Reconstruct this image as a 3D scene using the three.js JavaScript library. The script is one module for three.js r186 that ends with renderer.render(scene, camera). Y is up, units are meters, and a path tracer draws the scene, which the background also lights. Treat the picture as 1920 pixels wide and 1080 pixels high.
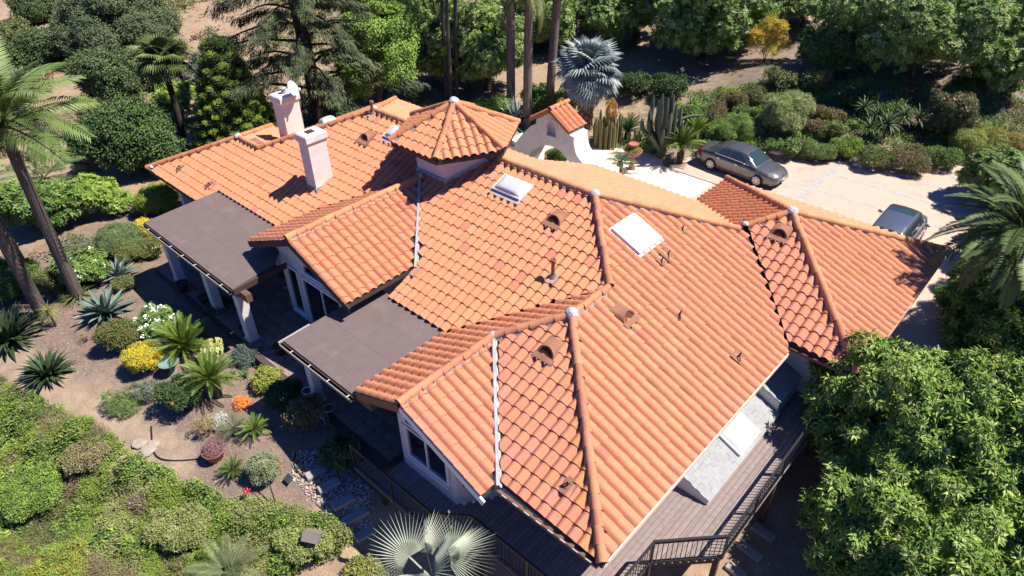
import * as THREE from 'three';
import { mergeGeometries, mergeVertices, toCreasedNormals } from 'three/addons/utils/BufferGeometryUtils.js';
import { ImprovedNoise } from 'three/addons/math/ImprovedNoise.js';
import { RoundedBoxGeometry } from 'three/addons/geometries/RoundedBoxGeometry.js';

// ---------------------------------------------------------------- camera, sky, sun, exposure
// house frame: u and v follow the building's two wall directions, h is height above the driveway; world = (u, h, -v)
const P3 = (u, v, h) => new THREE.Vector3(u, h, -v);
const scene = new THREE.Scene();
const CAM = { u: 11.7263, v: -16.6823, h: 16.8905, f: 1280.66,
  R: [0.738612, 0.673969, -0.014778], U: [-0.386574, 0.441407, 0.809766], F: [-0.55228, 0.59239, -0.586567] };
const camera = new THREE.PerspectiveCamera(45.726, 16 / 9, 0.1, 600);
camera.position.copy(P3(CAM.u, CAM.v, CAM.h));
camera.up.copy(P3(...CAM.U));
camera.lookAt(P3(CAM.u + CAM.F[0] * 10, CAM.v + CAM.F[1] * 10, CAM.h + CAM.F[2] * 10));
scene.add(camera);

// clear midday sky: deep blue overhead, paler near the horizon, brighter round the sun
const SUN = P3(0.475, 0.38, 1).normalize();
{
  const w = 256, h = 128, d = new Float32Array(w * h * 4);
  for (let j = 0; j < h; j++) for (let i = 0; i < w; i++) {
    const th = (0.5 - (j + 0.5) / h) * -Math.PI, ph = ((i + 0.5) / w) * 2 * Math.PI - Math.PI;
    const y = Math.sin(th), x = Math.cos(th) * Math.cos(ph), z = Math.cos(th) * Math.sin(ph);
    const c = Math.max(-1, Math.min(1, x * SUN.x + y * SUN.y + z * SUN.z));
    const e = Math.max(0, y), hz = Math.pow(1 - e, 4), glow = 0.05 * Math.pow((1 + c) / 2, 10);
    const g = y < 0 ? 0.45 : 1;
    d.set([(0.008 + 0.05 * hz + glow) * g, (0.052 + 0.10 * hz + glow) * g, (0.245 + 0.14 * hz + glow * 0.9) * g, 1], (j * w + i) * 4);
  }
  const t = new THREE.DataTexture(d, w, h, THREE.RGBAFormat, THREE.FloatType);
  t.mapping = THREE.EquirectangularReflectionMapping; t.magFilter = t.minFilter = THREE.LinearFilter; t.needsUpdate = true;
  scene.background = t; scene.environment = t;
  scene.backgroundIntensity = 1.0; scene.environmentIntensity = 1.0;
}
const sun = new THREE.DirectionalLight(0xfff4e6, 5.0);
sun.position.copy(SUN).multiplyScalar(90);
sun.castShadow = true;
Object.assign(sun.shadow.camera, { left: -50, right: 50, top: 50, bottom: -50, near: 10, far: 200 });
sun.shadow.mapSize.set(4096, 4096);
scene.add(sun, sun.target);
const renderer = new THREE.WebGLRenderer({ antialias: true });
renderer.setSize(1024, 576);
renderer.toneMapping = THREE.LinearToneMapping;
renderer.toneMappingExposure = 1.72;
renderer.shadowMap.enabled = true;

// ---------------------------------------------------------------- helpers
let seed = 7;
const rnd = () => { seed = (seed * 1664525 + 1013904223) >>> 0; return seed / 4294967296; };
const rr = (a, b) => a + (b - a) * rnd();
const pick = (a) => a[Math.floor(rnd() * a.length)];
const noise = new ImprovedNoise();
const nz = (x, y, z = 0) => noise.noise(x, y, z);
const fbm = (x, y, z = 0, o = 4) => { let s = 0, a = 0.5, f = 1; for (let i = 0; i < o; i++) { s += a * noise.noise(x * f, y * f, z + i * 7.3); a *= 0.5; f *= 2; } return s; };
const clamp = (x, a = 0, b = 1) => Math.max(a, Math.min(b, x));
const mix = (a, b, t) => a + (b - a) * t;
const sstep = (a, b, x) => { const t = clamp((x - a) / (b - a)); return t * t * (3 - 2 * t); };
const lin = (r, g, b) => new THREE.Color().setRGB(r, g, b);

const names = new Map();
const numbered = (n) => { const k = names.get(n) || 0; names.set(n, k + 1); return k ? `${n}_${String(k).padStart(3, '0')}` : n; };
function tag(o, label, category, group) { o.userData.label = label; o.userData.category = category; if (group) o.userData.group = group; return o; }
function thing(name, label, category, pos, group) { const g = new THREE.Group(); g.name = numbered(name); if (pos) g.position.copy(pos); scene.add(g); return tag(g, label, category, group); }
function part(name, geo, mat, parent) { const m = new THREE.Mesh(geo, mat); m.name = name; m.castShadow = m.receiveShadow = true; parent.add(m); return m; }
function struct(name, geo, mat) { const m = part(name, geo, mat, scene); m.name = numbered(name); m.userData.kind = 'structure'; return m; }
function stuffPart(m) { m.userData.kind = 'stuff'; return m; }

// pixel of the 1920 x 1080 photograph -> ray, then the point where it meets a plane or the ground
function ray(px, py) {
  const a = px - 960, b = 540 - py, d = [0, 1, 2].map((i) => CAM.F[i] * CAM.f + CAM.R[i] * a + CAM.U[i] * b);
  const l = Math.hypot(...d); return d.map((x) => x / l);
}
const along = (d, k) => ({ u: CAM.u + d[0] * k, v: CAM.v + d[1] * k, h: CAM.h + d[2] * k });
const atH = (px, py, h = 0) => { const d = ray(px, py); return along(d, (h - CAM.h) / d[2]); };
const atV = (px, py, v) => { const d = ray(px, py); return along(d, (v - CAM.v) / d[1]); };
const atU = (px, py, u) => { const d = ray(px, py); return along(d, (u - CAM.u) / d[0]); };

// geometry helpers in the house frame
function quad(a, b, c, d) { const g = new THREE.BufferGeometry(); g.setAttribute('position', new THREE.Float32BufferAttribute([a, b, c, a, c, d].flatMap((p) => [p.x, p.y, p.z]), 3)); g.computeVertexNormals(); uvFromXZ(g); return g; }
function uvFromXZ(g, s = 1) { const p = g.attributes.position, uv = []; for (let i = 0; i < p.count; i++) uv.push((p.getX(i) + p.getY(i) * 0.37) * s, (p.getZ(i) + p.getY(i) * 0.71) * s); g.setAttribute('uv', new THREE.Float32BufferAttribute(uv, 2)); return g; }
function bx(u0, u1, v0, v1, h0, h1, r = 0) {     // box between house coordinates
  const w = u1 - u0, hh = h1 - h0, d = v1 - v0;
  let g = r ? new RoundedBoxGeometry(w, hh, d, 2, Math.min(r, w / 2.1, hh / 2.1, d / 2.1)) : new THREE.BoxGeometry(w, hh, d);
  g = g.index ? g.toNonIndexed() : g;
  g.translate((u0 + u1) / 2, (h0 + h1) / 2, -(v0 + v1) / 2); boxUV(g); return g;
}
function boxUV(g) { const p = g.attributes.position, n = g.attributes.normal, uv = []; for (let i = 0; i < p.count; i++) { const ax = Math.abs(n.getX(i)), ay = Math.abs(n.getY(i)), az = Math.abs(n.getZ(i)); const x = p.getX(i), y = p.getY(i), z = p.getZ(i); if (ay >= ax && ay >= az) uv.push(x, z); else if (ax >= az) uv.push(z, y); else uv.push(x, y); } g.setAttribute('uv', new THREE.Float32BufferAttribute(uv, 2)); return g; }
function prism(poly, h0, h1) {                    // vertical prism over a polygon of [u, v]
  const s = new THREE.Shape(poly.map(([u, v]) => new THREE.Vector2(u, v)));
  const g = new THREE.ExtrudeGeometry(s, { depth: h1 - h0, bevelEnabled: false });
  g.rotateX(-Math.PI / 2); g.translate(0, h0, 0); return boxUV(g.index ? g.toNonIndexed() : g);
}
function bar(a, b, w, h = w) {                    // rectangular bar from a to b
  const d = b.clone().sub(a), l = d.length(), g = new THREE.BoxGeometry(w, h, l).toNonIndexed();
  const m = new THREE.Matrix4().lookAt(new THREE.Vector3(), d, Math.abs(d.y) > l * 0.95 ? new THREE.Vector3(1, 0, 0) : new THREE.Vector3(0, 1, 0));
  g.applyMatrix4(m); g.translate((a.x + b.x) / 2, (a.y + b.y) / 2, (a.z + b.z) / 2); return g;
}
function tube(pts, r0, r1, seg = 8, radial = 7) {
  const c = pts.length === 2 ? new THREE.LineCurve3(pts[0], pts[1]) : new THREE.CatmullRomCurve3(pts);
  const g = new THREE.TubeGeometry(c, seg, 1, radial, false), p = g.attributes.position, fr = [];
  for (let i = 0; i <= seg; i++) fr.push(c.getPointAt(i / seg));
  for (let i = 0; i < p.count; i++) { const k = Math.floor(i / (radial + 1)), ctr = fr[k], r = typeof r1 === 'function' ? r1(k / seg) : mix(r0, r1, k / seg); p.setXYZ(i, ctr.x + (p.getX(i) - ctr.x) * r, ctr.y + (p.getY(i) - ctr.y) * r, ctr.z + (p.getZ(i) - ctr.z) * r); }
  g.computeVertexNormals(); return g.toNonIndexed();
}
function lathe(prof, seg = 20) { return new THREE.LatheGeometry(prof.map(([r, y]) => new THREE.Vector2(r, y)), seg).toNonIndexed(); }
const merge = (a) => { const gs = a.map((g) => (g.index ? g.toNonIndexed() : g)); for (const g of gs) { if (!g.attributes.uv) uvFromXZ(g); if (!g.attributes.normal) g.computeVertexNormals(); for (const k of Object.keys(g.attributes)) if (!['position', 'normal', 'uv', 'color'].includes(k)) g.deleteAttribute(k); } return mergeGeometries(gs); };
function paint(g, c) { const n = g.attributes.position.count, a = new Float32Array(n * 3); for (let i = 0; i < n; i++) { a[i * 3] = c.r; a[i * 3 + 1] = c.g; a[i * 3 + 2] = c.b; } g.setAttribute('color', new THREE.BufferAttribute(a, 3)); return g; }

// textures: fn(x, y) in 0..1 -> [r, g, b] 0..1 (sRGB) or a number; tiles by wrapping noise
function tex(size, fn, rep = 1, color = true) {
  const d = new Uint8Array(size * size * 4);
  for (let j = 0; j < size; j++) for (let i = 0; i < size; i++) { const c = fn(i / size, j / size); const [r, g, b] = typeof c === 'number' ? [c, c, c] : c; d.set([clamp(r) * 255, clamp(g) * 255, clamp(b) * 255, 255], (j * size + i) * 4); }
  const t = new THREE.DataTexture(d, size, size); t.wrapS = t.wrapT = THREE.RepeatWrapping; t.magFilter = THREE.LinearFilter; t.minFilter = THREE.LinearMipmapLinearFilter; t.generateMipmaps = true;
  if (color) t.colorSpace = THREE.SRGBColorSpace; t.repeat.set(rep, rep); t.needsUpdate = true; return t;
}
const tnoise = (x, y, f, s = 0) => {            // seamless noise
  const w = (a, b) => noise.noise(a * f, b * f, s);
  return (w(x, y) * (1 - x) * (1 - y) + w(x - 1, y) * x * (1 - y) + w(x, y - 1) * (1 - x) * y + w(x - 1, y - 1) * x * y) * 1.3;
};
const tfbm = (x, y, f, s = 0, o = 4) => { let v = 0, a = 0.55; for (let i = 0; i < o; i++) { v += a * tnoise(x, y, f * 2 ** i, s + i * 3.7); a *= 0.55; } return v; };
const hash = (i, j) => { let h = (i * 374761393 + j * 668265263) | 0; h = (h ^ (h >>> 13)) * 1274126177 | 0; return ((h ^ (h >>> 16)) >>> 0) / 4294967296; };

const T = {};
T.stucco = tex(256, (x, y) => { const n = 0.93 + 0.07 * tfbm(x, y, 6) + 0.05 * (hash(x * 256 | 0, y * 256 | 0) - 0.5); return n; }, 0.5);
T.stuccoBump = tex(256, (x, y) => 0.5 + 0.5 * tfbm(x, y, 30, 3), 0.8, false);
T.tile = tex(256, (x, y) => { const n = 0.93 + 0.06 * tfbm(x, y, 5) + 0.06 * tfbm(x * 1, y, 26, 4, 2) - 0.22 * clamp(tfbm(x, y, 34, 15, 2) * 2.2 - 0.75) + 0.06 * (hash(x * 256 | 0, (y * 256) | 0) - 0.5); return [n, n * (1 + 0.03 * tnoise(x, y, 9, 8)), n * (1 + 0.05 * tnoise(x, y, 9, 9))]; }, 0.7);
T.tileBump = tex(256, (x, y) => 0.5 + 0.4 * tfbm(x, y, 24, 2, 3), 1.2, false);
T.grain = tex(256, (x, y) => { const n = 0.86 + 0.14 * tfbm(x, y * 1, 6, 1) + 0.12 * (hash(x * 256 | 0, 3) - 0.5) + 0.06 * (hash(x * 256 | 0, y * 256 | 0) - 0.5); return n; }, 1);
T.speck = tex(256, (x, y) => { const n = 0.85 + 0.16 * tfbm(x, y, 7, 5) + 0.26 * (hash(x * 256 | 0, y * 256 | 0) - 0.5); return n; }, 0.5);
T.speckBump = tex(256, (x, y) => 0.5 + 0.3 * tfbm(x, y, 20, 1, 3) + 0.4 * (hash(x * 256 | 0, y * 256 | 0) - 0.5), 0.5, false);
T.bark = tex(256, (x, y) => { const n = 0.75 + 0.25 * tfbm(x, y, 12, 3) + 0.15 * Math.sin(y * 6.283 * 20 + 2 * tnoise(x, y, 6)); return n; }, 1);
const std = (c, rough = 0.85, o = {}) => new THREE.MeshStandardMaterial({ color: c, roughness: rough, side: THREE.DoubleSide, ...o });
// ---------------------------------------------------------------- ground heights
const CTRL = [
  // driveway, forecourt
  [-8, 12, 0], [-3, 13, 0], [-3, 16, 0], [3, 12, 0], [3, 17, 0], [8, 16, 0], [8, 21, 0], [6, 25, 0], [1, 20.5, 0], [9.5, 11, 0], [10.5, 8, 0], [11, 14, 0], [-12, 11, 0.1], [0, 10, 0],
  [-9, 15, 0.1], [-6, 18, 0.15],
  // under the house and patio
  [-18, -3, 0.45], [-10, 0, 0.4], [0, 0, 0.3], [-5, -7, 0.5], [-15, -8, 0.55], [-20, -8, 0.5], [-10, -9.4, 0.52], [-3.5, -9.4, 0.42],
  // planted garden below the patio
  [-17, -11, 0.45], [-12, -12, 0.32], [-8, -11.5, 0.28], [-5, -11, 0.2], [-14, -15, 0.05], [-10, -15, -0.1], [-6, -13.5, -0.15], [-3, -12, -0.2], [-1.5, -10.6, -0.1], [-20, -14, 0.1],
  // slope that falls away in front
  [-12, -18.5, -1.2], [-7, -17, -1.4], [-3, -15, -1.5], [0, -13, -1.6], [3, -12, -1.9], [7, -11, -2.1], [0, -17, -3.2], [-8, -21, -3.2], [6, -15, -3.4], [-16, -21, -2],
  // right of the deck
  [9.6, -7, -2.0], [9.6, -3, -1.7], [9.4, 1, -1.2], [10, 4, -0.5], [12, 0, -1.6], [13, 6, -0.6], [14, -6, -2.4], [15, 12, -0.2], [14, 18, 0.1],
  // left and behind the left wing
  [-24, -5, 0.3], [-23, 3, 0.45], [-28, -12, -0.2], [-34, -6, -0.2], [-30, 4, 0.3], [-27, 12, 0.9], [-20, 9, 0.5], [-38, 10, 0.8], [-45, -5, -0.8], [-42, 25, 2.4], [-55, 12, 1.5], [-70, 30, 5], [-60, 55, 9], [-95, 40, 12],
  [-16, 13, 0.4], [-18, 20, 1.0], [-13, 24, 1.6], [-22, 34, 3.0],
  // bank above the driveway, orchard beyond
  [-7, 22, 1.1], [-2, 22.5, 1.0], [1, 24.5, 1.0], [5, 29, 1.1], [9, 33, 1.2], [-5, 27, 2.3], [0, 29.5, 2.5], [5, 34, 2.7], [12, 38, 2.4], [17, 32, 1.0],
  [-10, 36, 3.4], [2, 42, 4.0], [15, 50, 4.6], [-15, 55, 6.0], [10, 70, 8.5], [-30, 75, 9], [35, 60, 5], [30, 30, 0.6], [40, 10, -0.5], [30, -15, -3], [60, 60, 6], [0, 110, 16], [-60, 110, 18], [70, 110, 14],
];
function H(u, v) {
  let s = 0, w = 0;
  for (const [a, b, c] of CTRL) { const d2 = (a - u) ** 2 + (b - v) ** 2 + 0.6; const k = 1 / (d2 * Math.sqrt(d2)); s += c * k; w += k; }
  return s / w;
}
function at(px, py, up = 0) {                    // where the ray of a pixel first meets the ground (raised by up)
  const d = ray(px, py); let k = 8, prev = 8;
  for (; k < 220; k += 0.4) { const p = along(d, k); if (p.h <= H(p.u, p.v) + up) break; prev = k; }
  let lo = prev, hi = k; for (let i = 0; i < 12; i++) { const m = (lo + hi) / 2, p = along(d, m); if (p.h <= H(p.u, p.v) + up) hi = m; else lo = m; }
  return along(d, hi);
}
const proj = (u, v, h) => { const d = [u - CAM.u, v - CAM.v, h - CAM.h], dot = (a) => a[0] * d[0] + a[1] * d[1] + a[2] * d[2], z = dot(CAM.F); return [960 + CAM.f * dot(CAM.R) / z, 540 - CAM.f * dot(CAM.U) / z]; };
const pxm = (p) => CAM.f / Math.hypot(p.u - CAM.u, p.v - CAM.v, p.h - CAM.h);   // photo pixels per metre at a point

const DRIVE = [[-5.4, 15.2], [-5.0, 16.9], [-2, 18.6], [1.2, 21.1], [4, 23.4], [6.6, 25.3], [8.3, 25.0], [9.0, 22], [9.2, 17], [9.4, 12], [10.8, 8.4], [10.4, 5.6], [9.2, 5.6], [8.0, 7.0], [-2.5, 7.5], [-2.5, 14.36], [-5.3, 14.36]], COURT = [[-13.5, 2.5], [-2.504, 2.5], [-2.504, 14.3], [-5.6, 14.4], [-6.4, 15.6], [-9.2, 14.6], [-10.5, 13.4], [-13.5, 13.2]];
const inPlan = (P, x, y) => { let c = false; for (let i = 0, j = P.length - 1; i < P.length; j = i++) { const [xi, yi] = P[i], [xj, yj] = P[j]; if ((yi > y) !== (yj > y) && x < (xj - xi) * (y - yi) / (yj - yi) + xi) c = !c; } return c; };
const inDrive = (u, v) => [DRIVE, COURT].some((P) => inPlan(P, u, v));
// what the ground is made of: bark mulch in the planting beds, worn pale path, dry grass and bare tan earth elsewhere
const PATH = [[0, 660], [60, 715], [150, 750], [215, 790], [270, 835], [330, 862]].map(([x, y]) => at(x, y));
function distPath(u, v) { let m = 99; for (let i = 0; i + 1 < PATH.length; i++) { const a = PATH[i], b = PATH[i + 1], dx = b.u - a.u, dy = b.v - a.v, t = clamp(((u - a.u) * dx + (v - a.v) * dy) / (dx * dx + dy * dy)); m = Math.min(m, Math.hypot(u - a.u - dx * t, v - a.v - dy * t)); } return m; }
function groundColor(u, v) {
  const n = fbm(u * 0.35, v * 0.35, 2), n2 = fbm(u * 1.3, v * 1.3, 5), n3 = fbm(u * 3.7, v * 3.7, 9, 3), n4 = fbm(u * 0.11, v * 0.11, 4, 3);
  const mulch = [0.27, 0.20, 0.165], pale = [0.44, 0.34, 0.245], dry = [0.47, 0.355, 0.24], bare = [0.43, 0.295, 0.205], weed = [0.25, 0.235, 0.11], dark = [0.18, 0.13, 0.10];
  const garden = sstep(-25, -20, u) * sstep(-6, -7.5, v) * sstep(-1, -2, u);
  const bank = sstep(17.5, 20, v + u * -0.75 + 2) * sstep(40, 33, v) * sstep(-12, -7, u);
  let c = dry.map((x, i) => mix(x, bare[i], clamp(0.5 + n * 1.6)));
  c = c.map((x, i) => mix(x, weed[i], clamp((n2 + n4 - 0.02) * 2.2) * 0.75));
  c = c.map((x, i) => mix(x, mix(mulch[i], dark[i], clamp(n3 * 1.3)), garden * clamp(0.9 + n * 0.5)));
  c = c.map((x, i) => mix(x, mix(0.27 - i * 0.05, mulch[i], 0.45 + n2), bank * 0.85));
  const pw = sstep(1.2, 0.35, distPath(u, v) + n2 * 0.7);
  c = c.map((x, i) => mix(x, pale[i], pw * 0.9));
  const k = 1 + n3 * 0.35 + n2 * 0.2; return c.map((x) => clamp(x * k, 0.02, 0.8));
}
{
  const axis = (lo, a, b, hi, fine) => { const r = []; let x = a, s = fine; const left = []; while (x > lo) { s *= 1.12; x -= s; left.push(x); } r.push(...left.reverse()); for (x = a; x < b; x += fine) r.push(x); s = fine; while (x < hi) { r.push(x); s *= 1.12; x += s; } return r; };
  const us = axis(-190, -30, 16, 190, 0.24), vs = axis(-60, -23, 40, 240, 0.24), nu = us.length, nv = vs.length;
  const pos = new Float32Array(nu * nv * 3), col = new Float32Array(nu * nv * 3), uv = new Float32Array(nu * nv * 2), idx = [];
  for (let j = 0; j < nv; j++) for (let i = 0; i < nu; i++) {
    const u = us[i], v = vs[j], k = j * nu + i, far = Math.hypot(u, v) > 60;
    let h = H(u, v); const paved = u > -13 && u < 13 && v > 2 && v < 27;
    if (inDrive(u, v)) h = Math.min(h, -0.12); else h = Math.max(h, -9);
    h += (paved ? -0.03 : 0.05 * fbm(u * 0.7, v * 0.7, 1, 3)) + (far ? 1.2 * fbm(u * 0.05, v * 0.05, 3) : 0) - (u > -20 && u < 6 && v > -9.3 && v < 6 ? 0.1 : 0);
    pos.set([u, h, -v], k * 3); col.set(groundColor(u, v), k * 3); uv.set([u * 0.6, v * 0.6], k * 2);
    if (i + 1 < nu && j + 1 < nv) idx.push(k, k + 1, k + nu, k + 1, k + nu + 1, k + nu);
  }
  const g = new THREE.BufferGeometry(); g.setAttribute('position', new THREE.BufferAttribute(pos, 3)); g.setAttribute('color', new THREE.BufferAttribute(col, 3)); g.setAttribute('uv', new THREE.BufferAttribute(uv, 2)); g.setIndex(idx); g.computeVertexNormals();
  struct('ground', g, new THREE.MeshStandardMaterial({ vertexColors: true, map: T.speck, bumpMap: T.speckBump, bumpScale: 0.03, roughness: 0.97, side: THREE.DoubleSide }));
}
// ---------------------------------------------------------------- the house: roof slopes and their clay tiles
const RT = 0.4242, RZ = 5.9345, KS = Math.sqrt(1 + RT * RT);
const house = thing('tiled_house', 'sprawling white stucco house under an orange clay barrel tile roof', 'house', P3(-5, -2, 0));
const HP = house.position;
const hpart = (name, geo, mat, parent = house) => { if (parent === house) { geo.translate(-HP.x, -HP.y, -HP.z); } return part(name, geo, mat, parent); };
const M = {
  wall: std(lin(0.80, 0.775, 0.76), 0.9, { map: T.stucco, bumpMap: T.stuccoBump, bumpScale: 0.004 }),
  pink: std(lin(0.79, 0.77, 0.76), 0.9, { map: T.stucco, bumpMap: T.stuccoBump, bumpScale: 0.005 }),
  trim: std(lin(0.76, 0.76, 0.76), 0.6),
  deckwood: std(lin(0.075, 0.045, 0.035), 0.85, { map: T.grain }),
  underlay: std(lin(0.055, 0.042, 0.04), 0.9),
  mortar: std(lin(0.46, 0.43, 0.41), 0.95, { map: T.speck }),
  mortarPale: std(lin(0.66, 0.65, 0.66), 0.9, { map: T.speck }),
  flash: std(lin(0.52, 0.53, 0.54), 0.55, { map: T.speck }),
  rust: std(lin(0.30, 0.115, 0.06), 0.85, { map: T.speck }),
  louver: std(lin(0.06, 0.025, 0.016), 0.8),
  dome: new THREE.MeshPhysicalMaterial({ color: lin(0.66, 0.67, 0.68), map: T.stucco, roughness: 0.22, clearcoat: 0.6 }),
  glass: new THREE.MeshPhysicalMaterial({ color: lin(0.01, 0.012, 0.015), roughness: 0.04, metalness: 0, clearcoat: 1, side: THREE.DoubleSide }),
  bitumen: std(lin(0.145, 0.108, 0.112), 0.92, { map: T.speck }),
  tileMerged: std(0xffffff, 0.9, { vertexColors: true, map: T.tile, bumpMap: T.tileBump, bumpScale: 0.003 }),
};
const TW = 0.322, TL = 0.385 / KS;               // tile width along the eave, exposed length in plan
const PROF = [];                                  // S-shaped cross-section of one tile
for (let i = 0; i <= 7; i++) { const a = i / 7; PROF.push([a * 0.76 * TW, 0.096 * Math.pow(Math.sin(Math.PI * a), 0.72)]); }
PROF.push([0.84 * TW, -0.016], [0.92 * TW, -0.016], [1.0 * TW, 0]);
function tileTris(lift = 0.036, tipN = 0) {       // list of triangles of [x, s, n] for one tile
  const out = [], L = TL * 1.06, th = 0.019;
  for (let i = 0; i + 1 < PROF.length; i++) {
    const [x0, n0] = PROF[i], [x1, n1] = PROF[i + 1];
    const a = [x0, -0.012, n0 + lift], b = [x1, -0.012, n1 + lift], c = [x1, L, n1 + tipN], d = [x0, L, n0 + tipN];
    out.push([a, b, c], [a, c, d]);
    const e = [x0, -0.012, n0 + lift - th], f = [x1, -0.012, n1 + lift - th];
    out.push([e, f, b], [e, b, a]);
  }
  return out;
}
const TT = tileTris();
const slopes = [];
function slope(name, faces, eave, zE, polys, color, o = {}) {
  const F4 = { '-v': [[1, 0], [0, 1]], '+v': [[-1, 0], [0, -1]], '+u': [[0, 1], [-1, 0]], '-u': [[0, -1], [1, 0]] };
  let A, B, base; if (typeof faces === 'string') { [A, B] = F4[faces]; base = faces[1] === 'v' ? [0, eave] : [eave, 0]; } else { ({ A, B, base } = faces); }
  const s = { name, A, B, base, zE, t: o.t || RT, color, ...o };
  s.ar = (u, v) => [(u - base[0]) * A[0] + (v - base[1]) * A[1], (u - base[0]) * B[0] + (v - base[1]) * B[1]];
  const k = Math.sqrt(1 + s.t * s.t); s.N = [-s.t * B[0] / k, -s.t * B[1] / k, 1 / k];
  s.pt = (a, r, n = 0) => P3(base[0] + A[0] * a + B[0] * r + s.N[0] * n, base[1] + A[1] * a + B[1] * r + s.N[1] * n, zE + s.t * r + s.N[2] * n);
  s.up = P3(...s.N);
  s.polys = polys.map((p) => { const q = p.map(([u, v]) => s.ar(u, v)); let ar = 0; q.forEach((c, i) => { const d = q[(i + 1) % q.length]; ar += c[0] * d[1] - d[0] * c[1]; }); return ar < 0 ? q.reverse() : q; });
  s.pix = (px, py) => { const d = ray(px, py), n = s.N, b = [base[0], base[1], zE], k2 = (n[0] * (b[0] - CAM.u) + n[1] * (b[1] - CAM.v) + n[2] * (b[2] - CAM.h)) / (n[0] * d[0] + n[1] * d[1] + n[2] * d[2]); const p = along(d, k2); return s.ar(p.u, p.v); };
  slopes.push(s); return s;
}
// strips: columns of [coordinate, low, high] -> convex quads; along 'u' or 'v'
function strips(axis, rows) { const out = []; for (let i = 0; i + 1 < rows.length; i++) { const [c0, l0, h0, L0, H0] = rows[i], [c1, l1, h1] = rows[i + 1]; if (c1 - c0 < 1e-4) continue; const la = L0 ?? l0, ha = H0 ?? h0; const q = axis === 'u' ? [[c0, la], [c1, l1], [c1, h1], [c0, ha]] : [[la, c0], [l1, c1], [h1, c1], [ha, c0]]; out.push(q.filter((p, k2) => { const n = q[(k2 + 1) % 4]; return Math.hypot(p[0] - n[0], p[1] - n[1]) > 1e-4; })); } return out; }
const hM = (v) => RZ + RT * v, hR = (u) => RZ - RT * u;
const C = { apricot: [0.63, 0.285, 0.14], orange: [0.61, 0.255, 0.125], salmon: [0.60, 0.265, 0.138], rose: [0.57, 0.245, 0.138], pale: [0.64, 0.31, 0.16], deep: [0.53, 0.195, 0.09] };
const g1 = 0.12;                                  // tiles stop short of the white valley gutters
const SM = slope('roof_slope', '-v', -6.86, hM(-6.86), strips('u', [
  [-20.33, -6.86, -6.86], [-17.17, -6.86, -3.7], [-15.39, -6.86, -3.7], [-15.12, -6.86, -3.43, -6.05, -3.43], [-11.69, -6.05, 0], [-9.65, -6.05, 0, -4.83, 0], [-6.7, -1.88 + 0.12, 0], [-3.7, -4.88 + 0.12, 0, -6.1, 0], [-1, -6.1, 0], [0, -5.18, 0], [2.591, -2.591, -2.591]]), C.apricot, { odd: 0.022 });
const SN = slope('roof_slope', '+v', 6.62, hM(-6.62), strips('u', [[-16.7, 5.01, 5.05], [-11.69, 0, 5.05], [-8.2, 0, 5.05, 0, 2.6], [-4.72, 0, 2.6, 0, 6.62], [0, 0, 6.62], [0.723, 0.723, 6.62], [3.67, 3.67, 3.67]]), C.pale);
const SN2 = slope('roof_slope', '+v', -0.22, RZ - RT * 7.18, strips('u', [[-20.65, -0.22, -0.22], [-18.87, -2.0, -0.22], [-17.17, -3.7, -1.92], [-15.39, -3.7, -3.7]]), C.pale);
const SW = slope('roof_slope', '-u', -18.87, RZ - RT * 7.18, strips('v', [[-3.7, -15.39, -15.39], [-0.22, -18.87, -11.91], [0, -18.87, -11.69], [5.05, -18.87, -16.74]]), C.pale);
const SW2 = slope('roof_slope', '-u', -20.33, hM(-6.86), strips('v', [[-6.86, -20.33, -20.33], [-3.7, -20.33, -17.17], [-0.54, -20.33, -20.33]]), C.pale);
const SR = slope('roof_slope', '+u', 7.172, hR(7.172), strips('v', [[-9.0, 7.168, 7.172], [-4.423, 2.591, 7.172], [-2.591, 2.591, 7.172], [0, 0, 7.172], [0.58, 0.58, 7.172], [3.876, 3.876, 3.876]]), C.salmon, { odd: 0.007 });
const SQ = slope('roof_slope', '-u', -1.0, 4.831 + RT * -3.591, strips('v', [[-9.571, -1.0, 1.01], [-6.18, -1.0, 1.01], [-6.004, -0.82, 1.01], [-4.423, 0.759, 2.591], [-2.591, 2.591, 2.591]]), C.orange);
const ST = slope('roof_slope', '-v', -9.0, 4.831 - RT * 4.577, strips('u', [[1.01 + g1, -6.004 + g1, -6.004 + g1], [2.591, -7.585 + g1, -4.423], [4.006, -9.0 + g1, -5.838], [7.172, -9.0, -9.0]]), C.rose, { odd: 0.0, hipTint: true });
const SS = slope('roof_slope', '+u', 4.006, 4.161 - RT * 2.996, strips('v', [[-9.571, 1.01, 4.006 - g1], [-9.0, 1.01, 4.006 - g1], [-6.004 - g1, 1.01, 1.01]]), C.rose);
const SP = slope('roof_slope', '+u', -3.7, 5.13 - RT * 3.0, strips('v', [[-7.72, -6.7, -3.7 - g1], [-4.88, -6.7, -3.7 - g1], [-1.88 - g1, -6.7, -6.7]]), C.orange, { odd: 0.02 });
const SPL = slope('roof_slope', '-u', -9.7, 5.13 - RT * 3.0, strips('v', [[-7.72, -9.7, -6.7], [-4.88, -9.7, -6.7], [-1.88, -6.7, -6.7]]), C.orange);
const GA = [4.765, 5.174], GZ = 4.837;
const S3 = slope('roof_slope', '-v', 0.774, GZ - RT * 4.4, strips('u', [[3.67 + g1, 4.082, 4.082], [4.765, 2.987 + g1, 5.174], [6.978, 0.774 + g1, 2.961], [9.165, 0.774, 0.774]]), C.rose, { odd: 0.0 });
const S4 = slope('roof_slope', '+u', 9.165, GZ - RT * 4.4, strips('v', [[0.774, 9.165, 9.165], [5.174, 4.765, 9.165], [9.574, 9.165, 9.165]]), C.salmon);
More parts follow.
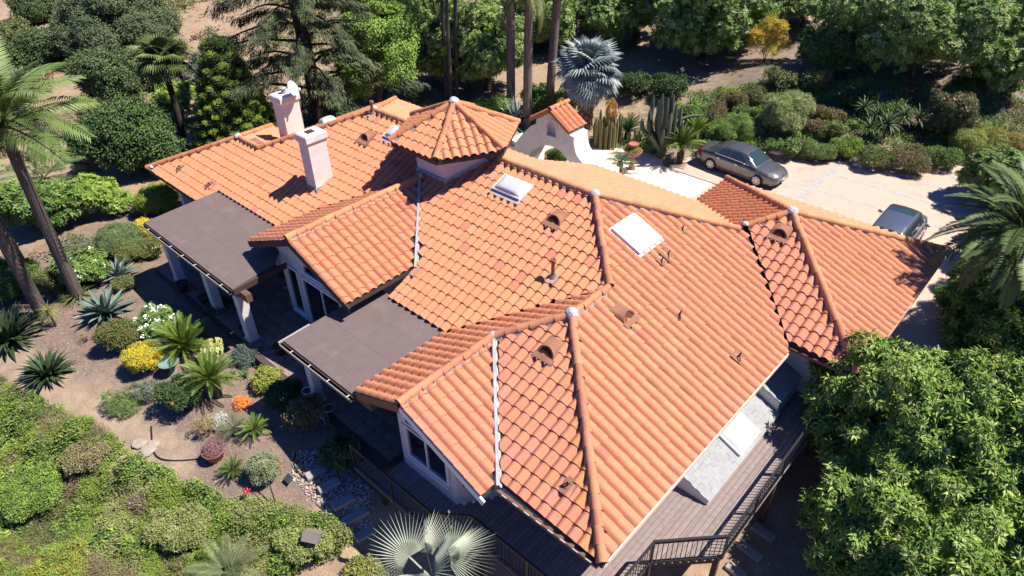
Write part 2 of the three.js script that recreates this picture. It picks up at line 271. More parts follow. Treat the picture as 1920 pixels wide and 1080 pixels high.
const S2 = slope('roof_slope', '+v', 9.65, GZ - RT * 4.476, strips('u', [[0.289, 9.65, 9.65], [4.765, 5.174, 9.65], [9.24, 9.65, 9.65]]), C.pale);
const S1 = slope('roof_slope', '-u', 0.2, GZ - RT * 4.565, strips('v', [[3.67, 3.67, 3.67], [4.08, 3.263, 3.671], [5.174, 2.169, 4.765], [7.143, 0.2, 2.796], [9.739, 0.2, 0.2]]), C.deep);
// six-sided lantern roof over the hall
const LC = [-6.298, -0.292], LR = 2.471, LZ = 6.572, LH = 1.08, LT = LH / (LR * Math.cos(Math.PI / 6));
const lantern = [];
for (let k = 0; k < 6; k++) {
  const a0 = k * Math.PI / 3, am = a0 + Math.PI / 6, B = [-Math.cos(am), -Math.sin(am)], A = [B[1], -B[0]], ap = LR * Math.cos(Math.PI / 6);
  const base = [LC[0] - B[0] * ap, LC[1] - B[1] * ap], v = (a) => [LC[0] + LR * Math.cos(a), LC[1] + LR * Math.sin(a)];
  lantern.push(slope('lantern_slope', { A, B, base }, 0, LZ, [[v(a0), v(a0 + Math.PI / 3), LC]], C.apricot, { t: LT }));
}
const inPoly = (p, a, r, e = 1e-6) => { for (let i = 0; i < p.length; i++) { const [x0, y0] = p[i], [x1, y1] = p[(i + 1) % p.length]; if ((x1 - x0) * (r - y0) - (y1 - y0) * (a - x0) < -e) return false; } return true; };
function clipTri(tri, poly) {
  let pts = tri;
  for (let i = 0; i < poly.length && pts.length; i++) {
    const [x0, y0] = poly[i], [x1, y1] = poly[(i + 1) % poly.length], d = (p) => (x1 - x0) * (p[1] - y0) - (y1 - y0) * (p[0] - x0), out = [];
    for (let j = 0; j < pts.length; j++) { const p = pts[j], q = pts[(j + 1) % pts.length], dp = d(p), dq = d(q); if (dp >= 0) out.push(p); if ((dp >= 0) !== (dq >= 0)) { const k = dp / (dp - dq); out.push([mix(p[0], q[0], k), mix(p[1], q[1], k), mix(p[2], q[2], k)]); } }
    pts = out;
  }
  return pts;
}
const tileColor = (s, i, j, a, r) => {
  let [x, y, z] = s.color; const h1 = hash(i * 7 + 13, j * 3 + s.id * 101), h2 = hash(i + 501, j * 11 + s.id * 37), h3 = hash(i * 5 + 77, j + s.id * 59 + 9);
  const patch = 0.5 + fbm(a * 0.22 + s.id * 9, r * 0.3, 3, 2);
  y = mix(y, y * 0.92, patch); z = mix(z, z * 1.05, patch);
  let k = 0.965 + 0.07 * h1; const warm = (h2 - 0.5) * 0.07;
  if (h3 < (s.odd || 0)) { k *= 0.86; y *= 0.86; z *= 1.04; } else if (h3 > 0.97) { k *= 1.06; z *= 1.12; }
  return [x * k, y * k * (1 + warm), z * k * (1 + warm * 1.6)];
};
const whole = [], mp = [], mn = [], mc = [], mu = [];
const pushPoly = (s, pts, col, off) => {
  const P = pts.map(([a, r, n]) => s.pt(a, r, n).sub(HP)); const nrm = new THREE.Vector3().subVectors(P[1], P[0]).cross(new THREE.Vector3().subVectors(P[2], P[0])).normalize();
  for (let i = 1; i + 1 < P.length; i++) for (const q of [0, i, i + 1]) { mp.push(P[q].x, P[q].y, P[q].z); mn.push(nrm.x, nrm.y, nrm.z); mc.push(...col); mu.push(pts[q][0] + off, pts[q][1] + off * 0.6); }
};
slopes.forEach((s, si) => {
  s.id = si; s.tiles = [];
  let a0 = 1e9, a1 = -1e9, r1 = -1e9; for (const p of s.polys) for (const [a, r] of p) { a0 = Math.min(a0, a); a1 = Math.max(a1, a); r1 = Math.max(r1, r); }
  const inside = (a, r) => s.polys.some((p) => inPoly(p, a, r, 0.004));
  const near = (a, r) => s.polys.some((p) => inPoly(p, a, r, 0.25));
  const i0 = Math.floor(a0 / TW) - 1, i1 = Math.ceil(a1 / TW) + 1;
  for (let j = 0; j * TL < r1; j++) for (let i = i0; i <= i1; i++) {
    const a = i * TW + ((j * 0.37) % 1) * 0.0, r = j * TL; if (!near(a + TW / 2, r + TL / 2)) continue;
    const cs = [[0, 0], [TW, 0], [0, TL * 1.05], [TW, TL * 1.05], [TW / 2, TL / 2], [TW / 2, 0.0], [TW / 2, TL * 1.05], [0, TL / 2], [TW, TL / 2]].map(([x, y]) => inside(a + x, r + y + (j ? 0 : 0.02)));
    const col = tileColor(s, i, j, a, r), jit = (hash(i + 31, j * 17 + si) - 0.5) * 0.012;
    if (cs.every(Boolean)) { whole.push({ s, i, j, a, r, col, jit }); continue; }
    if (s.hipTint && hash(i, j + 991) < 0.75 && a + r > 6.3) { col[1] *= 1.1; col[2] *= 0.78; col[0] *= 1.05; }
    for (const p of s.polys) for (const t of TT) { const pts = clipTri(t.map(([x, y, n]) => [a + x, r + y, n + jit]), p); if (pts.length > 2) pushPoly(s, pts, col, i * 0.31 + j * 0.17); }
  }
});
const variants = [0, 1, 2, 3].map((q) => { const g = new THREE.BufferGeometry(), p = [], uv = []; for (const t of TT) for (const [x, y, n] of t) { p.push(x - TW / 2, n, -(y - TL / 2) * KS); uv.push(x + q * 0.43, y + q * 0.71); } g.setAttribute('position', new THREE.Float32BufferAttribute(p, 3)); g.setAttribute('uv', new THREE.Float32BufferAttribute(uv, 2)); g.computeVertexNormals(); return toCreasedNormals(g, 0.95); });
const mats = new Map();
const matFor = (c) => { const key = c.map((x) => Math.round(x * 40)).join(); if (!mats.has(key)) mats.set(key, std(lin(...c), 0.82, { map: T.tile, bumpMap: T.tileBump, bumpScale: 0.003 })); return mats.get(key); };
// the 300 whole tiles that show largest stay pieces of their own; the others are joined
{
  const score = (w) => { const p = w.s.pt(w.a + TW / 2, w.r + TL / 2), d = camera.position.clone().sub(p), l = d.length(); const q = p.clone().sub(camera.position); const x = q.dot(P3(...CAM.R)) / q.dot(P3(...CAM.F)) * CAM.f, y = q.dot(P3(...CAM.U)) / q.dot(P3(...CAM.F)) * CAM.f; const seen = Math.abs(x) < 940 && Math.abs(y) < 530 && [SR, ST, SS, SQ, SM, SP, S3].includes(w.s); return seen ? d.dot(w.s.up) / l ** 3 : 0; };
  whole.forEach((w) => (w.k = score(w))); whole.sort((a, b) => b.k - a.k);
  whole.forEach((w, n) => {
    if (n < 300) { w.s.tiles.push((mesh) => { const t = part('tile', variants[n % 4], matFor(w.col), mesh); const A = P3(w.s.A[0], w.s.A[1], 0), Np = w.s.up, Z = A.clone().cross(Np); const m = new THREE.Matrix4().makeBasis(A, Np, Z); const c = w.s.pt(w.a + TW / 2 + (hash(w.i, w.j + 71) - 0.5) * 0.008, w.r + TL / 2 + (hash(w.i + 3, w.j) - 0.5) * 0.018, w.jit); if (mesh === house) c.sub(HP); m.setPosition(c.sub(mesh.userData.o)); t.applyMatrix4(m); }); return; }
    for (const t of TT) pushPoly(w.s, t.map(([x, y, q]) => [w.a + x + (hash(w.i, w.j + 71) - 0.5) * 0.008, w.r + y + (hash(w.i + 3, w.j) - 0.5) * 0.018, q + w.jit]), w.col, w.i * 0.31 + w.j * 0.17);
  });
}
// smooth the barrel shading: normals from the profile instead of flat facets
{
  const g = new THREE.BufferGeometry(); g.setAttribute('position', new THREE.Float32BufferAttribute(mp, 3)); g.setAttribute('normal', new THREE.Float32BufferAttribute(mn, 3)); g.setAttribute('color', new THREE.Float32BufferAttribute(mc, 3)); g.setAttribute('uv', new THREE.Float32BufferAttribute(mu, 2));
  stuffPart(part('roof_tiles', toCreasedNormals(g, 0.95), M.tileMerged, house));
}
// boards under each slope, with the tiles of that slope as its pieces
for (const s of slopes) {
  const gs = [];
  for (const p of s.polys) { const top = p.map(([a, r]) => s.pt(a, r, -0.02)), bot = p.map(([a, r]) => { const q = s.pt(a, r, -0.02); q.y -= 0.17; return q; }), pos = []; const tri = (a, b, c) => pos.push(a.x, a.y, a.z, b.x, b.y, b.z, c.x, c.y, c.z); for (let i = 1; i + 1 < p.length; i++) { tri(top[0], top[i], top[i + 1]); tri(bot[0], bot[i + 1], bot[i]); } for (let i = 0; i < p.length; i++) { const j = (i + 1) % p.length; tri(bot[i], bot[j], top[j]); tri(bot[i], top[j], top[i]); } const g = new THREE.BufferGeometry(); g.setAttribute('position', new THREE.Float32BufferAttribute(pos, 3)); g.computeVertexNormals(); gs.push(g); }
  const m = hpart(s.name, merge(gs), M.underlay); m.userData.o = HP; for (const f of s.tiles) f(m); delete m.userData.o;
}
// ridge and hip tiles, each one a piece, bedded in mortar
const capGeo = (() => { const g = [], n = 9, L = 0.425; const P = []; for (let k = 0; k <= n; k++) { const a = -0.25 + (Math.PI + 0.5) * k / n; P.push([Math.cos(a), Math.sin(a)]); } const pos = []; const v = (x, y, z) => [x, y, z]; const q = (a, b, c, d) => pos.push(...a, ...b, ...c, ...a, ...c, ...d); for (let k = 0; k < n; k++) { const [c0, s0] = P[k], [c1, s1] = P[k + 1], r0 = 0.136, r1 = 0.104, ri = 0.112; q(v(c0 * r0, s0 * r0, 0), v(c1 * r0, s1 * r0, 0), v(c1 * r1, s1 * r1, -L), v(c0 * r1, s0 * r1, -L)); q(v(c0 * ri, s0 * ri, 0), v(c1 * ri, s1 * ri, 0), v(c1 * r0, s1 * r0, 0), v(c0 * r0, s0 * r0, 0)); } const b = new THREE.BufferGeometry(); b.setAttribute('position', new THREE.Float32BufferAttribute(pos, 3)); b.computeVertexNormals(); uvFromXZ(b); return toCreasedNormals(b, 0.8); })();
const capMats = {};
const capMat = (kind, q) => (capMats[kind + q] ||= std(lin(...C[kind].map((x, i) => x * [0.9, 1.0, 0.84, 0.95][q] * (i === 1 ? [1, 1.06, 0.96, 1.0][q] : 1))), 0.82, { map: T.tile, bumpMap: T.tileBump, bumpScale: 0.003 }));
let capN = 0;
function caps(lo, hi, kind, lift = 0.07) {          // lo, hi: [u, v, h]
  const a = P3(...lo), b = P3(...hi), d = b.clone().sub(a), L = d.length(); d.normalize();
  const side = new THREE.Vector3(d.z, 0, -d.x).normalize().negate(), up = new THREE.Vector3().crossVectors(side, d).normalize(); if (up.y < 0) { up.negate(); side.negate(); }
  const n = Math.max(1, Math.round(L / 0.385)), st = L / n;
  for (let i = 0; i < n; i++) {
    const t = part('ridge_tile', capGeo, capMat(kind, (hash(capN, 5) * 4) | 0), house), tilt = 0.07 + (hash(capN, 8) - 0.5) * 0.03; capN++;
    const z = d.clone().negate(), X = new THREE.Vector3().crossVectors(up, z).normalize(), m = new THREE.Matrix4().makeBasis(X, up, z);
    t.applyMatrix4(m.multiply(new THREE.Matrix4().makeRotationX(tilt)).setPosition(a.clone().addScaledVector(d, i * st - 0.03).addScaledVector(up, lift + 0.02).addScaledVector(X, (hash(capN, 3) - 0.5) * 0.03).sub(HP)));
  }
  const w = side.clone().multiplyScalar(0.14), u2 = up.clone().multiplyScalar(lift + 0.05), pos = []; const pt = (p, x, y) => p.clone().addScaledVector(w, x).addScaledVector(u2, y).sub(HP).toArray();
  for (const [x0, y0, x1, y1] of [[-1, -0.3, -0.6, 0.9], [-0.6, 0.9, 0.6, 0.9], [0.6, 0.9, 1, -0.3]]) { const p = pt(a, x0, y0), q = pt(a, x1, y1), r = pt(b, x1, y1), s = pt(b, x0, y0); pos.push(...p, ...q, ...r, ...p, ...r, ...s); }
  const g = new THREE.BufferGeometry(); g.setAttribute('position', new THREE.Float32BufferAttribute(pos, 3)); g.computeVertexNormals(); uvFromXZ(g); part('mortar_bed', g, M.mortar, house);
}
const z2 = 4.161, zK = 4.831;
caps([0.05, 0, RZ], [-4.3, 0, RZ], 'pale'); caps([-8.4, 0, RZ], [-11.6, 0, RZ], 'pale');
caps([2.55, -2.55, hM(-2.55)], [0.05, -0.05, RZ], 'rose'); caps([3.6, 3.6, hR(3.6)], [0.08, 0.08, RZ], 'pale');
caps([2.591, -4.35, zK], [2.591, -2.62, zK], 'salmon');
caps([1.05, -5.96, z2 + 0.02], [2.55, -4.46, zK - 0.02], 'rose'); caps([1.01, -9.55, z2], [1.01, -6.1, z2], 'rose');
caps([7.15, -8.98, hR(7.15)], [2.63, -4.46, hR(2.63)], 'rose');
caps([-6.7, -7.7, 5.13], [-6.7, -2.0, 5.13], 'apricot');
caps([3.75, 4.16, hR(3.75) + 0.02], [4.68, 5.09, GZ - 0.03], 'orange'); caps([9.14, 0.8, GZ - RT * 4.37], [4.83, 5.11, GZ - 0.03], 'salmon'); caps([9.14, 9.55, GZ - RT * 4.37], [4.83, 5.24, GZ - 0.03], 'pale'); caps([0.25, 9.69, GZ - RT * 4.51], [4.7, 5.24, GZ - 0.03], 'orange');
caps([-20.31, -6.84, hM(-6.84)], [-17.2, -3.73, hM(-3.73)], 'orange'); caps([-15.42, -3.7, hM(-3.7)], [-17.1, -3.7, hM(-3.7)], 'pale'); caps([-15.36, -3.67, hM(-3.67)], [-11.75, -0.06, RZ - 0.02], 'orange');
caps([-20.6, -0.27, hM(-7.13)], [-17.2, -3.67, hM(-3.7)], 'orange'); caps([-16.7, 5.0, hM(-5.0)], [-11.75, 0.06, RZ - 0.02], 'orange');
for (let k = 0; k < 6; k++) { const a = k * Math.PI / 3, f = 0.985; caps([LC[0] + LR * f * Math.cos(a), LC[1] + LR * f * Math.sin(a), LZ + LH * (1 - f)], [LC[0] + 0.12 * Math.cos(a), LC[1] + 0.12 * Math.sin(a), LZ + LH - 0.05], 'orange', 0.06); }
for (const [u, v, h, r] of [[0.02, 0, RZ, 0.19], [2.591, -4.423, zK, 0.2], [1.01, -6.0, z2, 0.13], [GA[0], GA[1], GZ, 0.2], [-17.17, -3.7, hM(-3.7), 0.17], [-11.69, 0, RZ, 0.17], [LC[0], LC[1], LZ + LH, 0.2], [-6.7, -1.9, 5.13, 0.14], [3.66, 4.05, 4.38, 0.12], [3.3, 3.35, 4.5, 0.1], [-20.1, -6.75, 3.05, 0.12]]) {
  const g = new THREE.SphereGeometry(r, 12, 7, 0, 7, 0, 1.7).toNonIndexed(); const p = g.attributes.position; for (let i = 0; i < p.count; i++) { const k = 1 + 0.12 * nz(p.getX(i) * 14 + u, p.getY(i) * 14, p.getZ(i) * 14); p.setXYZ(i, p.getX(i) * k, p.getY(i) * k * 0.85, p.getZ(i) * k); } g.computeVertexNormals(); g.translate(u, h + 0.13, -v); uvFromXZ(g); hpart('mortar_cap', g, M.mortarPale);
}
// valley gutters: two painted white, one dark
function valley(p, q, mat, w) {
  const a = P3(...p), b = P3(...q), d = b.clone().sub(a).normalize(), s = new THREE.Vector3(d.z, 0, -d.x).normalize(), gs = [];
  for (const [x0, y0, x1, y1] of [[-w, 0.06, -0.05, 0.1], [-0.05, 0.1, -0.04, 0.165], [-0.04, 0.165, 0.04, 0.165], [0.04, 0.165, 0.05, 0.1], [0.05, 0.1, w, 0.06]]) { const f = (c, x, y) => c.clone().addScaledVector(s, x).add(new THREE.Vector3(0, y, 0)); gs.push(quad(f(a, x0, y0), f(a, x1, y1), f(b, x1, y1), f(b, x0, y0))); }
  hpart('valley_gutter', merge(gs), mat);
}
valley([4.02, -9.06, 2.86], [1.05, -6.04, 4.13], M.flash, 0.1); valley([-3.68, -4.92, 3.84], [-6.68, -1.92, 5.1], M.flash, 0.09);
// ---------------------------------------------------------------- things set into the roof
const onS = (s, px, py) => { const [a, r] = s.pix(px, py); return { a, r }; };
function boxOn(s, a0, a1, r0, r1, n0, n1) { const k = (a, r, n) => s.pt(a, r, n); const P = [k(a0, r0, n0), k(a1, r0, n0), k(a1, r1, n0), k(a0, r1, n0), k(a0, r0, n1), k(a1, r0, n1), k(a1, r1, n1), k(a0, r1, n1)]; return merge([quad(P[4], P[5], P[6], P[7]), quad(P[0], P[1], P[5], P[4]), quad(P[1], P[2], P[6], P[5]), quad(P[2], P[3], P[7], P[6]), quad(P[3], P[0], P[4], P[7]), quad(P[0], P[3], P[2], P[1])]); }
function domeOn(s, a0, a1, r0, r1, n0, rise) {
  const N = 12, pos = [], g = new THREE.BufferGeometry(), pt = (i, j) => { const x = i / N, y = j / N, f = Math.pow(Math.max(0, 1 - (2 * x - 1) ** 4) * Math.max(0, 1 - (2 * y - 1) ** 4), 0.6); return s.pt(mix(a0, a1, x), mix(r0, r1, y), n0 + rise * f); };
  for (let i = 0; i < N; i++) for (let j = 0; j < N; j++) { const a = pt(i, j), b = pt(i + 1, j), c = pt(i + 1, j + 1), d = pt(i, j + 1); for (const q of [a, b, c, a, c, d]) pos.push(q.x, q.y, q.z); }
  g.setAttribute('position', new THREE.Float32BufferAttribute(pos, 3)); uvFromXZ(g); g.computeVertexNormals(); return toCreasedNormals(g, 0.6);
}
function skylight(s, a0, a1, r0, r1, rise = 0.16, apron = 0.16) {
  const sk = hpart('skylight', boxOn(s, a0, a1, r0, r1, 0.0, 0.2), M.trim); const kid = (n, g, m) => { g.translate(-HP.x, -HP.y, -HP.z); return part(n, g, m, sk); };
  kid('dome', domeOn(s, a0 + 0.04, a1 - 0.04, r0 + 0.03, r1 - 0.03, 0.2, rise), M.dome);
  kid('flashing', boxOn(s, a0 - 0.08, a1 + 0.08, r0 - apron, r1 + 0.08, 0.02, 0.105), M.flash);
}
skylight(SM, -3.52, -2.25, 5.66, 6.33, 0.12); skylight(SR, -0.76, 0.52, 4.83, 5.95, 0.05, 0.1); skylight(SM, -9.9, -8.75, 5.9, 6.5, 0.12);
{ const d = domeOn(SW, 0.7, 1.5, 4.9, 5.5, 0.02, 0.42); hpart('skylight', d, M.dome); }
// half-round louvred roof vents: front arch facing down the slope, back tapering into the tiles
function ventOn(s, a, r, w = 0.48, h = 0.165, len = 0.6, mat = M.rust) {
  const N = 12, pos = [], fr = []; const q = (...p) => { for (const x of [p[0], p[1], p[2], p[0], p[2], p[3]]) pos.push(x.x, x.y, x.z); };
  const F = (k, sc, d, lift, back = 0.22) => { const t = Math.PI * k / N; return s.pt(a + Math.cos(t) * w / 2 * sc, r + d + Math.sin(t) * back, 0.09 + Math.sin(t) * h * lift); };
  for (let k = 0; k < N; k++) { q(F(k, 1.3, -0.02, 1.25, 0.25), F(k + 1, 1.3, -0.02, 1.25, 0.25), F(k + 1, 1.15, len, 0.05, 0), F(k, 1.15, len, 0.05, 0)); q(F(k, 1, -0.01, 1), F(k + 1, 1, -0.01, 1), F(k + 1, 1.3, -0.02, 1.25, 0.25), F(k, 1.3, -0.02, 1.25, 0.25)); fr.push(F(k, 1, 0.06, 0.8), F(k + 1, 1, 0.06, 0.8), s.pt(a, r + 0.06, 0.07)); }
  const g = new THREE.BufferGeometry(); g.setAttribute('position', new THREE.Float32BufferAttribute(pos, 3)); uvFromXZ(g); g.computeVertexNormals(); const v = hpart('roof_vent', toCreasedNormals(g, 0.7), mat); const off = (x) => x.translate(-HP.x, -HP.y, -HP.z);
  const d = new THREE.BufferGeometry(); d.setAttribute('position', new THREE.Float32BufferAttribute(fr.flatMap((p) => p.toArray()), 3)); d.computeVertexNormals(); uvFromXZ(d); part('opening', off(d), M.louver, v);
  for (let k = 1; k < 5; k++) { const f = k / 5, y = 0.09 + h * f * 0.92, x = w / 2 * Math.sqrt(1 - f * f) * 0.95, rb = r + 0.03 + f * 0.21; part('louvre', off(bar(s.pt(a - x, rb, y), s.pt(a + x, rb, y), 0.03, 0.012)), M.louvre, v); }
  part('flashing', off(boxOn(s, a - w * 0.72, a + w * 0.72, r - 0.13, r + 0.03, 0.03, 0.13)), mat, v);
  for (let k = -2; k <= 2; k++) { const b = new THREE.SphereGeometry(0.035, 6, 4).toNonIndexed(); const p = s.pt(a + k * w * 0.3, r - 0.15, 0.09); b.translate(p.x, p.y, p.z); part('mortar_dab', off(b), M.mortar, v); }
}
M.rust = std(lin(0.40, 0.185, 0.115), 0.85, { map: T.speck }); M.louvre = std(lin(0.16, 0.06, 0.035), 0.8);
for (const [s, px, py] of [[SM, 1036, 424], [SM, 682, 268], [ST, 1022, 672], [SR, 1180, 604], [S3, 1458, 449]]) { const q = onS(s, px, py); ventOn(s, q.a, q.r); }
{ const q = onS(SN2, 472, 270); ventOn(SN2, q.a, q.r - 0.4); }
// plumbing stacks and small patched pipe flashings
function pipe(s, px, py, h, r = 0.065) { const q = onS(s, px, py), p = s.pt(q.a, q.r, 0.02); const g = lathe([[r * 2.6, 0], [r * 1.3, 0.16], [r, 0.17], [r, h - 0.1], [r * 1.35, h - 0.1], [r * 1.35, h], [r * 0.8, h], [r * 0.8, h - 0.08], [0, h - 0.08]], 14); g.translate(p.x, p.y, p.z); const m = hpart('vent_pipe', g, M.rust); part('pipe_flashing', boxOn(s, q.a - 0.17, q.a + 0.17, q.r - 0.2, q.r + 0.16, 0.03, 0.11).translate(-HP.x, -HP.y, -HP.z), M.mortar, m); }
pipe(SM, 1037, 523, 0.72); pipe(SM, 700, 216, 0.62); { const q = onS(SW, 690, 212); void q; }
function jack(s, px, py, k = 1, tall = 0.2) {
  const q = onS(s, px, py), m = hpart('pipe_jack', boxOn(s, q.a - 0.2 * k, q.a + 0.2 * k, q.r - 0.2 * k, q.r + 0.18 * k, 0.02, 0.10), std(lin(0.36, 0.18, 0.115), 0.9, { map: T.speck }));
  const off = (x) => x.translate(-HP.x, -HP.y, -HP.z);
  part('pipe', off(tube([s.pt(q.a, q.r, 0.08), s.pt(q.a + 0.02, q.r + 0.02, tall + 0.06)], 0.028, 0.022, 2, 7)), M.louver, m); part('elbow', off(tube([s.pt(q.a - 0.02, q.r, tall), s.pt(q.a - 0.13, q.r - 0.12, tall - 0.06)], 0.022, 0.016, 2, 6)), M.louver, m); part('elbow', off(tube([s.pt(q.a, q.r, tall), s.pt(q.a + 0.1, q.r + 0.03, tall + 0.05)], 0.018, 0.012, 2, 6)), M.louver, m);
}
jack(SM, 341, 318); jack(SM, 396, 350); jack(ST, 1066, 912, 1.1); jack(SR, 1381, 672, 0.9); jack(SR, 1277, 432, 0.8, 0.14); jack(SR, 1250, 480, 1.1, 0.16); jack(SR, 1238, 492, 0.7, 0.14); jack(SR, 1272, 592, 0.35, 0.14);
{ const q = onS(SM, 781, 514); hpart('gutter_patch', boxOn(SM, q.a - 0.18, q.a + 0.2, q.r - 0.15, q.r + 0.2, 0.02, 0.1), std(lin(0.42, 0.22, 0.16), 0.9)); }
// ---------------------------------------------------------------- lantern walls, chimneys
const hexPts = (r, ro = 0) => [...Array(6)].map((_, k) => [LC[0] + r * Math.cos(k * Math.PI / 3 + ro), LC[1] + r * Math.sin(k * Math.PI / 3 + ro)]);
{ const w = hpart('lantern_wall', prism(hexPts(1.58), 4.7, 6.62), M.wall); const off = (x) => x.translate(-HP.x, -HP.y, -HP.z); part('soffit', off(prism(hexPts(2.38), 6.46, 6.5)), M.deckwood, w);
  for (let k = 0; k < 6; k++) { const am = k * Math.PI / 3 + Math.PI / 6, ap = 1.58 * Math.cos(Math.PI / 6), c = [LC[0] + Math.cos(am) * ap, LC[1] + Math.sin(am) * ap], t = [-Math.sin(am), Math.cos(am)], sh = -0.45; if (k !== 4 && k !== 2) continue; const f = (x, o, h) => P3(c[0] + t[0] * (x + sh) + Math.cos(am) * o, c[1] + t[1] * (x + sh) + Math.sin(am) * o, h); const wn = part('window', off(quad(f(-0.2, 0.012, 5.95), f(0.2, 0.012, 5.95), f(0.2, 0.012, 6.3), f(-0.2, 0.012, 6.3))), M.louver, w); void wn; }
  // apron flashing round the base
  const gs = []; const hh = hexPts(1.64); for (let k = 0; k < 6; k++) { const a = hh[k], b = hh[(k + 1) % 6], top = (p) => Math.min(RZ + RT * p[1], RZ - RT * p[1]) + 0.2; gs.push(quad(P3(...a, top(a) - 0.25), P3(...b, top(b) - 0.25), P3(...b, top(b)), P3(...a, top(a)))); } part('apron_flashing', off(merge(gs)), std(lin(0.42, 0.43, 0.46), 0.5), w); }
function chimney(u0, u1, v0, v1, h0, h1, cap) {
  const c = hpart('chimney', bx(u0, u1, v0, v1, h0, h1 - 0.3), M.pink), off = (x) => x.translate(-HP.x, -HP.y, -HP.z), e = 0.07;
  const ring = (d0, d1, a, b) => { const A = [[u0 - d0, v0 - d0], [u1 + d0, v0 - d0], [u1 + d0, v1 + d0], [u0 - d0, v1 + d0]], B = [[u0 - d1, v0 - d1], [u1 + d1, v0 - d1], [u1 + d1, v1 + d1], [u0 - d1, v1 + d1]], gs = []; for (let k = 0; k < 4; k++) { const j = (k + 1) % 4; gs.push(quad(P3(...A[k], a), P3(...A[j], a), P3(...B[j], b), P3(...B[k], b))); } return gs; };
  part('neck', off(merge([...ring(0, e, h1 - 0.42, h1 - 0.28), ...ring(e, e, h1 - 0.28, h1 - 0.05), ...ring(e, e - 0.05, h1 - 0.05, h1)])), M.pink, c); part('crown_slab', off(bx(u0 - e + 0.05, u1 + e - 0.05, v0 - e + 0.05, v1 + e - 0.05, h1 - 0.08, h1 - 0.001)), M.wall, c);
  const cu = (u0 + u1) / 2, cv = (v0 + v1) / 2;
  if (cap === 'pot') { const g = lathe([[0.13, 0], [0.12, 0.1], [0.1, 0.12], [0.1, 0.2], [0.14, 0.21], [0.14, 0.26], [0, 0.28]], 14); g.translate(cu, h1, -cv); part('flue', off(g), M.flash, c); } else part('flue', off(bx(cu - 0.14, cu + 0.14, cv - 0.2, cv + 0.12, h1 - 0.05, h1 + 0.03)), M.louver, c);
  part('base_flashing', off(merge([bx(u0 - 0.06, u1 + 0.06, v0 - 0.06, v0 - 0.003, h0 + 0.2, h0 + 0.36), bx(u1 + 0.003, u1 + 0.03, v0 - 0.05, v0 + 0.25, h0 + 0.2, h0 + 0.42)])), M.mortar, c);
}
chimney(-11.06, -10.42, -4.16, -3.34, 3.95, 6.52, 'slot');
{ const q = atV(545, 256, -1.3), b = { u: q.u, v: -1.3 }; chimney(b.u - 0.15, b.u + 0.62, -1.75, -0.85, 3.4, 5.95, 'pot'); var BC = { u: b.u + 0.2, v: -1.3, h: 5.95 }; }
// ---------------------------------------------------------------- walls, soffits, gable ends
const FL = 0.66;                                  // floor level of house, patio and deck
const wallG = [bx(-18.6, -9.0, -5.7, -1.3, -0.2, 3.0), bx(-9.4, -4.4, -5.0, 2.0, -0.2, 3.15), bx(0, 6.3, -7.95, 2.2, -2.2, 2.95), bx(-4.399, 0.5, -5.0, 5.6, -0.2, 3.1), bx(1.2, 8.2, 1.7, 8.6, -0.3, 2.85), bx(-17.4, -9.0, -1.299, 4.0, -0.2, 2.8)];
hpart('wall', wallG[0], M.wall); hpart('wall', wallG[1], M.wall); hpart('wall', wallG[2], M.wall); hpart('wall', wallG[3], M.wall); hpart('wall', wallG[4], M.wall); hpart('wall', wallG[5], M.wall);
hpart('wall', prism([[0.0, -8.98], [2.3, -8.98], [2.97, -8.0], [2.97, -6], [0, -6]], -2.2, 3.1), M.wall);
hpart('wall', bx(-9.0, -4.4, -7.0, -4.5, -0.2, 3.6), M.wall);
function gable(uc, w, v, z0, peak, mat) { const s = new THREE.Shape([new THREE.Vector2(uc - w, z0), new THREE.Vector2(uc + w, z0), new THREE.Vector2(uc + w, peak - RT * w - 0.2), new THREE.Vector2(uc, peak - 0.2), new THREE.Vector2(uc - w, peak - RT * w - 0.2)]); const g = new THREE.ExtrudeGeometry(s, { depth: 0.2, bevelEnabled: false }); g.translate(0, 0, -v - 0.2 + 0.2); return boxUV(g.toNonIndexed ? g.toNonIndexed() : g); }
hpart('gable_wall', gable(-6.7, 2.3, -6.85, 3.55, 5.13, M.wall), M.wall); hpart('gable_wall', gable(1.01, 0.98, -8.85, 2.9, 4.0, M.wall), M.wall);
M.eaveWood = std(lin(0.2, 0.115, 0.085), 0.85, { map: T.grain });
// rake boards under the two gable overhangs, eave boards
for (const [uc, w, v, pk] of [[-6.7, 3.0, -7.7, 5.13]]) for (const s of [-1, 1]) hpart('rake_board', bar(P3(uc + 0.02 * s, v + 0.02, pk - 0.12), P3(uc + s * w, v + 0.02, pk - RT * w - 0.12), 0.06, 0.24), M.deckwood);
hpart('rake_board', bar(P3(1.03, -9.55, z2 - 0.12), P3(4.0, -9.55, z2 - RT * 2.97 - 0.12), 0.06, 0.2), M.trim); hpart('rake_board', bar(P3(0.99, -9.55, z2 - 0.14), P3(-1.0, -9.55, z2 - RT * 2.0 - 0.14), 0.06, 0.26), std(lin(0.30, 0.15, 0.085), 0.85, { map: T.grain }));
hpart('eave_gutter', bar(P3(4.0, -9.06, 2.8), P3(7.1, -9.06, 2.8), 0.1, 0.1), M.eaveWood); hpart('eave_board', bar(P3(7.2, -8.98, 2.8), P3(7.2, 0.55, 2.8), 0.03, 0.13), std(lin(0.72, 0.60, 0.52), 0.8)); hpart('eave_board', bar(P3(9.19, 0.8, 2.84), P3(9.19, 9.5, 2.84), 0.03, 0.14), std(lin(0.55, 0.33, 0.24), 0.8)); hpart('eave_board', bar(P3(6.98, 0.76, 2.86), P3(9.15, 0.76, 2.86), 0.03, 0.1), M.eaveWood);
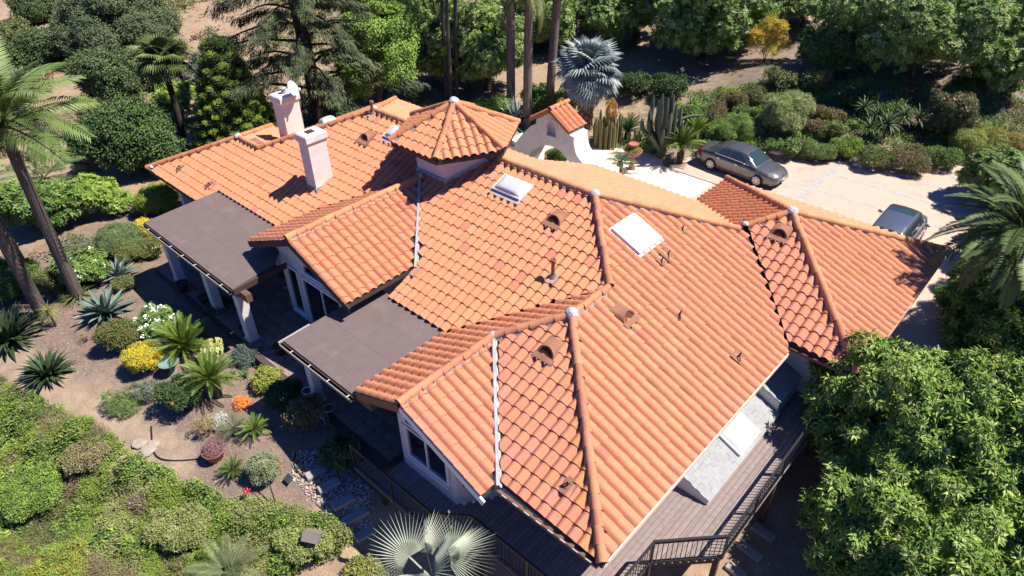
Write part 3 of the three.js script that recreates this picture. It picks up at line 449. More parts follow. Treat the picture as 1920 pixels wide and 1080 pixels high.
for (let k = 0; k < 8; k++) hpart('gutter_strap', bar(P3(4.2 + k * 0.37, -9.12, 2.875), P3(4.36 + k * 0.37, -9.12, 2.875), 0.03, 0.012), M.flash);
// windows: dark panes set back in white frames
function windowV(u0, u1, h0, h1, v, mull = [], fr = 0.09) {     // on a wall that faces -v
  const w = hpart('window', bx(u0, u1, v - 0.02, v + 0.02, h0, h1), M.glass), off = (x) => x.translate(-HP.x, -HP.y, -HP.z);
  for (const [a, b, c, d] of [[u0 - fr, u0, h0 - fr, h1 + fr], [u1, u1 + fr, h0 - fr, h1 + fr], [u0, u1, h0 - fr, h0], [u0, u1, h1, h1 + fr]]) part('frame', off(bx(a, b, v - 0.07, v + 0.01, c, d)), M.trim, w);
  for (const m of mull) part('mullion', off(bx(m - 0.03, m + 0.03, v - 0.055, v + 0.01, h0, h1)), M.trim, w);
  part('sill', off(bx(u0 - fr - 0.03, u1 + fr + 0.03, v - 0.12, v + 0.01, h0 - fr - 0.06, h0 - fr - 0.002)), M.trim, w);
}
windowV(-8.55, -7.95, 1.05, 2.95, -7.0, []); windowV(-7.55, -5.35, 0.85, 2.85, -7.0, [-6.45]); windowV(-7.3, -5.4, 3.25, 3.95, -7.0, []);
windowV(0.42, 2.0, 1.35, 2.55, -8.98, [1.2]); windowV(0.42, 1.9, 2.72, 3.1, -8.98, []); windowV(-14.2, -12.8, 0.8, 2.6, -5.7, [-13.5]); windowV(3.6, 5.2, 1.3, 2.5, -7.95, [4.4]);
{ const g = quad(P3(2.42, -8.83, 1.4), P3(2.86, -8.19, 1.4), P3(2.86, -8.19, 2.4), P3(2.42, -8.83, 2.4)); g.translate(0.02, 0, 0.02); hpart('window', g, M.glass); }
// ---------------------------------------------------------------- low roofs over the patio
M.gutter = std(lin(0.5, 0.48, 0.45), 0.6, { map: T.speck });
function patioRoof(u0, u1, v0, v1, hOut, hIn, cols, endGutter, notch) {
  const f = (v) => mix(hOut, hIn, (v - v0) / (v1 - v0)); const off = (x) => x.translate(-HP.x, -HP.y, -HP.z);
  const poly = notch || [[u0, v0], [u1, v0], [u1, v1], [u0, v1]];
  const g = prism(poly, 0, 0.16), p = g.attributes.position; for (let i = 0; i < p.count; i++) p.setY(i, p.getY(i) + f(-p.getZ(i)) - 0.16); g.computeVertexNormals();
  const r = hpart('patio_roof', g, new THREE.MeshStandardMaterial({ color: 0xffffff, map: T.felt, roughness: 0.9, side: THREE.DoubleSide }));
  const rib = std(lin(0.06, 0.035, 0.03), 0.8);
  part('fascia', off(bar(P3(u0, v0 - 0.03, hOut - 0.15), P3(u1, v0 - 0.03, hOut - 0.15), 0.05, 0.2)), rib, r); part('fascia', off(bar(P3(u1 + 0.03, v0, hOut - 0.13), P3(u1 + 0.03, v1 - 1.2, f(v1 - 1.2) - 0.13), 0.05, 0.22)), rib, r);
  // open gutter: back, bottom, front lip
  const gs = []; const gd = []; for (const [o0, h0, o1, h1, dk] of [[0.06, -0.04, 0.06, -0.15, 1], [0.06, -0.15, 0.13, -0.15, 1], [0.13, -0.15, 0.145, -0.045, 1], [0.145, -0.045, 0.165, -0.045], [0.165, -0.045, 0.15, -0.16], [0.15, -0.16, 0.06, -0.16]]) (dk ? gd : gs).push(quad(P3(u0, v0 - o0, hOut + h0), P3(u1, v0 - o0, hOut + h0), P3(u1, v0 - o1, hOut + h1), P3(u0, v0 - o1, hOut + h1)));
  part('gutter', off(merge(gs)), M.gutter, r); part('gutter_trough', off(merge(gd)), M.louver, r); for (let u = u0 + 0.6; u < u1; u += 0.95) part('gutter_strap', off(bx(u - 0.012, u + 0.012, v0 - 0.16, v0 - 0.05, hOut - 0.05, hOut - 0.04)), M.trim, r);
  if (endGutter) part('drip_edge', off(bar(P3(u0 - 0.03, v0 - 0.15, hOut - 0.02), P3(u0 - 0.03, v0 + 1.0, f(v0 + 1) - 0.02), 0.07, 0.05)), M.gutter, r);
  for (const [u, v, w] of cols) { const cv = v, c = hpart('column', bx(u - w / 2, u + w / 2, cv - w / 2, cv + w / 2, 0.0, hOut - 0.52, 0.02), M.wall); part('column_base', off(bx(u - w / 2 - 0.03, u + w / 2 + 0.03, cv - w / 2 - 0.03, cv + w / 2 + 0.03, 0.3, FL + 0.1, 0.01)), M.wall, c); }
  part('beam', off(bx(u0 + 0.2, u1 + 0.42, v0 + 0.2, v0 + 0.42, hOut - 0.52, hOut - 0.2)), std(lin(0.17, 0.105, 0.085), 0.8, { map: T.grain }), r);
}
T.felt = tex(512, (x, y) => {                     // weathered felt sheets: seams and pale dusty stains
  let n = 0.41 + 0.03 * tfbm(x, y, 8, 2) + 0.02 * (hash(x * 512 | 0, y * 512 | 0) - 0.5); const st = clamp((tfbm(x, y, 3, 11) + tfbm(x, y, 22, 5) * 0.6 - 0.22) * 1.2); const seam = Math.abs(((y * 3) % 1) - 0.5) < 0.012 || Math.abs(((x * 2 + 0.2) % 1) - 0.5) < 0.006 ? -0.035 : 0;
  n += seam; const streak = clamp((tnoise(x * 0.5, y, 3, 20) * 1.4 - 0.2)) * clamp(0.5 + tnoise(x, y * 1, 40, 6)) * 0.06;
  return [n * 1.01 + st * 0.10 + streak, n * 0.885 + st * 0.095 + streak * 0.9, n * 0.88 + st * 0.06 + streak * 0.6];
}, 0.31);
patioRoof(-15.2, -8.3, -9.28, -5.98, 3.24, 3.36, [[-14.4, -8.95, 0.34], [-11.2, -8.95, 0.34], [-8.66, -8.98, 0.36]], false, [[-15.2, -9.28], [-8.3, -9.28], [-8.5, -7.6], [-9.5, -6.6], [-9.8, -5.98], [-15.2, -5.98]]);
patioRoof(-4.62, -1.02, -9.62, -5.98, 3.22, 3.33, [[-4.1, -9.2, 0.3]], true);
{ const c = thing('wall_end_post', 'white post under the far eave corner beside the clipped hedge', 'post', P3(-18.9, -6.2, 0.4)); part('shaft', new THREE.BoxGeometry(0.3, 2.6, 0.3).translate(0, 1.25, 0), M.wall, c); part('capital', new THREE.BoxGeometry(0.38, 0.12, 0.38).translate(0, 2.48, 0), M.wall, c); }
// ---------------------------------------------------------------- patio paving, deck, lean-to skylight boxes
{
  const base = struct('patio', prism([[-16.0, -9.32], [-8.7, -9.45], [-2.7, -9.56], [-0.4, -9.95], [0.05, -8.9], [0, -5.6], [-16.0, -5.6]], -0.2, FL - 0.025), std(lin(0.10, 0.075, 0.065), 0.95, { map: T.speck }));
  const cols = [0, 1, 2, 3, 4].map((k) => std(lin(0.30 + k * 0.02, 0.215 + k * 0.016, 0.185 + k * 0.018), 0.8, { map: T.speck }));
  const pv = bx(-0.222, 0.222, -0.222, 0.222, -0.022, 0, 0.008); let n = 0;
  for (let i = 0; i < 34; i++) for (let j = 0; j < 8; j++) { const u = -15.75 + i * 0.46, v = -9.05 + j * 0.46; if (u > -0.2 || (u < -9.3 && v > -6.1) || (u > -9.1 && u < -4.3 && v > -7.2)) continue; if (n++ > 295) continue; const t = part('paver', pv, cols[(hash(i, j) * 5) | 0], base); t.position.set(u, FL + (hash(i, j + 9) - 0.5) * 0.004, -v); }
}
{
  const vMin = (u) => (u < 2.6 ? -10.15 : u < 3.4 ? mix(-10.15, -9.5, (u - 2.6) / 0.8) : u < 7.36 ? -9.5 : -6.9 + (u - 7.36) * 1.05), vMax = (u) => (u < 0 ? -9.75 : u < 2.3 ? -9.0 : u < 2.97 ? mix(-9, -8, (u - 2.3) / 0.67) : u < 6.32 ? -7.97 : 1.66);
  const frame = struct('deck', merge([bx(-0.9, 2.6, -10.08, -9.98, FL - 0.3, FL - 0.05), bx(3.4, 7.19, -9.43, -9.33, FL - 0.3, FL - 0.05), bx(7.2, 7.3, -9.4, -6.9, FL - 0.32, FL - 0.04), bx(8.5, 8.6, -5.5, 1.6, FL - 0.32, FL - 0.04), bar(P3(7.3, -6.8, FL - 0.18), P3(8.55, -5.5, FL - 0.18), 0.08, 0.28), ...[[7.2, -8.5], [7.3, -6.9], [8.52, -5.5], [8.52, -2], [8.52, 1.3], [3.4, -9.3], [0, -9.9]].map(([u, v]) => bx(u - 0.07, u + 0.07, v - 0.07, v + 0.07, -3, FL - 0.05))]), M.deckwood);
  const cols = [0, 1, 2].map((k) => std(lin(0.31 + k * 0.022, 0.245 + k * 0.018, 0.235 + k * 0.018), 0.75, { map: T.grain }));
  for (let k = 0, u = -0.95; u < 8.62; u += 0.148, k++) { const a = vMin(u + 0.07), b = vMax(u + 0.07); if (b - a < 0.1) continue; part('deck_board', bx(u, u + 0.14, a, b, FL - 0.045, FL - 0.006 + (hash(k, 2) - 0.5) * 0.003, 0.006), cols[k % 3], frame); }
}
function railing(name, label, pts, h = 0.98, gap = 0.125) {
  const r = thing(name, label, 'railing', P3(pts[0][0], pts[0][1], FL), 'black metal deck railings'), o = r.position, met = M.rail;
  const add = (n, g) => part(n, g.translate(-o.x, -o.y, -o.z), met, r);
  for (let i = 0; i + 1 < pts.length; i++) {
    const [a, b] = [pts[i], pts[i + 1]], L = Math.hypot(b[0] - a[0], b[1] - a[1]), f = (t, z) => P3(mix(a[0], b[0], t), mix(a[1], b[1], t), FL + z);
    add('top_rail', bar(f(0, h), f(1, h), 0.06, 0.04)); add('bottom_rail', bar(f(0, 0.1), f(1, 0.1), 0.035, 0.03)); add('sub_rail', bar(f(0, h - 0.1), f(1, h - 0.1), 0.03, 0.025));
    const np = Math.max(1, Math.round(L / 1.9)); for (let k = i ? 1 : 0; k <= np; k++) add('post', bar(f(k / np, 0), f(k / np, h), 0.055));
    const nb = Math.round(L / gap); for (let k = 1; k < nb; k++) add('baluster', bar(f(k / nb, 0.1), f(k / nb, h - 0.1), 0.017));
  }
}
M.rail = std(lin(0.035, 0.037, 0.045), 0.35, { metalness: 0.3 });
railing('deck_railing', 'black metal railing along the sunlit deck beside the big glossy tree', [[7.36, -9.46], [7.36, -6.93], [8.66, -5.55], [8.62, 1.6]]);
railing('deck_railing', 'black metal railing in the shade below the bay window', [[-0.95, -9.8], [-0.95, -10.1], [2.6, -10.1], [3.4, -9.46], [7.3, -9.46]]);
// grey shingled lean-to boxes against the wall, the lower one carrying a skylight
function leanTo(name, label, u0, u1, v0, v1, hOut, hIn, bs, lit) {
  const t = (hIn - hOut) / (u1 - u0), g = thing(name, label, 'lean-to', P3(u0, v0, FL), 'shingled lean-to boxes'), o = g.position, off = (x) => x.translate(-o.x, -o.y, -o.z);
  const s = slope('lean_slope', '+u', u1, hOut, [], C.pale, { t }); slopes.pop();
  const sh = new THREE.Shape([new THREE.Vector2(u0, FL), new THREE.Vector2(u1 - 0.02, FL), new THREE.Vector2(u1 - 0.02, hOut - 0.02), new THREE.Vector2(u0, hIn - 0.02)]); const body = new THREE.ExtrudeGeometry(sh, { depth: v1 - v0, bevelEnabled: false }); body.translate(0, 0, -v1); part('body', off(boxUV(body)), M.wall, g);
  const k = Math.sqrt(1 + t * t), cols = [0, 1, 2, 3].map((q) => std(lin(...bs.map((x) => x * (0.95 + q * 0.035))), 0.9)), ex = 0.16 / k, rows = Math.ceil((u1 - u0) / ex);
  for (let j = 0; j < rows; j++) for (let v = v0 - (j % 2) * 0.14, i = 0; v < v1 - 0.02; v += 0.285, i++) { const a = Math.max(v, v0 - 0.02), b = Math.min(v + 0.28, v1 + 0.02); if (b - a < 0.03) continue; part('shingle', off(boxOn(s, a, b, j * ex - 0.01, Math.min(j * ex + ex * 1.02, u1 - u0), 0.002 + (hash(i, j) * 3 | 0) * 0.003, 0.016 + (hash(i, j) * 3 | 0) * 0.003)), cols[(hash(i + 5, j) * 4) | 0], g); }
  return { g, s, off };
}
{
  const a = leanTo('lean_to', 'pale grey shingled lean-to with a white skylight standing on the deck', 6.28, 7.57, -4.35, 0.1, FL + 0.17, FL + 0.75, [0.31, 0.325, 0.345]);
  const q = [[1345, 815], [1390, 862], [1425, 815], [1380, 775]].map(([x, y]) => a.s.pix(x, y)), a0 = Math.min(...q.map((c) => c[0])), a1 = Math.max(...q.map((c) => c[0]));
  part('skylight', a.off(boxOn(a.s, a0, a1, 0.12, 1.0, 0.01, 0.12)), M.trim, a.g); part('dome', a.off(domeOn(a.s, a0 + 0.04, a1 - 0.04, 0.15, 0.97, 0.12, 0.13)), M.dome, a.g);
  leanTo('lean_to', 'taller lean-to with grey shingles in the corner below the garage eave', 6.28, 7.5, 0.1, 1.72, FL + 0.62, FL + 1.15, [0.31, 0.325, 0.345]);
}
// ---------------------------------------------------------------- forecourt, driveway and its paver bands
M.drive = std(0xffffff, 0.9, { map: tex(512, (x, y) => { const n = 0.86 + 0.05 * tfbm(x, y, 4, 3) + 0.035 * tfbm(x, y, 18, 7) + 0.035 * (hash(x * 512 | 0, y * 512 | 0) - 0.5), st = clamp(tfbm(x, y, 7, 14) * 1.4 - 0.2) * 0.14; return [n * 0.85 - st, n * 0.75 - st, n * 0.68 - st]; }, 0.14), bumpMap: T.speckBump, bumpScale: 0.004 });
M.court = std(0xffffff, 0.85, { map: tex(512, (x, y) => { const fx = (x * 8) % 1, fy = (y * 8) % 1, j = fx < 0.022 || fy < 0.022 ? -0.07 : 0, h = hash(x * 8 | 0, y * 8 | 0); const n = 0.885 + 0.035 * h + 0.03 * tfbm(x, y, 12) + j; return [n * 0.93, n * 0.855, n * 0.80]; }, 1 / 4.8) });
const sheet = (poly, h) => { const g = new THREE.ShapeGeometry(new THREE.Shape(poly.map(([u, v]) => new THREE.Vector2(u, v)))); g.rotateX(-Math.PI / 2); g.translate(0, h, 0); uvFromXZ(g); return g; };
{
  struct('driveway', prism(DRIVE, -0.25, 0.02), M.drive);
  struct('forecourt', prism([[-13.5, 6.5], [-2.504, 6.5], [-2.504, 14.3], [-5.6, 14.4], [-6.4, 15.6], [-9.2, 14.6], [-10.5, 13.4], [-13.5, 13.2]], -0.25, 0.03), M.court);
  const bandMat = std(0xffffff, 0.9, { map: tex(256, (x, y) => { const fx = (x * 8 + ((y * 8 | 0) % 2) * 0.5) % 1, fy = (y * 8) % 1, h = hash(x * 8 | 0, y * 8 | 0); const n = (fx < 0.06 || fy < 0.06 ? 0.62 : 0.78 + 0.08 * h) + 0.03 * tfbm(x, y, 16); return [n * 0.82, n * 0.80, n * 0.785]; }, 1 / 1.6) });
  const band = (u0, u1, v0, v1) => struct('paver_band', sheet([[u0, v0], [u1, v0], [u1, v1], [u0, v1]], 0.024), bandMat);
  band(1.4, 1.82, 9.8, 21.2); band(1.824, 9.1, 17.16, 17.36); band(1.824, 9.0, 19.36, 19.56); band(1.824, 8.9, 21.36, 21.56); band(-4.6, 1.396, 17.2, 17.36);
  struct('paver_band', sheet([[5.3, 24.3], [5.45, 24.45], [8.5, 21.9], [8.35, 21.75]], 0.028), bandMat);
  const blue = struct('tile_inlay', bx(-4.75, -1.6, 14.26, 14.37, 0.0, 0.034), std(lin(0.55, 0.5, 0.47), 0.6));
  const bm = std(lin(0.035, 0.04, 0.16), 0.35); for (let k = 0; k < 30; k++) part('blue_tile', bx(-4.74 + k * 0.105, -4.66 + k * 0.105, 14.265, 14.365, 0.034, 0.039), bm, blue);
  struct('side_path', prism([[8.9, 5.58], [10.4, 5.58], [11.0, 3.2], [10.6, 2.0], [9.3, 2.2]], -0.9, 0.0), M.drive);
}
// ---------------------------------------------------------------- arched entrance gate with its own little tiled roof
{
  const V0 = 9.2, gp = (x, y) => { const p = atV(920 + x / 5.0526, 170 + y / 5.0526, V0); return new THREE.Vector2(p.u, p.h); };
  const L = [[240, 490], [280, 440], [330, 385], [385, 335], [432, 315], [435, 268], [575, 205], [748, 385], [750, 425], [786, 442]].map(([x, y]) => gp(x, y)); L.push(...new THREE.SplineCurve([[786, 500], [806, 590], [848, 660], [900, 708], [955, 742]].map(([x, y]) => gp(x, y))).getPoints(24)); { const lc = new THREE.SplineCurve([[240, 490], [280, 440], [330, 385], [385, 335], [432, 315]].map(([x, y]) => gp(x, y))).getPoints(20); L.splice(0, 5, ...lc); }
  const a = L[0], z = L[L.length - 1], out = [new THREE.Vector2(a.x - 0.6, -0.1), new THREE.Vector2(a.x - 0.6, a.y), ...L, new THREE.Vector2(z.x + 0.9, z.y - 0.05), new THREE.Vector2(z.x + 0.9, -0.1)];
  const arch0 = [[300, 800], [325, 700], [359, 631], [399, 563], [468, 530], [551, 520], [652, 563], [723, 647], [755, 690], [775, 760]].map(([x, y]) => gp(x, y)), arch = new THREE.SplineCurve(arch0).getPoints(40).map((q) => new THREE.Vector2(q.x, Math.max(q.y, 0.06))), hole = [new THREE.Vector2(arch[0].x, 0.02), ...arch, new THREE.Vector2(arch[arch.length - 1].x, 0.02)];
  const nich = [[536, 420], [533, 330], [545, 295], [575, 278], [605, 300], [622, 345], [622, 445]].map(([x, y]) => gp(x, y));
  const g = thing('entrance_gate', 'white stucco arched gate with a niche and a small tiled roof', 'gate', P3(a.x, V0, 0)), o = g.position, off = (x) => x.translate(-o.x, -o.y, -o.z);
  const ex = (holes, d0, d1) => { const s = new THREE.Shape(out); s.holes = holes.map((h) => new THREE.Path(h)); const e = new THREE.ExtrudeGeometry(s, { depth: d1 - d0, bevelEnabled: true, bevelSize: 0.015, bevelThickness: 0.015, bevelSegments: 2 }); e.translate(0, 0, -V0 - d1); return boxUV(e.index ? e.toNonIndexed() : e); };
  part('front_wall', off(ex([hole, nich], 0, 0.28)), M.pink, g); part('back_wall', off(ex([hole], 0.281, 1.15)), M.pink, g);
  const tr = new THREE.Shape(nich.map((p) => new THREE.Vector2((p.x - nich[3].x) * 1.28 + nich[3].x + 0.03, (p.y - (nich[0].y + nich[3].y) / 2) * 1.2 + (nich[0].y + nich[3].y) / 2))); tr.holes = [new THREE.Path(nich)]; const te = new THREE.ExtrudeGeometry(tr, { depth: 0.04, bevelEnabled: false }); te.translate(0, 0, -V0 + 0.013); part('niche_trim', off(boxUV(te)), M.pink, g);
  // roof: two slopes that fall along the wall, ridge across it
  const pk = gp(575, 178), le = gp(383, 262), re = gp(762, 388), tl = (pk.y - re.y) / (re.x - pk.x), v0 = V0 - 0.14, v1 = V0 + 1.3;
  for (const [face, e, ue] of [['+u', re, re.x], ['-u', le, le.x]]) {
    const t = face === '+u' ? tl : (pk.y - le.y) / (pk.x - le.x), s = slope('gate_slope', face, ue, e.y, [], C.orange, { t, id: 40 }); slopes.pop(); const run = Math.abs(ue - pk.x), sg = face === '+u' ? 1 : -1;
    const b = part('roof_slope', off(boxOn(s, sg > 0 ? v0 : -v1, sg > 0 ? v1 : -v0, 0, run, -0.12, 0.0)), M.underlay, g), nc = Math.ceil(run / TL), nb = 4, w = (v1 - v0) / nb, kk = Math.sqrt(1 + t * t);
    for (let j = 0; j < nc; j++) for (let i = 0; i < nb; i++) { const tl2 = part('tile', variants[(i + j) % 4], matFor(tileColor(s, i + j * 3, j, i, j).map((x, q) => x * [0.96, 0.86, 0.8][q])), b), A = P3(s.A[0], s.A[1], 0), Z = A.clone().cross(s.up); tl2.applyMatrix4(new THREE.Matrix4().makeBasis(A.clone().multiplyScalar(w / TW), s.up, Z.multiplyScalar(run / nc / TL * kk / KS)).setPosition(s.pt((sg > 0 ? v0 : -v1) + (i + 0.5) * w, (j + 0.5) * run / nc, 0.01).sub(o))); }
    part('rake_tile', off(bar(s.pt(sg > 0 ? v0 - 0.02 : -v0 + 0.02, 0, -0.03), s.pt(sg > 0 ? v0 - 0.02 : -v0 + 0.02, run, -0.03), 0.05, 0.17)), capMat('deep', 0), g);
  }
  for (let k = 0; k < 4; k++) { const t = part('ridge_tile', capGeo, capMat('orange', k % 4), g); t.position.copy(P3(pk.x, v0 + k * 0.375, pk.y + 0.05).sub(o)); t.rotation.x = 0.05; }
}
// ---------------------------------------------------------------- cars
const paint1 = new THREE.MeshPhysicalMaterial({ color: lin(0.15, 0.15, 0.155), metalness: 0.6, roughness: 0.33, clearcoat: 1, clearcoatRoughness: 0.04, side: THREE.DoubleSide });
const paint2 = new THREE.MeshPhysicalMaterial({ color: lin(0.15, 0.18, 0.215), metalness: 0.6, roughness: 0.32, clearcoat: 1, clearcoatRoughness: 0.04, side: THREE.DoubleSide });
const carGlass = new THREE.MeshPhysicalMaterial({ color: lin(0.03, 0.055, 0.06), roughness: 0.03, clearcoat: 1, side: THREE.DoubleSide });
const rubber = std(lin(0.012, 0.012, 0.012), 0.85), alloy = std(lin(0.55, 0.55, 0.56), 0.3, { metalness: 0.7 }), chrome = std(lin(0.6, 0.6, 0.62), 0.15, { metalness: 0.9 }), black = std(lin(0.015, 0.015, 0.016), 0.6);
const lampMat = new THREE.MeshPhysicalMaterial({ color: lin(0.2, 0.21, 0.22), roughness: 0.08, clearcoat: 1 }), tailMat = new THREE.MeshPhysicalMaterial({ color: lin(0.35, 0.02, 0.015), roughness: 0.1, clearcoat: 1 });
const lerpK = (keys, x) => { if (x <= keys[0][0]) return keys[0][1]; for (let i = 0; i + 1 < keys.length; i++) if (x <= keys[i + 1][0]) { const t = (x - keys[i][0]) / (keys[i + 1][0] - keys[i][0]), s = t * t * (3 - 2 * t); return mix(keys[i][1], keys[i + 1][1], mix(t, s, 0.5)); } return keys[keys.length - 1][1]; };
function surf(fn, nu, nv) { const pos = [], uv = [], idx = []; for (let j = 0; j <= nv; j++) for (let i = 0; i <= nu; i++) { const p = fn(i / nu, j / nv); pos.push(...p); uv.push(i / nu, j / nv); if (i < nu && j < nv) { const k = j * (nu + 1) + i; idx.push(k, k + 1, k + nu + 2, k, k + nu + 2, k + nu + 1); } } const g = new THREE.BufferGeometry(); g.setAttribute('position', new THREE.Float32BufferAttribute(pos, 3)); g.setAttribute('uv', new THREE.Float32BufferAttribute(uv, 2)); g.setIndex(idx); g.computeVertexNormals(); return g; }
function car(name, label, c, pos, yaw) {             // local x forward, y up, z to the right
  const g = thing(name, label, 'car', pos); g.rotation.y = yaw; const L = c.len / 2;
  const W = (x) => lerpK([[-L, c.w * 0.80], [-L + 0.35, c.w * 0.96], [-0.6, c.w], [0.8, c.w], [L - 0.75, c.w * 0.95], [L - 0.2, c.w * 0.80], [L, c.w * 0.62]], x) / 2, top = (x) => lerpK(c.deck, x), bot = (x) => lerpK([[-L, 0.42], [-L + 0.3, 0.26], [-L + 0.8, 0.2], [L - 0.8, 0.2], [L - 0.25, 0.22], [L, 0.34]], x);
  const sec = (x, t) => { const w = W(x), b = bot(x), h = top(x), k = t * 2 - 1, s = Math.sign(k), a = Math.abs(k); let y, z; if (a > 0.55) { const q = (1 - a) / 0.45; y = mix(b, h - 0.1, q); z = w * (0.93 + 0.07 * Math.sin(q * Math.PI * 0.85)); } else { const q = a / 0.55; z = w * 0.955 * Math.pow(q, 0.82); y = h - 0.1 * Math.pow(q, 5) + 0.035 * (1 - q * q); } return [x, y, s * z]; };
  part('body', merge([surf((i, j) => sec(mix(-L, L, i), j), 40, 28), ...[-1, 1].map((e) => surf((i, j) => { const p = sec(e * L, j); return [p[0] + e * 0.03 * i, mix(p[1], 0.6, i), mix(p[2], 0, i)]; }, 1, 28))]), c.paint, g);
  const gh = c.gh, belt = (x) => top(x) - 0.03, R = (x) => lerpK(gh.roof, x), wr = (x) => lerpK(gh.rw, x);
  const cab = (x, t, o = 0) => { const b = belt(x), h = Math.max(b, R(x)), wb = W(x) * 0.93, k = t * 2 - 1, s = Math.sign(k), a = Math.abs(k), wt = Math.min(wb, wr(x)); let y, z; if (a > 0.5) { const q = (1 - a) / 0.5; y = mix(b, h, q); z = mix(wb, wt, Math.pow(q, 1.15)) + o; } else { const q = a / 0.5; z = wt * Math.pow(q, 0.9); y = h + 0.045 * (1 - q * q) * clamp((h - b) / 0.2) + o * (1 - q); if (q > 0.97) z += o; } return [x, y, s * z]; };
  part('cabin', surf((i, j) => cab(mix(gh.x0, gh.x1, i), j), 36, 28), c.paint, g);
  for (const [x0, x1, s0, s1] of gh.side) for (const s of [-1, 1]) part('side_window', surf((i, j) => { const x = mix(x0 + s0 * j, x1 - s1 * j, i), t = mix(0.955, 0.80, j) / 1, p = cab(x, 0.5 + s * (t - 0.5), 0.008); return [p[0], p[1], p[2]]; }, 8, 4), carGlass, g);
  for (const [n, xa, xb, m] of gh.screens) part(n, surf((i, j) => { const x = mix(xa, xb, i), p = cab(x, mix(0.5 - m, 0.5 + m, j), 0.008); return [p[0] + (n === 'windscreen' ? 0.004 : -0.004), p[1] + 0.008, p[2] * 1.0]; }, 12, 12), carGlass, g);
  if (c.sunroof) part('sunroof', surf((i, j) => { const p = cab(mix(c.sunroof[0], c.sunroof[1], i), mix(0.29, 0.71, j), 0.006); return [p[0], p[1] + 0.006, p[2]]; }, 6, 10), carGlass, g);
  for (const x of c.axles) for (const s of [-1, 1]) {
    const z = s * (W(x) - 0.10); part('wheel_arch', surf((i, j) => { const a = Math.PI * i * 1.0, r = mix(0.30, 0.375, j); return [x + Math.cos(a) * r, 0.33 + Math.sin(a) * r, s * (W(x) * 1.002 + 0.004)]; }, 16, 1), black, g);
    const w = part('wheel', new THREE.CylinderGeometry(0.33, 0.33, 0.22, 28).rotateX(Math.PI / 2), rubber, g); w.position.set(x, 0.33, z); const f = s * 0.112;
    part('rim', new THREE.CylinderGeometry(0.225, 0.225, 0.015, 24).rotateX(Math.PI / 2).translate(0, 0, f), std(lin(0.22, 0.22, 0.22), 0.4, { metalness: 0.6 }), w);
    for (let k = 0; k < 7; k++) part('spoke', new THREE.BoxGeometry(0.065, 0.2, 0.02).translate(0, 0.11, f * 1.09).rotateZ(k * Math.PI * 2 / 7), alloy, w); part('rim_edge', new THREE.TorusGeometry(0.222, 0.016, 6, 24).translate(0, 0, f * 1.06), alloy, w); part('hub', new THREE.CylinderGeometry(0.05, 0.05, 0.03, 12).rotateX(Math.PI / 2).translate(0, 0, f * 1.1), alloy, w);
  }
  for (const s of [-1, 1]) {
    const hx = L - 0.17; part('headlight', surf((i, j) => { const x = mix(L - 0.52, L - 0.10, i), t = mix(0.70, 0.80, j) - 0.03 * i, p = sec(x, 0.5 + s * (t - 0.5)); return [p[0] + 0.012, p[1] + 0.008, p[2] + s * 0.008]; }, 8, 4), lampMat, g); void hx;
    part('tail_light', surf((i, j) => { const x = mix(-L + 0.03, -L + 0.32, i), t = mix(0.71, 0.82, j), p = sec(x, 0.5 + s * (t - 0.5)); return [p[0] - 0.01, p[1] + 0.004, p[2] + s * 0.008]; }, 6, 4), tailMat, g);
    const m = part('mirror', new THREE.SphereGeometry(0.1, 12, 8).scale(0.7, 0.7, 1.15), c.paint, g); m.position.set(gh.x1 - 0.62, belt(gh.x1 - 0.6) + 0.09, s * (W(0.6) + 0.09));
    for (const hx2 of c.handles) part('door_handle', new THREE.BoxGeometry(0.16, 0.03, 0.03).translate(hx2, top(hx2) - 0.17, s * (W(hx2) + 0.005)), chrome, g);
    for (const dx of c.doors) part('door_seam', new THREE.BoxGeometry(0.008, 0.5, 0.006).translate(dx, top(dx) - 0.36, s * (W(dx) * 0.998 + 0.001)), black, g);
    part('belt_trim', surf((i, j) => { const x = mix(gh.side[0][0] - 0.1, gh.side[gh.side.length - 1][1] + 0.1, i), p = cab(x, 0.5 + s * 0.47, 0.012); return [p[0], p[1] - 0.015 + j * 0.018, p[2]]; }, 12, 1), chrome, g);
  }
  part('grille', surf((i, j) => { const z = mix(-0.42, 0.42, i); return [L - 0.045 - 0.14 * (z / 0.5) ** 2 + 0.03 * (1 - j), mix(0.60, 0.71, j), z]; }, 10, 3), black, g); for (let k = 0; k < 3; k++) part('grille_bar', surf((i, j) => { const z = mix(-0.42, 0.42, i); return [L - 0.03 - 0.14 * (z / 0.5) ** 2, 0.62 + k * 0.035 + j * 0.012, z]; }, 10, 1), chrome, g);
  part('lower_intake', surf((i, j) => { const z = mix(-0.5, 0.5, i); return [L + 0.012 - 0.16 * (z / 0.6) ** 2, mix(0.32, 0.43, j), z]; }, 10, 2), black, g); part('number_plate', new THREE.BoxGeometry(0.012, 0.12, 0.3).translate(L + 0.03, 0.5, 0), std(lin(0.6, 0.6, 0.62), 0.5), g);
  for (const s of [-1, 1]) part('fog_light', new THREE.CylinderGeometry(0.06, 0.06, 0.02, 10).rotateZ(Math.PI / 2).translate(L - 0.13, 0.37, s * 0.62), black, g);
  part('floor_pan', new THREE.BoxGeometry(c.len - 0.7, 0.06, c.w - 0.25).translate(0, 0.2, 0), black, g);
  part('roof_aerial', new THREE.ConeGeometry(0.03, 0.09, 6).translate(gh.fin, R(gh.fin) + 0.08, 0), c.finMat || c.paint, g);
}
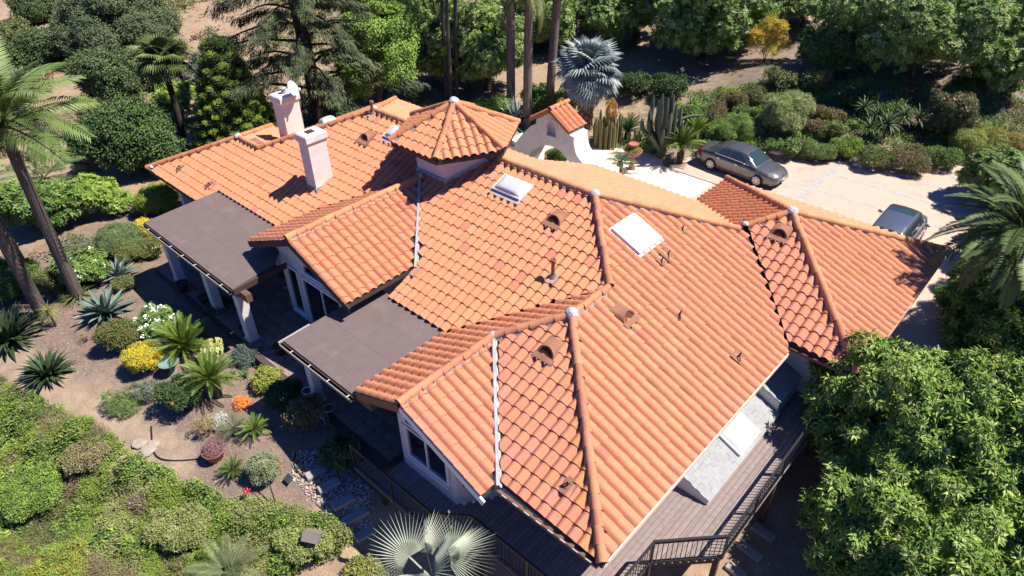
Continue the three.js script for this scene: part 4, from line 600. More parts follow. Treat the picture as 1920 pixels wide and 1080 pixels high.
car('saloon_car', 'dark grey saloon car parked beside the planted bank', { len: 4.8, w: 1.82, paint: paint1, axles: [-1.38, 1.4], handles: [-0.95, 0.12], doors: [-0.12, 0.98, -1.12], deck: [[-2.4, 0.9], [-2.25, 1.0], [-1.5, 1.02], [0.9, 0.98], [1.3, 0.94], [2.0, 0.84], [2.3, 0.72], [2.4, 0.62]], gh: { x0: -1.95, x1: 1.25, roof: [[-1.95, 0.98], [-1.1, 1.36], [-0.55, 1.45], [0.1, 1.46], [0.45, 1.41], [1.25, 0.95]], rw: [[-1.95, 0.66], [-1.0, 0.56], [0.4, 0.58], [1.25, 0.72]], side: [[-1.15, -0.42, 0.25, 0.02], [-0.34, 0.72, 0.02, 0.5]], screens: [['windscreen', 0.5, 1.17, 0.235], ['rear_window', -1.85, -1.12, 0.225]], fin: -0.8 } }, P3(-2.02, 16.42, 0.024), -0.081);
car('sport_utility_car', 'grey sport utility car with a dark sunroof parked outside the garage', { len: 4.55, w: 1.84, paint: paint2, axles: [-1.3, 1.36], handles: [-0.75, 0.25], doors: [0.02, 1.05, -0.95], sunroof: [-0.25, 0.28], deck: [[-2.28, 0.95], [-2.2, 1.05], [0.9, 1.04], [1.3, 1.02], [1.95, 0.94], [2.2, 0.8], [2.28, 0.66]], gh: { x0: -2.2, x1: 1.35, roof: [[-2.2, 1.08], [-1.85, 1.66], [-1.2, 1.76], [0.1, 1.78], [0.5, 1.72], [1.35, 1.02]], rw: [[-2.2, 0.66], [-1.8, 0.6], [0.5, 0.62], [1.35, 0.76]], side: [[-1.7, -0.98, 0.15, 0.02], [-0.9, 0.0, 0.02, 0.02], [0.08, 0.85, 0.02, 0.55]], screens: [['windscreen', 0.55, 1.28, 0.235], ['rear_window', -2.15, -1.85, 0.21]], fin: -1.6, finMat: chrome } }, P3(6.55, 14.1, 0.024), Math.PI / 2);
// ---------------------------------------------------------------- satellite dish on the far chimney
{
  const g = thing('satellite_dish', 'grey satellite dish on a bracket at the top of the far chimney', 'dish', P3(BC.u + 0.4, BC.v + 0.1, BC.h - 0.1)); const gm = std(lin(0.55, 0.57, 0.6), 0.5);
  const d = lathe([[0, 0], [0.15, 0.012], [0.28, 0.045], [0.36, 0.08], [0.355, 0.085], [0.27, 0.052], [0, 0.008]], 24); d.rotateZ(-1.15); d.rotateY(0.5); d.translate(0.25, 0.42, 0); const dd = part('reflector', d, gm, g); part('bracket', tube([new THREE.Vector3(-0.05, -0.3, 0), new THREE.Vector3(0, 0.15, 0), new THREE.Vector3(0.2, 0.4, 0)], 0.025, 0.025, 6, 6), gm, g); part('feed_arm', tube([new THREE.Vector3(0.2, 0.15, 0.05), new THREE.Vector3(0.66, 0.42, -0.12)], 0.016, 0.014, 2, 6), gm, g); part('feed_horn', new THREE.BoxGeometry(0.1, 0.1, 0.07).translate(0.68, 0.47, -0.13), M.trim, g); void dd;
}
// ---------------------------------------------------------------- pots, fountain planter, bird bath and small garden things
const GREEN_LATER = [];
const terra = std(lin(0.50, 0.215, 0.14), 0.85, { map: T.speck }), soil = std(lin(0.09, 0.06, 0.045), 1, { map: T.speck });
{
  const p = atH(1184, 321, 0.03), g = thing('tiered_planter', 'terracotta two-tier planter on a round white plinth in the forecourt', 'planter', P3(p.u, p.v, 0.03));
  part('plinth', lathe([[0, 0], [0.42, 0], [0.42, 0.1], [0.38, 0.14], [0, 0.14]], 24), M.wall, g); part('pedestal', lathe([[0.2, 0.14], [0.2, 0.24], [0.14, 0.32], [0.13, 0.6], [0.17, 0.72], [0.1, 0.8], [0.22, 0.9]], 20), terra, g);
  const b = part('lower_bowl', lathe([[0.16, 0.88], [0.34, 0.98], [0.46, 1.14], [0.5, 1.22], [0.47, 1.24], [0.42, 1.18], [0.1, 1.14]], 26), terra, g); part('soil', lathe([[0, 1.17], [0.43, 1.17]], 20), soil, b); part('stem', lathe([[0.1, 1.15], [0.08, 1.3], [0.13, 1.44]], 14), terra, g); part('upper_bowl', lathe([[0.1, 1.42], [0.24, 1.5], [0.29, 1.62], [0.26, 1.63], [0.22, 1.57], [0, 1.56]], 22), terra, g);
  GREEN_LATER.push([g, 0, 1.24, 0, 0.36, [0.15, 0.14, 0.03]]);
}
function pot(px, py, r, h, label, mat, hgt = null) { const p = hgt === null ? at(px, py) : atH(px, py, hgt), g = thing('plant_pot', label, 'pot', P3(p.u, p.v, hgt === null ? H(p.u, p.v) : hgt), 'plant pots'); part('body', lathe([[0, 0], [r * 0.68, 0], [r * 0.95, h * 0.85], [r * 1.06, h * 0.86], [r * 1.06, h], [r * 0.92, h], [r * 0.88, h * 0.9], [0, h * 0.9]], 20), mat, g); part('soil', lathe([[0, h * 0.93], [r * 0.88, h * 0.93]], 16), soil, g); return g; }
const brownPot = std(lin(0.06, 0.03, 0.025), 0.45), whitePot = std(lin(0.6, 0.62, 0.66), 0.6);
pot(345, 545, 0.26, 0.4, 'dark glazed pot by the pillar at the corner of the patio', brownPot, FL); pot(386, 568, 0.22, 0.34, 'dark glazed pot on the patio between two white columns', brownPot, FL); pot(464, 626, 0.24, 0.38, 'dark glazed pot at the foot of the last white column', brownPot, FL); pot(527, 662, 0.24, 0.36, 'dark round pot on open paving between the two patio roofs', brownPot, FL); pot(537, 541, 0.11, 0.16, 'small white pot on the patio floor below the tall narrow window', whitePot, FL); pot(578, 742, 0.17, 0.25, 'small pale pot at the foot of the slim column', whitePot, FL);
{ const p = pot(405, 858, 0.34, 0.36, 'large terracotta pot of purple succulents on the mulch', terra); GREEN_LATER.push([p, 0, 0.42, 0, 0.3, [0.13, 0.07, 0.075]]); }
{ const p = atH(617, 765, FL + 0.45), g = thing('plant_stand', 'white ring-topped plant stand on the shaded patio', 'stand', P3(p.u, p.v, FL)); part('ring', new THREE.TorusGeometry(0.17, 0.018, 8, 24).rotateX(Math.PI / 2).translate(0, 0.45, 0), M.gutter, g); for (let k = 0; k < 3; k++) part('leg', tube([new THREE.Vector3(0.16 * Math.cos(k * 2.1), 0.45, 0.16 * Math.sin(k * 2.1)), new THREE.Vector3(0.12 * Math.cos(k * 2.1), 0, 0.12 * Math.sin(k * 2.1))], 0.01, 0.01, 2, 5), brownPot, g); part('pan', lathe([[0, 0.40], [0.15, 0.42], [0.16, 0.45]], 16), brownPot, g); }
{ const p = atH(604, 778, FL + 0.3), g = thing('garden_stool', 'pale blue square stool beside the ring plant stand', 'stool', P3(p.u, p.v, FL)), m = std(lin(0.16, 0.2, 0.26), 0.6); part('seat', new RoundedBoxGeometry(0.3, 0.05, 0.26, 2, 0.012).translate(0, 0.31, 0), m, g); for (const [x, z] of [[-1, -1], [1, -1], [1, 1], [-1, 1]]) part('leg', new THREE.BoxGeometry(0.035, 0.3, 0.035).translate(x * 0.12, 0.15, z * 0.1), m, g); g.rotation.y = 0.4; }
{ const p = atH(690, 768, FL + 1.3), g = thing('folded_awning', 'dark red folded awning with a pale bar under the eave end', 'awning', P3(p.u - 0.4, p.v + 0.1, FL)); const m = std(lin(0.16, 0.018, 0.022), 0.85); part('fabric', new RoundedBoxGeometry(1.1, 0.05, 0.5, 2, 0.02).rotateX(0.25).translate(0, 1.9, 0), m, g); part('front_bar', bar(new THREE.Vector3(-0.55, 1.84, 0.26), new THREE.Vector3(0.55, 1.84, 0.26), 0.05), M.trim, g); for (const x of [-0.5, 0.5]) part('arm', bar(new THREE.Vector3(x, 1.86, 0.2), new THREE.Vector3(x, 2.1, -0.35), 0.035), M.trim, g); }
{ const p = at(324, 700), g = thing('bird_bath', 'shallow turquoise bird bath on a short stem beside the yellow bush', 'bird bath', P3(p.u, p.v, p.h)); const m = std(lin(0.26, 0.38, 0.34), 0.35, { map: T.speck }); part('bowl', lathe([[0.06, 0.42], [0.2, 0.46], [0.34, 0.52], [0.36, 0.55], [0.33, 0.55], [0.18, 0.49], [0, 0.475]], 28), m, g); part('stem', lathe([[0.16, 0], [0.12, 0.06], [0.06, 0.12], [0.055, 0.36], [0.1, 0.43]], 16), m, g); part('water', lathe([[0, 0.5], [0.24, 0.5]], 24), new THREE.MeshPhysicalMaterial({ color: lin(0.18, 0.34, 0.27), roughness: 0.02, clearcoat: 1 }), g); }
{ const p = at(597, 1040), g = thing('bird_feeder', 'weathered wooden bird feeder with a pitched roof in the ground cover', 'bird feeder', P3(p.u, p.v, p.h)), m = std(lin(0.27, 0.24, 0.22), 0.95, { map: T.grain }); for (const s of [-1, 1]) part('roof_board', new THREE.BoxGeometry(0.52, 0.025, 0.26).rotateX(s * 0.6).translate(0, 0.98, s * 0.11), m, g); part('post', new THREE.BoxGeometry(0.08, 0.75, 0.08).translate(0, 0.33, 0), m, g); part('tray', new THREE.BoxGeometry(0.46, 0.03, 0.34).translate(0, 0.7, 0), m, g); for (const x of [-0.21, 0.21]) part('end_panel', new THREE.BoxGeometry(0.02, 0.3, 0.2).translate(x, 0.85, 0), m, g); g.rotation.y = 0.5; }
{ const p = at(543, 905), g = thing('solar_panel', 'small dark solar panel tilted on a stake in the mulch', 'solar panel', P3(p.u, p.v, p.h)); part('panel', new RoundedBoxGeometry(0.28, 0.025, 0.24, 2, 0.008).rotateX(0.5).translate(0, 0.2, 0), new THREE.MeshPhysicalMaterial({ color: lin(0.05, 0.06, 0.09), roughness: 0.15, clearcoat: 1 }), g); part('stake', new THREE.CylinderGeometry(0.012, 0.012, 0.2, 6).translate(0, 0.1, 0), black, g); }
function ornament(px, py, label, s) { const p = at(px, py), g = thing('glass_flower', label, 'ornament', P3(p.u, p.v, p.h)), m = new THREE.MeshPhysicalMaterial({ color: lin(0.5, 0.035, 0.02), roughness: 0.2, clearcoat: 1, side: THREE.DoubleSide }); part('stake', new THREE.CylinderGeometry(0.008, 0.008, 0.4, 5).translate(0, 0.2, 0), black, g); for (let k = 0; k < 5; k++) part('petal', new THREE.SphereGeometry(0.07 * s, 8, 6).scale(1, 0.25, 0.55).translate(0.08 * s, 0, 0).rotateZ(0.35).rotateY(k * 1.257).translate(0, 0.42, 0), m, g); }
ornament(528, 890, 'red glass flower on a stake beside the variegated round shrub', 1.0); ornament(469, 938, 'crimson glass flower on a stake inside a bent wire hoop', 0.9);
{ const p = at(470, 940), g = thing('wire_hoop', 'thin dark wire hoop arching over the crimson glass flower', 'hoop', P3(p.u, p.v, p.h)); part('wire', tube([[-0.3, 0, 0], [-0.22, 0.5, 0], [0.1, 0.62, 0], [0.4, 0.5, -0.1], [0.55, 0, -0.2]].map((a) => new THREE.Vector3(...a)), 0.012, 0.012, 16, 5), black, g); }
{ const p = at(523, 962), g = thing('leaning_pole', 'thin dark pole leaning over the round ground cover mound', 'pole', P3(p.u, p.v, p.h)); const q = at(508, 915); part('shaft', tube([new THREE.Vector3(0, 0, 0), P3(q.u, q.v, q.h + 0.9).sub(g.position)], 0.022, 0.018, 2, 6), black, g); part('tip', new THREE.SphereGeometry(0.035, 8, 6).translate(...P3(q.u, q.v, q.h + 0.9).sub(g.position).toArray()), black, g); }
// rocks, hose, edging, steps
const rockMat = std(lin(0.48, 0.42, 0.34), 0.95, { map: T.speck });
function rock(px, py, r, flat, label, mat = rockMat) { const p = at(px, py), g = new THREE.IcosahedronGeometry(r, 2).toNonIndexed ? new THREE.IcosahedronGeometry(r, 2) : null, a = g.attributes.position; for (let i = 0; i < a.count; i++) { const x = a.getX(i), y = a.getY(i), z = a.getZ(i), k = 1 + 0.35 * nz(x / r * 1.1 + px, y / r * 1.1, z / r * 1.1 + py); a.setXYZ(i, x * k, Math.max(-0.1, y * k * flat), z * k); } g.computeVertexNormals(); uvFromXZ(g); const m = part(numbered('rock'), g, mat, scene); m.position.copy(P3(p.u, p.v, p.h + r * flat * 0.3)); tag(m, label, 'rock', 'pale rocks at the path edge'); }
rock(262, 832, 0.22, 0.35, 'pale flat rock touching the dirt path'); rock(277, 845, 0.28, 0.35, 'broadest pale flat rock of the three beside the hose'); rock(287, 833, 0.2, 0.45, 'small pale rock tucked against the black hose');
rock(1455, 285, 0.42, 0.6, 'pale boulder at the foot of the bank behind the saloon car', std(lin(0.42, 0.37, 0.33), 0.95, { map: T.speck }));
rock(660, 1035, 0.3, 0.25, 'sandy flat stepping stone beside the silver fan palm', std(lin(0.5, 0.38, 0.24), 0.95, { map: T.speck }));
{ const pts = [[284, 800], [290, 850], [305, 862], [345, 864], [390, 858], [412, 850]].map(([x, y]) => { const p = at(x, y); return P3(p.u, p.v, p.h + 0.03); }); const m = part(numbered('garden_hose'), tube(pts, 0.022, 0.022, 40, 6), black, scene); tag(m, 'black garden hose snaking across the mulch past the pale rocks', 'hose'); }
{ const pts = [[555, 850], [551, 870], [562, 890], [583, 905]].map(([x, y]) => { const p = at(x, y); return P3(p.u, p.v, p.h + 0.04); }); const m = part(numbered('bed_edging'), tube(pts, 0.03, 0.03, 20, 6), black, scene); tag(m, 'curved black edging strip round the gravel beside the steps', 'edging'); }
function steps(list, label, w, d, mat, grp) { list.forEach(([x0, y0, x1, y1], i) => { const a = at(x0, y0), b = at(x1, y1), L = Math.hypot(a.u - b.u, a.v - b.v), h = H((a.u + b.u) / 2, (a.v + b.v) / 2), g = new RoundedBoxGeometry(L, 0.16, d, 2, 0.04); const m = part(numbered('step_slab'), g, mat, scene); m.position.copy(P3((a.u + b.u) / 2, (a.v + b.v) / 2, h + 0.06)); m.rotation.y = Math.atan2(b.v - a.v, b.u - a.u); tag(m, label, 'step', grp); }); }
const slabMat = std(lin(0.46, 0.43, 0.39), 0.9, { map: T.speck });
steps([[575, 900, 612, 878], [598, 925, 637, 902], [625, 957, 664, 932], [645, 988, 690, 955], [668, 1018, 706, 988]], 'long pale stone step in the shade below the bay window', 1, 0.3, slabMat, 'stone steps below the bay window');
steps([[1362, 1060, 1395, 1085], [1385, 1020, 1425, 1052], [1410, 985, 1450, 1015]], 'stone step in the dappled shade below the sunlit deck', 1, 0.3, slabMat, 'stone steps beside the deck');
// ---------------------------------------------------------------- plants: builders
const leafM = (c, rough = 0.6) => new THREE.MeshPhysicalMaterial({ color: c, roughness: rough, specularIntensity: 0.55, side: THREE.DoubleSide });
const whiteLeaf = leafM(lin(1, 1, 1), 0.62, 0.22), glossLeaf = leafM(lin(1, 1, 1), 0.52, 0.2), dryLeaf = leafM(lin(1, 1, 1), 0.85, 0.25);
const barkM = std(lin(0.17, 0.13, 0.105), 0.95, { map: T.bark, bumpMap: T.bark, bumpScale: 0.02 }), palmBark = std(lin(0.20, 0.165, 0.15), 0.95, { map: T.bark, bumpMap: T.bark, bumpScale: 0.02 }), darkBark = std(lin(0.09, 0.065, 0.05), 0.95, { map: T.bark });
function triGeo(tris) { const g = new THREE.BufferGeometry(); g.setAttribute('position', new THREE.Float32BufferAttribute(tris, 3)); g.computeVertexNormals(); return g; }
function leafTris(out, o, dir, side, L, w, fold = 0.25, droop = 0) {          // one folded leaf: two or four faces
  const up = new THREE.Vector3().crossVectors(side, dir).normalize(), m = o.clone().addScaledVector(dir, L * 0.45), tip = o.clone().addScaledVector(dir, L).addScaledVector(new THREE.Vector3(0, -1, 0), droop * L);
  const a = m.clone().addScaledVector(side, w / 2).addScaledVector(up, fold * w), b = m.clone().addScaledVector(side, -w / 2).addScaledVector(up, fold * w);
  for (const t of [[o, a, m], [a, tip, m], [o, m, b], [m, tip, b]]) for (const p of t) out.push(p.x, p.y, p.z);
}
function sprig(n, L, w, elev, o = {}) {                // whorl of leaves about +y
  const out = [], rs = o.ball || 0;
  for (let k = 0; k < n; k++) {
    const a = k * 2.39996 + rr(-0.3, 0.3), e = rr(elev[0], elev[1]), d = new THREE.Vector3(Math.cos(a) * Math.cos(e), Math.sin(e), Math.sin(a) * Math.cos(e)), s = new THREE.Vector3(-Math.sin(a), rr(-0.3, 0.3), Math.cos(a)).normalize();
    const org = rs ? new THREE.Vector3(rr(-1, 1), rr(-0.7, 0.7), rr(-1, 1)).multiplyScalar(rs) : d.clone().multiplyScalar(0.02).add(new THREE.Vector3(0, rr(-0.06, 0.02) * (o.stem || 1), 0));
    leafTris(out, org, d, s, L * rr(0.75, 1.1), w * rr(0.85, 1.15), o.fold ?? 0.2, o.droop || 0);
  }
  return triGeo(out);
}
const SPR = {
  avocado: sprig(11, 0.21, 0.062, [-0.25, 0.75], { droop: 0.12 }), big: sprig(11, 0.25, 0.072, [-0.2, 0.8], { droop: 0.15 }), oak: sprig(16, 0.13, 0.075, [-0.6, 1.0], { ball: 0.17 }),
  fine: sprig(15, 0.075, 0.034, [-0.4, 1.2], { ball: 0.09 }), tiny: sprig(15, 0.05, 0.024, [-0.3, 1.3], { ball: 0.075 }), ice: sprig(14, 0.06, 0.022, [0.2, 1.4], { ball: 0.07 }),
  narrow: sprig(14, 0.24, 0.026, [-0.2, 1.2], { droop: 0.25 }), grassy: sprig(16, 0.38, 0.022, [0.2, 1.3], { droop: 0.45 }), flower: sprig(6, 0.07, 0.06, [0.1, 0.5], {}), airy: sprig(18, 0.16, 0.05, [-0.5, 0.9], { ball: 0.2, droop: 0.2 }),
  leafy: sprig(12, 0.11, 0.055, [-0.3, 1.2], { ball: 0.11 }), twig: sprig(14, 0.16, 0.008, [-0.2, 1.2], { ball: 0.1 }),
};
const cv = (c, k) => [c[0] * k, c[1] * k, c[2] * k];
const BR = 1.7;
const yAxis = new THREE.Vector3(0, 1, 0);
// foliage scattered over the surfaces of a set of lumps {c, r: [x, y, z]}, local to the plant
function foliage(parent, name, lumps, opts) {
  const { geo, mat = whiteLeaf, per = 60, size = [0.8, 1.2], cols, low = -0.35, inner = 0.25, tilt = 0.7 } = opts, M4 = [], CO = [];
  for (const l of lumps) {
    const area = 4 * Math.PI * Math.pow((Math.pow(l.r[0] * l.r[1], 1.6) + Math.pow(l.r[0] * l.r[2], 1.6) + Math.pow(l.r[1] * l.r[2], 1.6)) / 3, 1 / 1.6), n = Math.round(area * per * (1 - low * -0.3));
    for (let i = 0; i < n; i++) {
      const y = rr(low, 1), a = rr(0, Math.PI * 2), q = Math.sqrt(Math.max(0, 1 - y * y)), d = new THREE.Vector3(q * Math.cos(a), y, q * Math.sin(a)), k = rnd() < inner ? rr(0.45, 0.9) : rr(0.84, 1.08) + 0.34 * nz(d.x * 2.6 + l.c.x * 3, d.y * 2.6 + l.c.y, d.z * 2.6 + l.c.z * 3), p = new THREE.Vector3(l.c.x + d.x * l.r[0] * k, l.c.y + d.y * l.r[1] * k, l.c.z + d.z * l.r[2] * k);
      if (p.y < 0.01) p.y = rr(0.01, 0.06);
      let hid = false; for (const o of lumps) if (o !== l) { const e = ((p.x - o.c.x) / o.r[0]) ** 2 + ((p.y - o.c.y) / o.r[1]) ** 2 + ((p.z - o.c.z) / o.r[2]) ** 2; if (e < 0.45) { hid = true; break; } } if (hid) continue;
      const nrm = d.clone().multiplyScalar(tilt).add(new THREE.Vector3(rr(-0.45, 0.45), rr(0.1, 0.6), rr(-0.45, 0.45))).normalize(), qn = new THREE.Quaternion().setFromUnitVectors(yAxis, nrm).multiply(new THREE.Quaternion().setFromAxisAngle(yAxis, rr(0, 6.28))), s = rr(size[0], size[1]);
      M4.push(new THREE.Matrix4().compose(p, qn, new THREE.Vector3(s, s, s)));
      const c = cols[Math.floor(rnd() * cols.length)], b = 0.8 + 0.4 * rnd(); /* leaf-to-leaf variation only, the same all through the plant */ CO.push([c[0] * b * BR * rr(0.92, 1.08), c[1] * b * BR, c[2] * b * BR * rr(0.85, 1.15)]);
    }
  }
  const im = new THREE.InstancedMesh(geo, mat, M4.length), c = new THREE.Color(); M4.forEach((m, i) => { im.setMatrixAt(i, m); im.setColorAt(i, c.setRGB(...CO[i])); });
  im.userData.kind = 'stuff'; im.name = name; im.castShadow = im.receiveShadow = true; parent.add(im); return im;
}
const V = (x, y, z) => new THREE.Vector3(x, y, z);
// a rounded shrub: centre pixel, half width and half height in photo pixels
function shrub(px, py, rw, label, o = {}) {
  const base = o.pos || at(px, py + rw * (o.foot ?? 0.55)), s = pxm(base), r = o.rm || rw / s, hgt = r * (o.tall ?? 0.85), g = thing(o.name || 'shrub', label, o.cat || 'shrub', P3(base.u, base.v, base.h), o.group), lumps = [];
  if (o.ball) { lumps.push({ c: V(0, hgt * 0.9, 0), r: [r * 0.86, hgt * 0.88, r * 0.86] }); for (let k = 0; k < 9; k++) { const a = k * 2.4, y = rr(-0.3, 0.9), q = Math.sqrt(1 - y * y) * 0.62; lumps.push({ c: V(Math.cos(a) * q * r, hgt * (0.9 + y * 0.62), Math.sin(a) * q * r), r: [r * 0.4, hgt * 0.38, r * 0.4] }); } }
  else { const n = o.lumps ?? 7; lumps.push({ c: V(0, hgt * 0.7, 0), r: [r * 0.66, hgt * 0.75, r * 0.66] }); for (let k = 0; k < n; k++) { const a = k * 2.4 + rr(-0.4, 0.4), q = rr(0.35, 0.7) * r, lr = r * rr(...(o.lr || [0.28, 0.5])); lumps.push({ c: V(Math.cos(a) * q, Math.max(lr * 0.5, hgt * rr(0.45, 1.3)), Math.sin(a) * q), r: [lr, lr * 0.85, lr] }); } }
  part('stems', merge([0, 1, 2].map((k) => tube([V(0.02 * k, -0.1, 0), V(r * 0.3 * Math.cos(k * 2.1), hgt * 0.9, r * 0.3 * Math.sin(k * 2.1))], 0.03, 0.012, 3, 5))), darkBark, g);
  foliage(g, 'foliage', lumps, { geo: SPR.fine, per: 110, cols: [[0.05, 0.09, 0.025], [0.08, 0.13, 0.035]], ...o.leaf });
  if (o.flowers) foliage(g, 'flowers', lumps, { geo: SPR.flower, mat: dryLeaf, per: o.flowers.per || 10, cols: o.flowers.cols, size: o.flowers.size || [0.7, 1.1], low: 0.0, inner: 0 });
  return g;
}
const onRay = (px, py, base) => { const d = ray(px, py), hd = Math.hypot(base.u - CAM.u, base.v - CAM.v); return along(d, hd / Math.hypot(d[0], d[1])); };
// a tree: foot pixel, then the crown's centre and half sizes in photo pixels
function tree(name, label, foot, crown, o = {}) {
  const b = o.pos || at(foot[0], foot[1]), g = thing(name, label, 'tree', P3(b.u, b.v, b.h), o.group), s = pxm(b), cc = o.cm ? null : onRay(crown[0], crown[1], b), c = (o.cm ? P3(o.cm[0], o.cm[1], o.cm[2]) : P3(cc.u, cc.v, cc.h)).sub(g.position), rw = o.cm ? o.cm[3] : crown[2] / s, rh = o.cm ? o.cm[4] : (crown[3] / s) * 0.92, lumps = [], n = o.lumps ?? 30;
  lumps.push({ c: c.clone(), r: [rw * 0.5, rh * 0.5, rw * 0.5] });
  for (let k = 0; k < n; k++) { const y = 1 - 1.75 * (k + 0.5) / n, a = k * 2.39996 + rr(-0.5, 0.5), q = Math.sqrt(1 - Math.min(1, y * y) * 0.9), f = rr(0.5, 0.95), lr = (o.lr ?? 0.3) * rw * rr(0.55, 1.35); lumps.push({ c: V(c.x + Math.cos(a) * q * rw * f, Math.max(lr * 0.4, c.y + y * rh * f), c.z + Math.sin(a) * q * rw * f), r: [lr, lr * rr(0.55, 0.85), lr] }); }
  const tr = o.trunk ?? Math.max(0.09, rw * 0.075), limbs = [tube([V(0, -0.3, 0), V(rr(-0.1, 0.1), c.y * 0.35, rr(-0.1, 0.1)), V(c.x * 0.8, c.y * 0.95, c.z * 0.8)], tr * 1.25, tr * 0.5, 8, 8)];
  for (let k = 1; k < Math.min(11, n); k++) { const l = lumps[1 + ((k * 3) % n)]; limbs.push(tube([V(c.x * 0.3, c.y * rr(0.25, 0.5), c.z * 0.3), V((c.x * 0.3 + l.c.x) * 0.5, (c.y * 0.5 + l.c.y) * 0.5, (c.z * 0.3 + l.c.z) * 0.5), l.c.clone()], tr * 0.5, tr * 0.12, 6, 6)); }
  part('trunk', merge(limbs), o.bark || barkM, g);
  foliage(g, 'crown', lumps, { geo: SPR.avocado, mat: glossLeaf, per: 24, size: [0.9, 1.5], cols: [[0.05, 0.095, 0.022], [0.08, 0.135, 0.032], [0.11, 0.17, 0.045]], low: -0.75, inner: 0.35, ...o.leaf });
  return g;
}
// pinnate frond of unit length along +x, arching down; leaflets in a shallow V
function frondGeo(pairs, len, w, arch, vee, hang = 0) {
  const out = [], at_ = (t) => V(t * Math.cos(arch * t * 0.5), 0.25 * t - arch * 0.55 * t * t, 0).multiplyScalar(1);
  for (let k = 0; k < 8; k++) { const a = at_(k / 8), b = at_((k + 1) / 8), r = 0.014 * (1 - k / 10); for (const s of [-1, 1]) out.push(a.x, a.y - r, s * r, b.x, b.y - r, s * r * 0.9, a.x, a.y + r, 0, b.x, b.y - r, s * r * 0.9, b.x, b.y + r, 0, a.x, a.y + r, 0); }
  for (let k = 0; k < pairs; k++) { const t = 0.14 + 0.86 * (k + 0.5) / pairs, p = at_(t), q = at_(Math.min(1, t + 0.03)), f = q.clone().sub(p).normalize(), l = len * (0.45 + 0.55 * Math.sin(Math.PI * Math.pow(t, 0.75))) * (t > 0.9 ? 0.7 : 1); for (const s of [-1, 1]) { const d = f.clone().multiplyScalar(0.62).add(V(0, vee * rr(0.7, 1.3), s)).normalize(), e = p.clone().addScaledVector(d, l), m = p.clone().addScaledVector(d, l * 0.5); e.y -= hang * l; m.y -= hang * l * 0.22; const wv = f.clone().multiplyScalar(w / 2); const a = m.clone().add(wv), b = m.clone().sub(wv); for (const tt of [[p, a, b], [a, e, b]]) for (const x of tt) out.push(x.x, x.y, x.z); } }
  return triGeo(out);
}
const FR = { cycad: [frondGeo(30, 0.15, 0.03, 0.3, 0.5), frondGeo(30, 0.14, 0.03, 0.6, 0.45)], queen: [frondGeo(34, 0.23, 0.026, 1.1, 0.25, 0.62), frondGeo(34, 0.23, 0.026, 0.8, 0.35, 0.5)], phoenix: [frondGeo(48, 0.16, 0.022, 0.8, 0.4, 0.1), frondGeo(48, 0.16, 0.022, 1.1, 0.35, 0.15)], feather: [frondGeo(26, 0.2, 0.02, 1.0, 0.3, 0.3), frondGeo(26, 0.2, 0.02, 0.7, 0.3, 0.25)] };
// fan leaf of unit radius: stalk then a pleated disc of blades
function fanGeo(n, spread, split, droop, stalk) { const out = [], c = V(stalk, 0.08, 0); out.push(0, 0, -0.012, c.x, c.y, -0.01, c.x, c.y, 0.01, 0, 0, -0.012, c.x, c.y, 0.01, 0, 0, 0.012); for (let k = 0; k < n; k++) { const a = mix(-spread, spread, (k + 0.5) / n), da = spread / n, L = (1 - stalk) * (0.8 + 0.2 * Math.cos(a)) * rr(0.92, 1.05), P = (r, b, lift) => V(c.x + Math.cos(b) * r, c.y + lift - droop * r * r, Math.sin(b) * r); const m0 = L * split; for (const s of [-1, 1]) { const e0 = P(m0, a + s * da, 0), r0 = P(m0, a, 0.03), tip = P(L, a, -0.02); for (const tt of [[c, r0, e0], [r0, tip, e0]]) for (const x of tt) out.push(x.x, x.y, x.z); } } return triGeo(out); }
const FAN = { blue: [fanGeo(30, 2.5, 0.68, 0.55, 0.4), fanGeo(30, 2.4, 0.65, 0.85, 0.4)], wash: [fanGeo(26, 2.2, 0.6, 0.7, 0.42)], silver: [fanGeo(32, 1.9, 0.34, 0.5, 0.42), fanGeo(32, 1.7, 0.3, 1.1, 0.42)] };
function rosette(g, name, geos, mats, n, R, y0, e0, e1, o = {}) {
  for (let k = 0; k < n; k++) { const t = (k + 0.5) / n, el = mix(e0, e1, Math.pow(t, o.pow ?? 1)) + rr(-0.08, 0.08), az = k * 2.39996 + rr(-0.15, 0.15), m = part(name, geos[k % geos.length], mats[(k * 7 + 3) % mats.length], g), s = R * rr(0.86, 1.08); m.position.set(Math.cos(az) * (o.off || 0), y0 + (o.rise || 0) * (1 - t), -Math.sin(az) * (o.off || 0)); m.rotation.set(o.roll ? rr(-o.roll, o.roll) : 0, az, el, 'YZX'); m.scale.setScalar(s); }
}
function cycad(px, py, rp, label, o = {}) {
  const b = at(px, py), s = pxm(b), R = rp / s, g = thing(o.name || 'cycad', label, o.cat || 'cycad', P3(b.u, b.v, b.h), o.group), th = o.trunk ?? 0.15, mats = (o.cols || [[0.075, 0.13, 0.022], [0.11, 0.175, 0.028], [0.15, 0.22, 0.035]]).map((c) => leafM(lin(...c), 0.5, 0.15));
  part('trunk', lathe([[0.001, -0.1], [0.16, -0.1], [0.2, th * 0.5], [0.17, th], [0.1, th + 0.1], [0.001, th + 0.14]], 12), darkBark, g); rosette(g, 'frond', o.geos || FR.cycad, mats, o.n ?? 40, R, th + 0.05, 1.25, o.e1 ?? -0.05, { pow: 0.8, off: 0.04 }); return g;
}
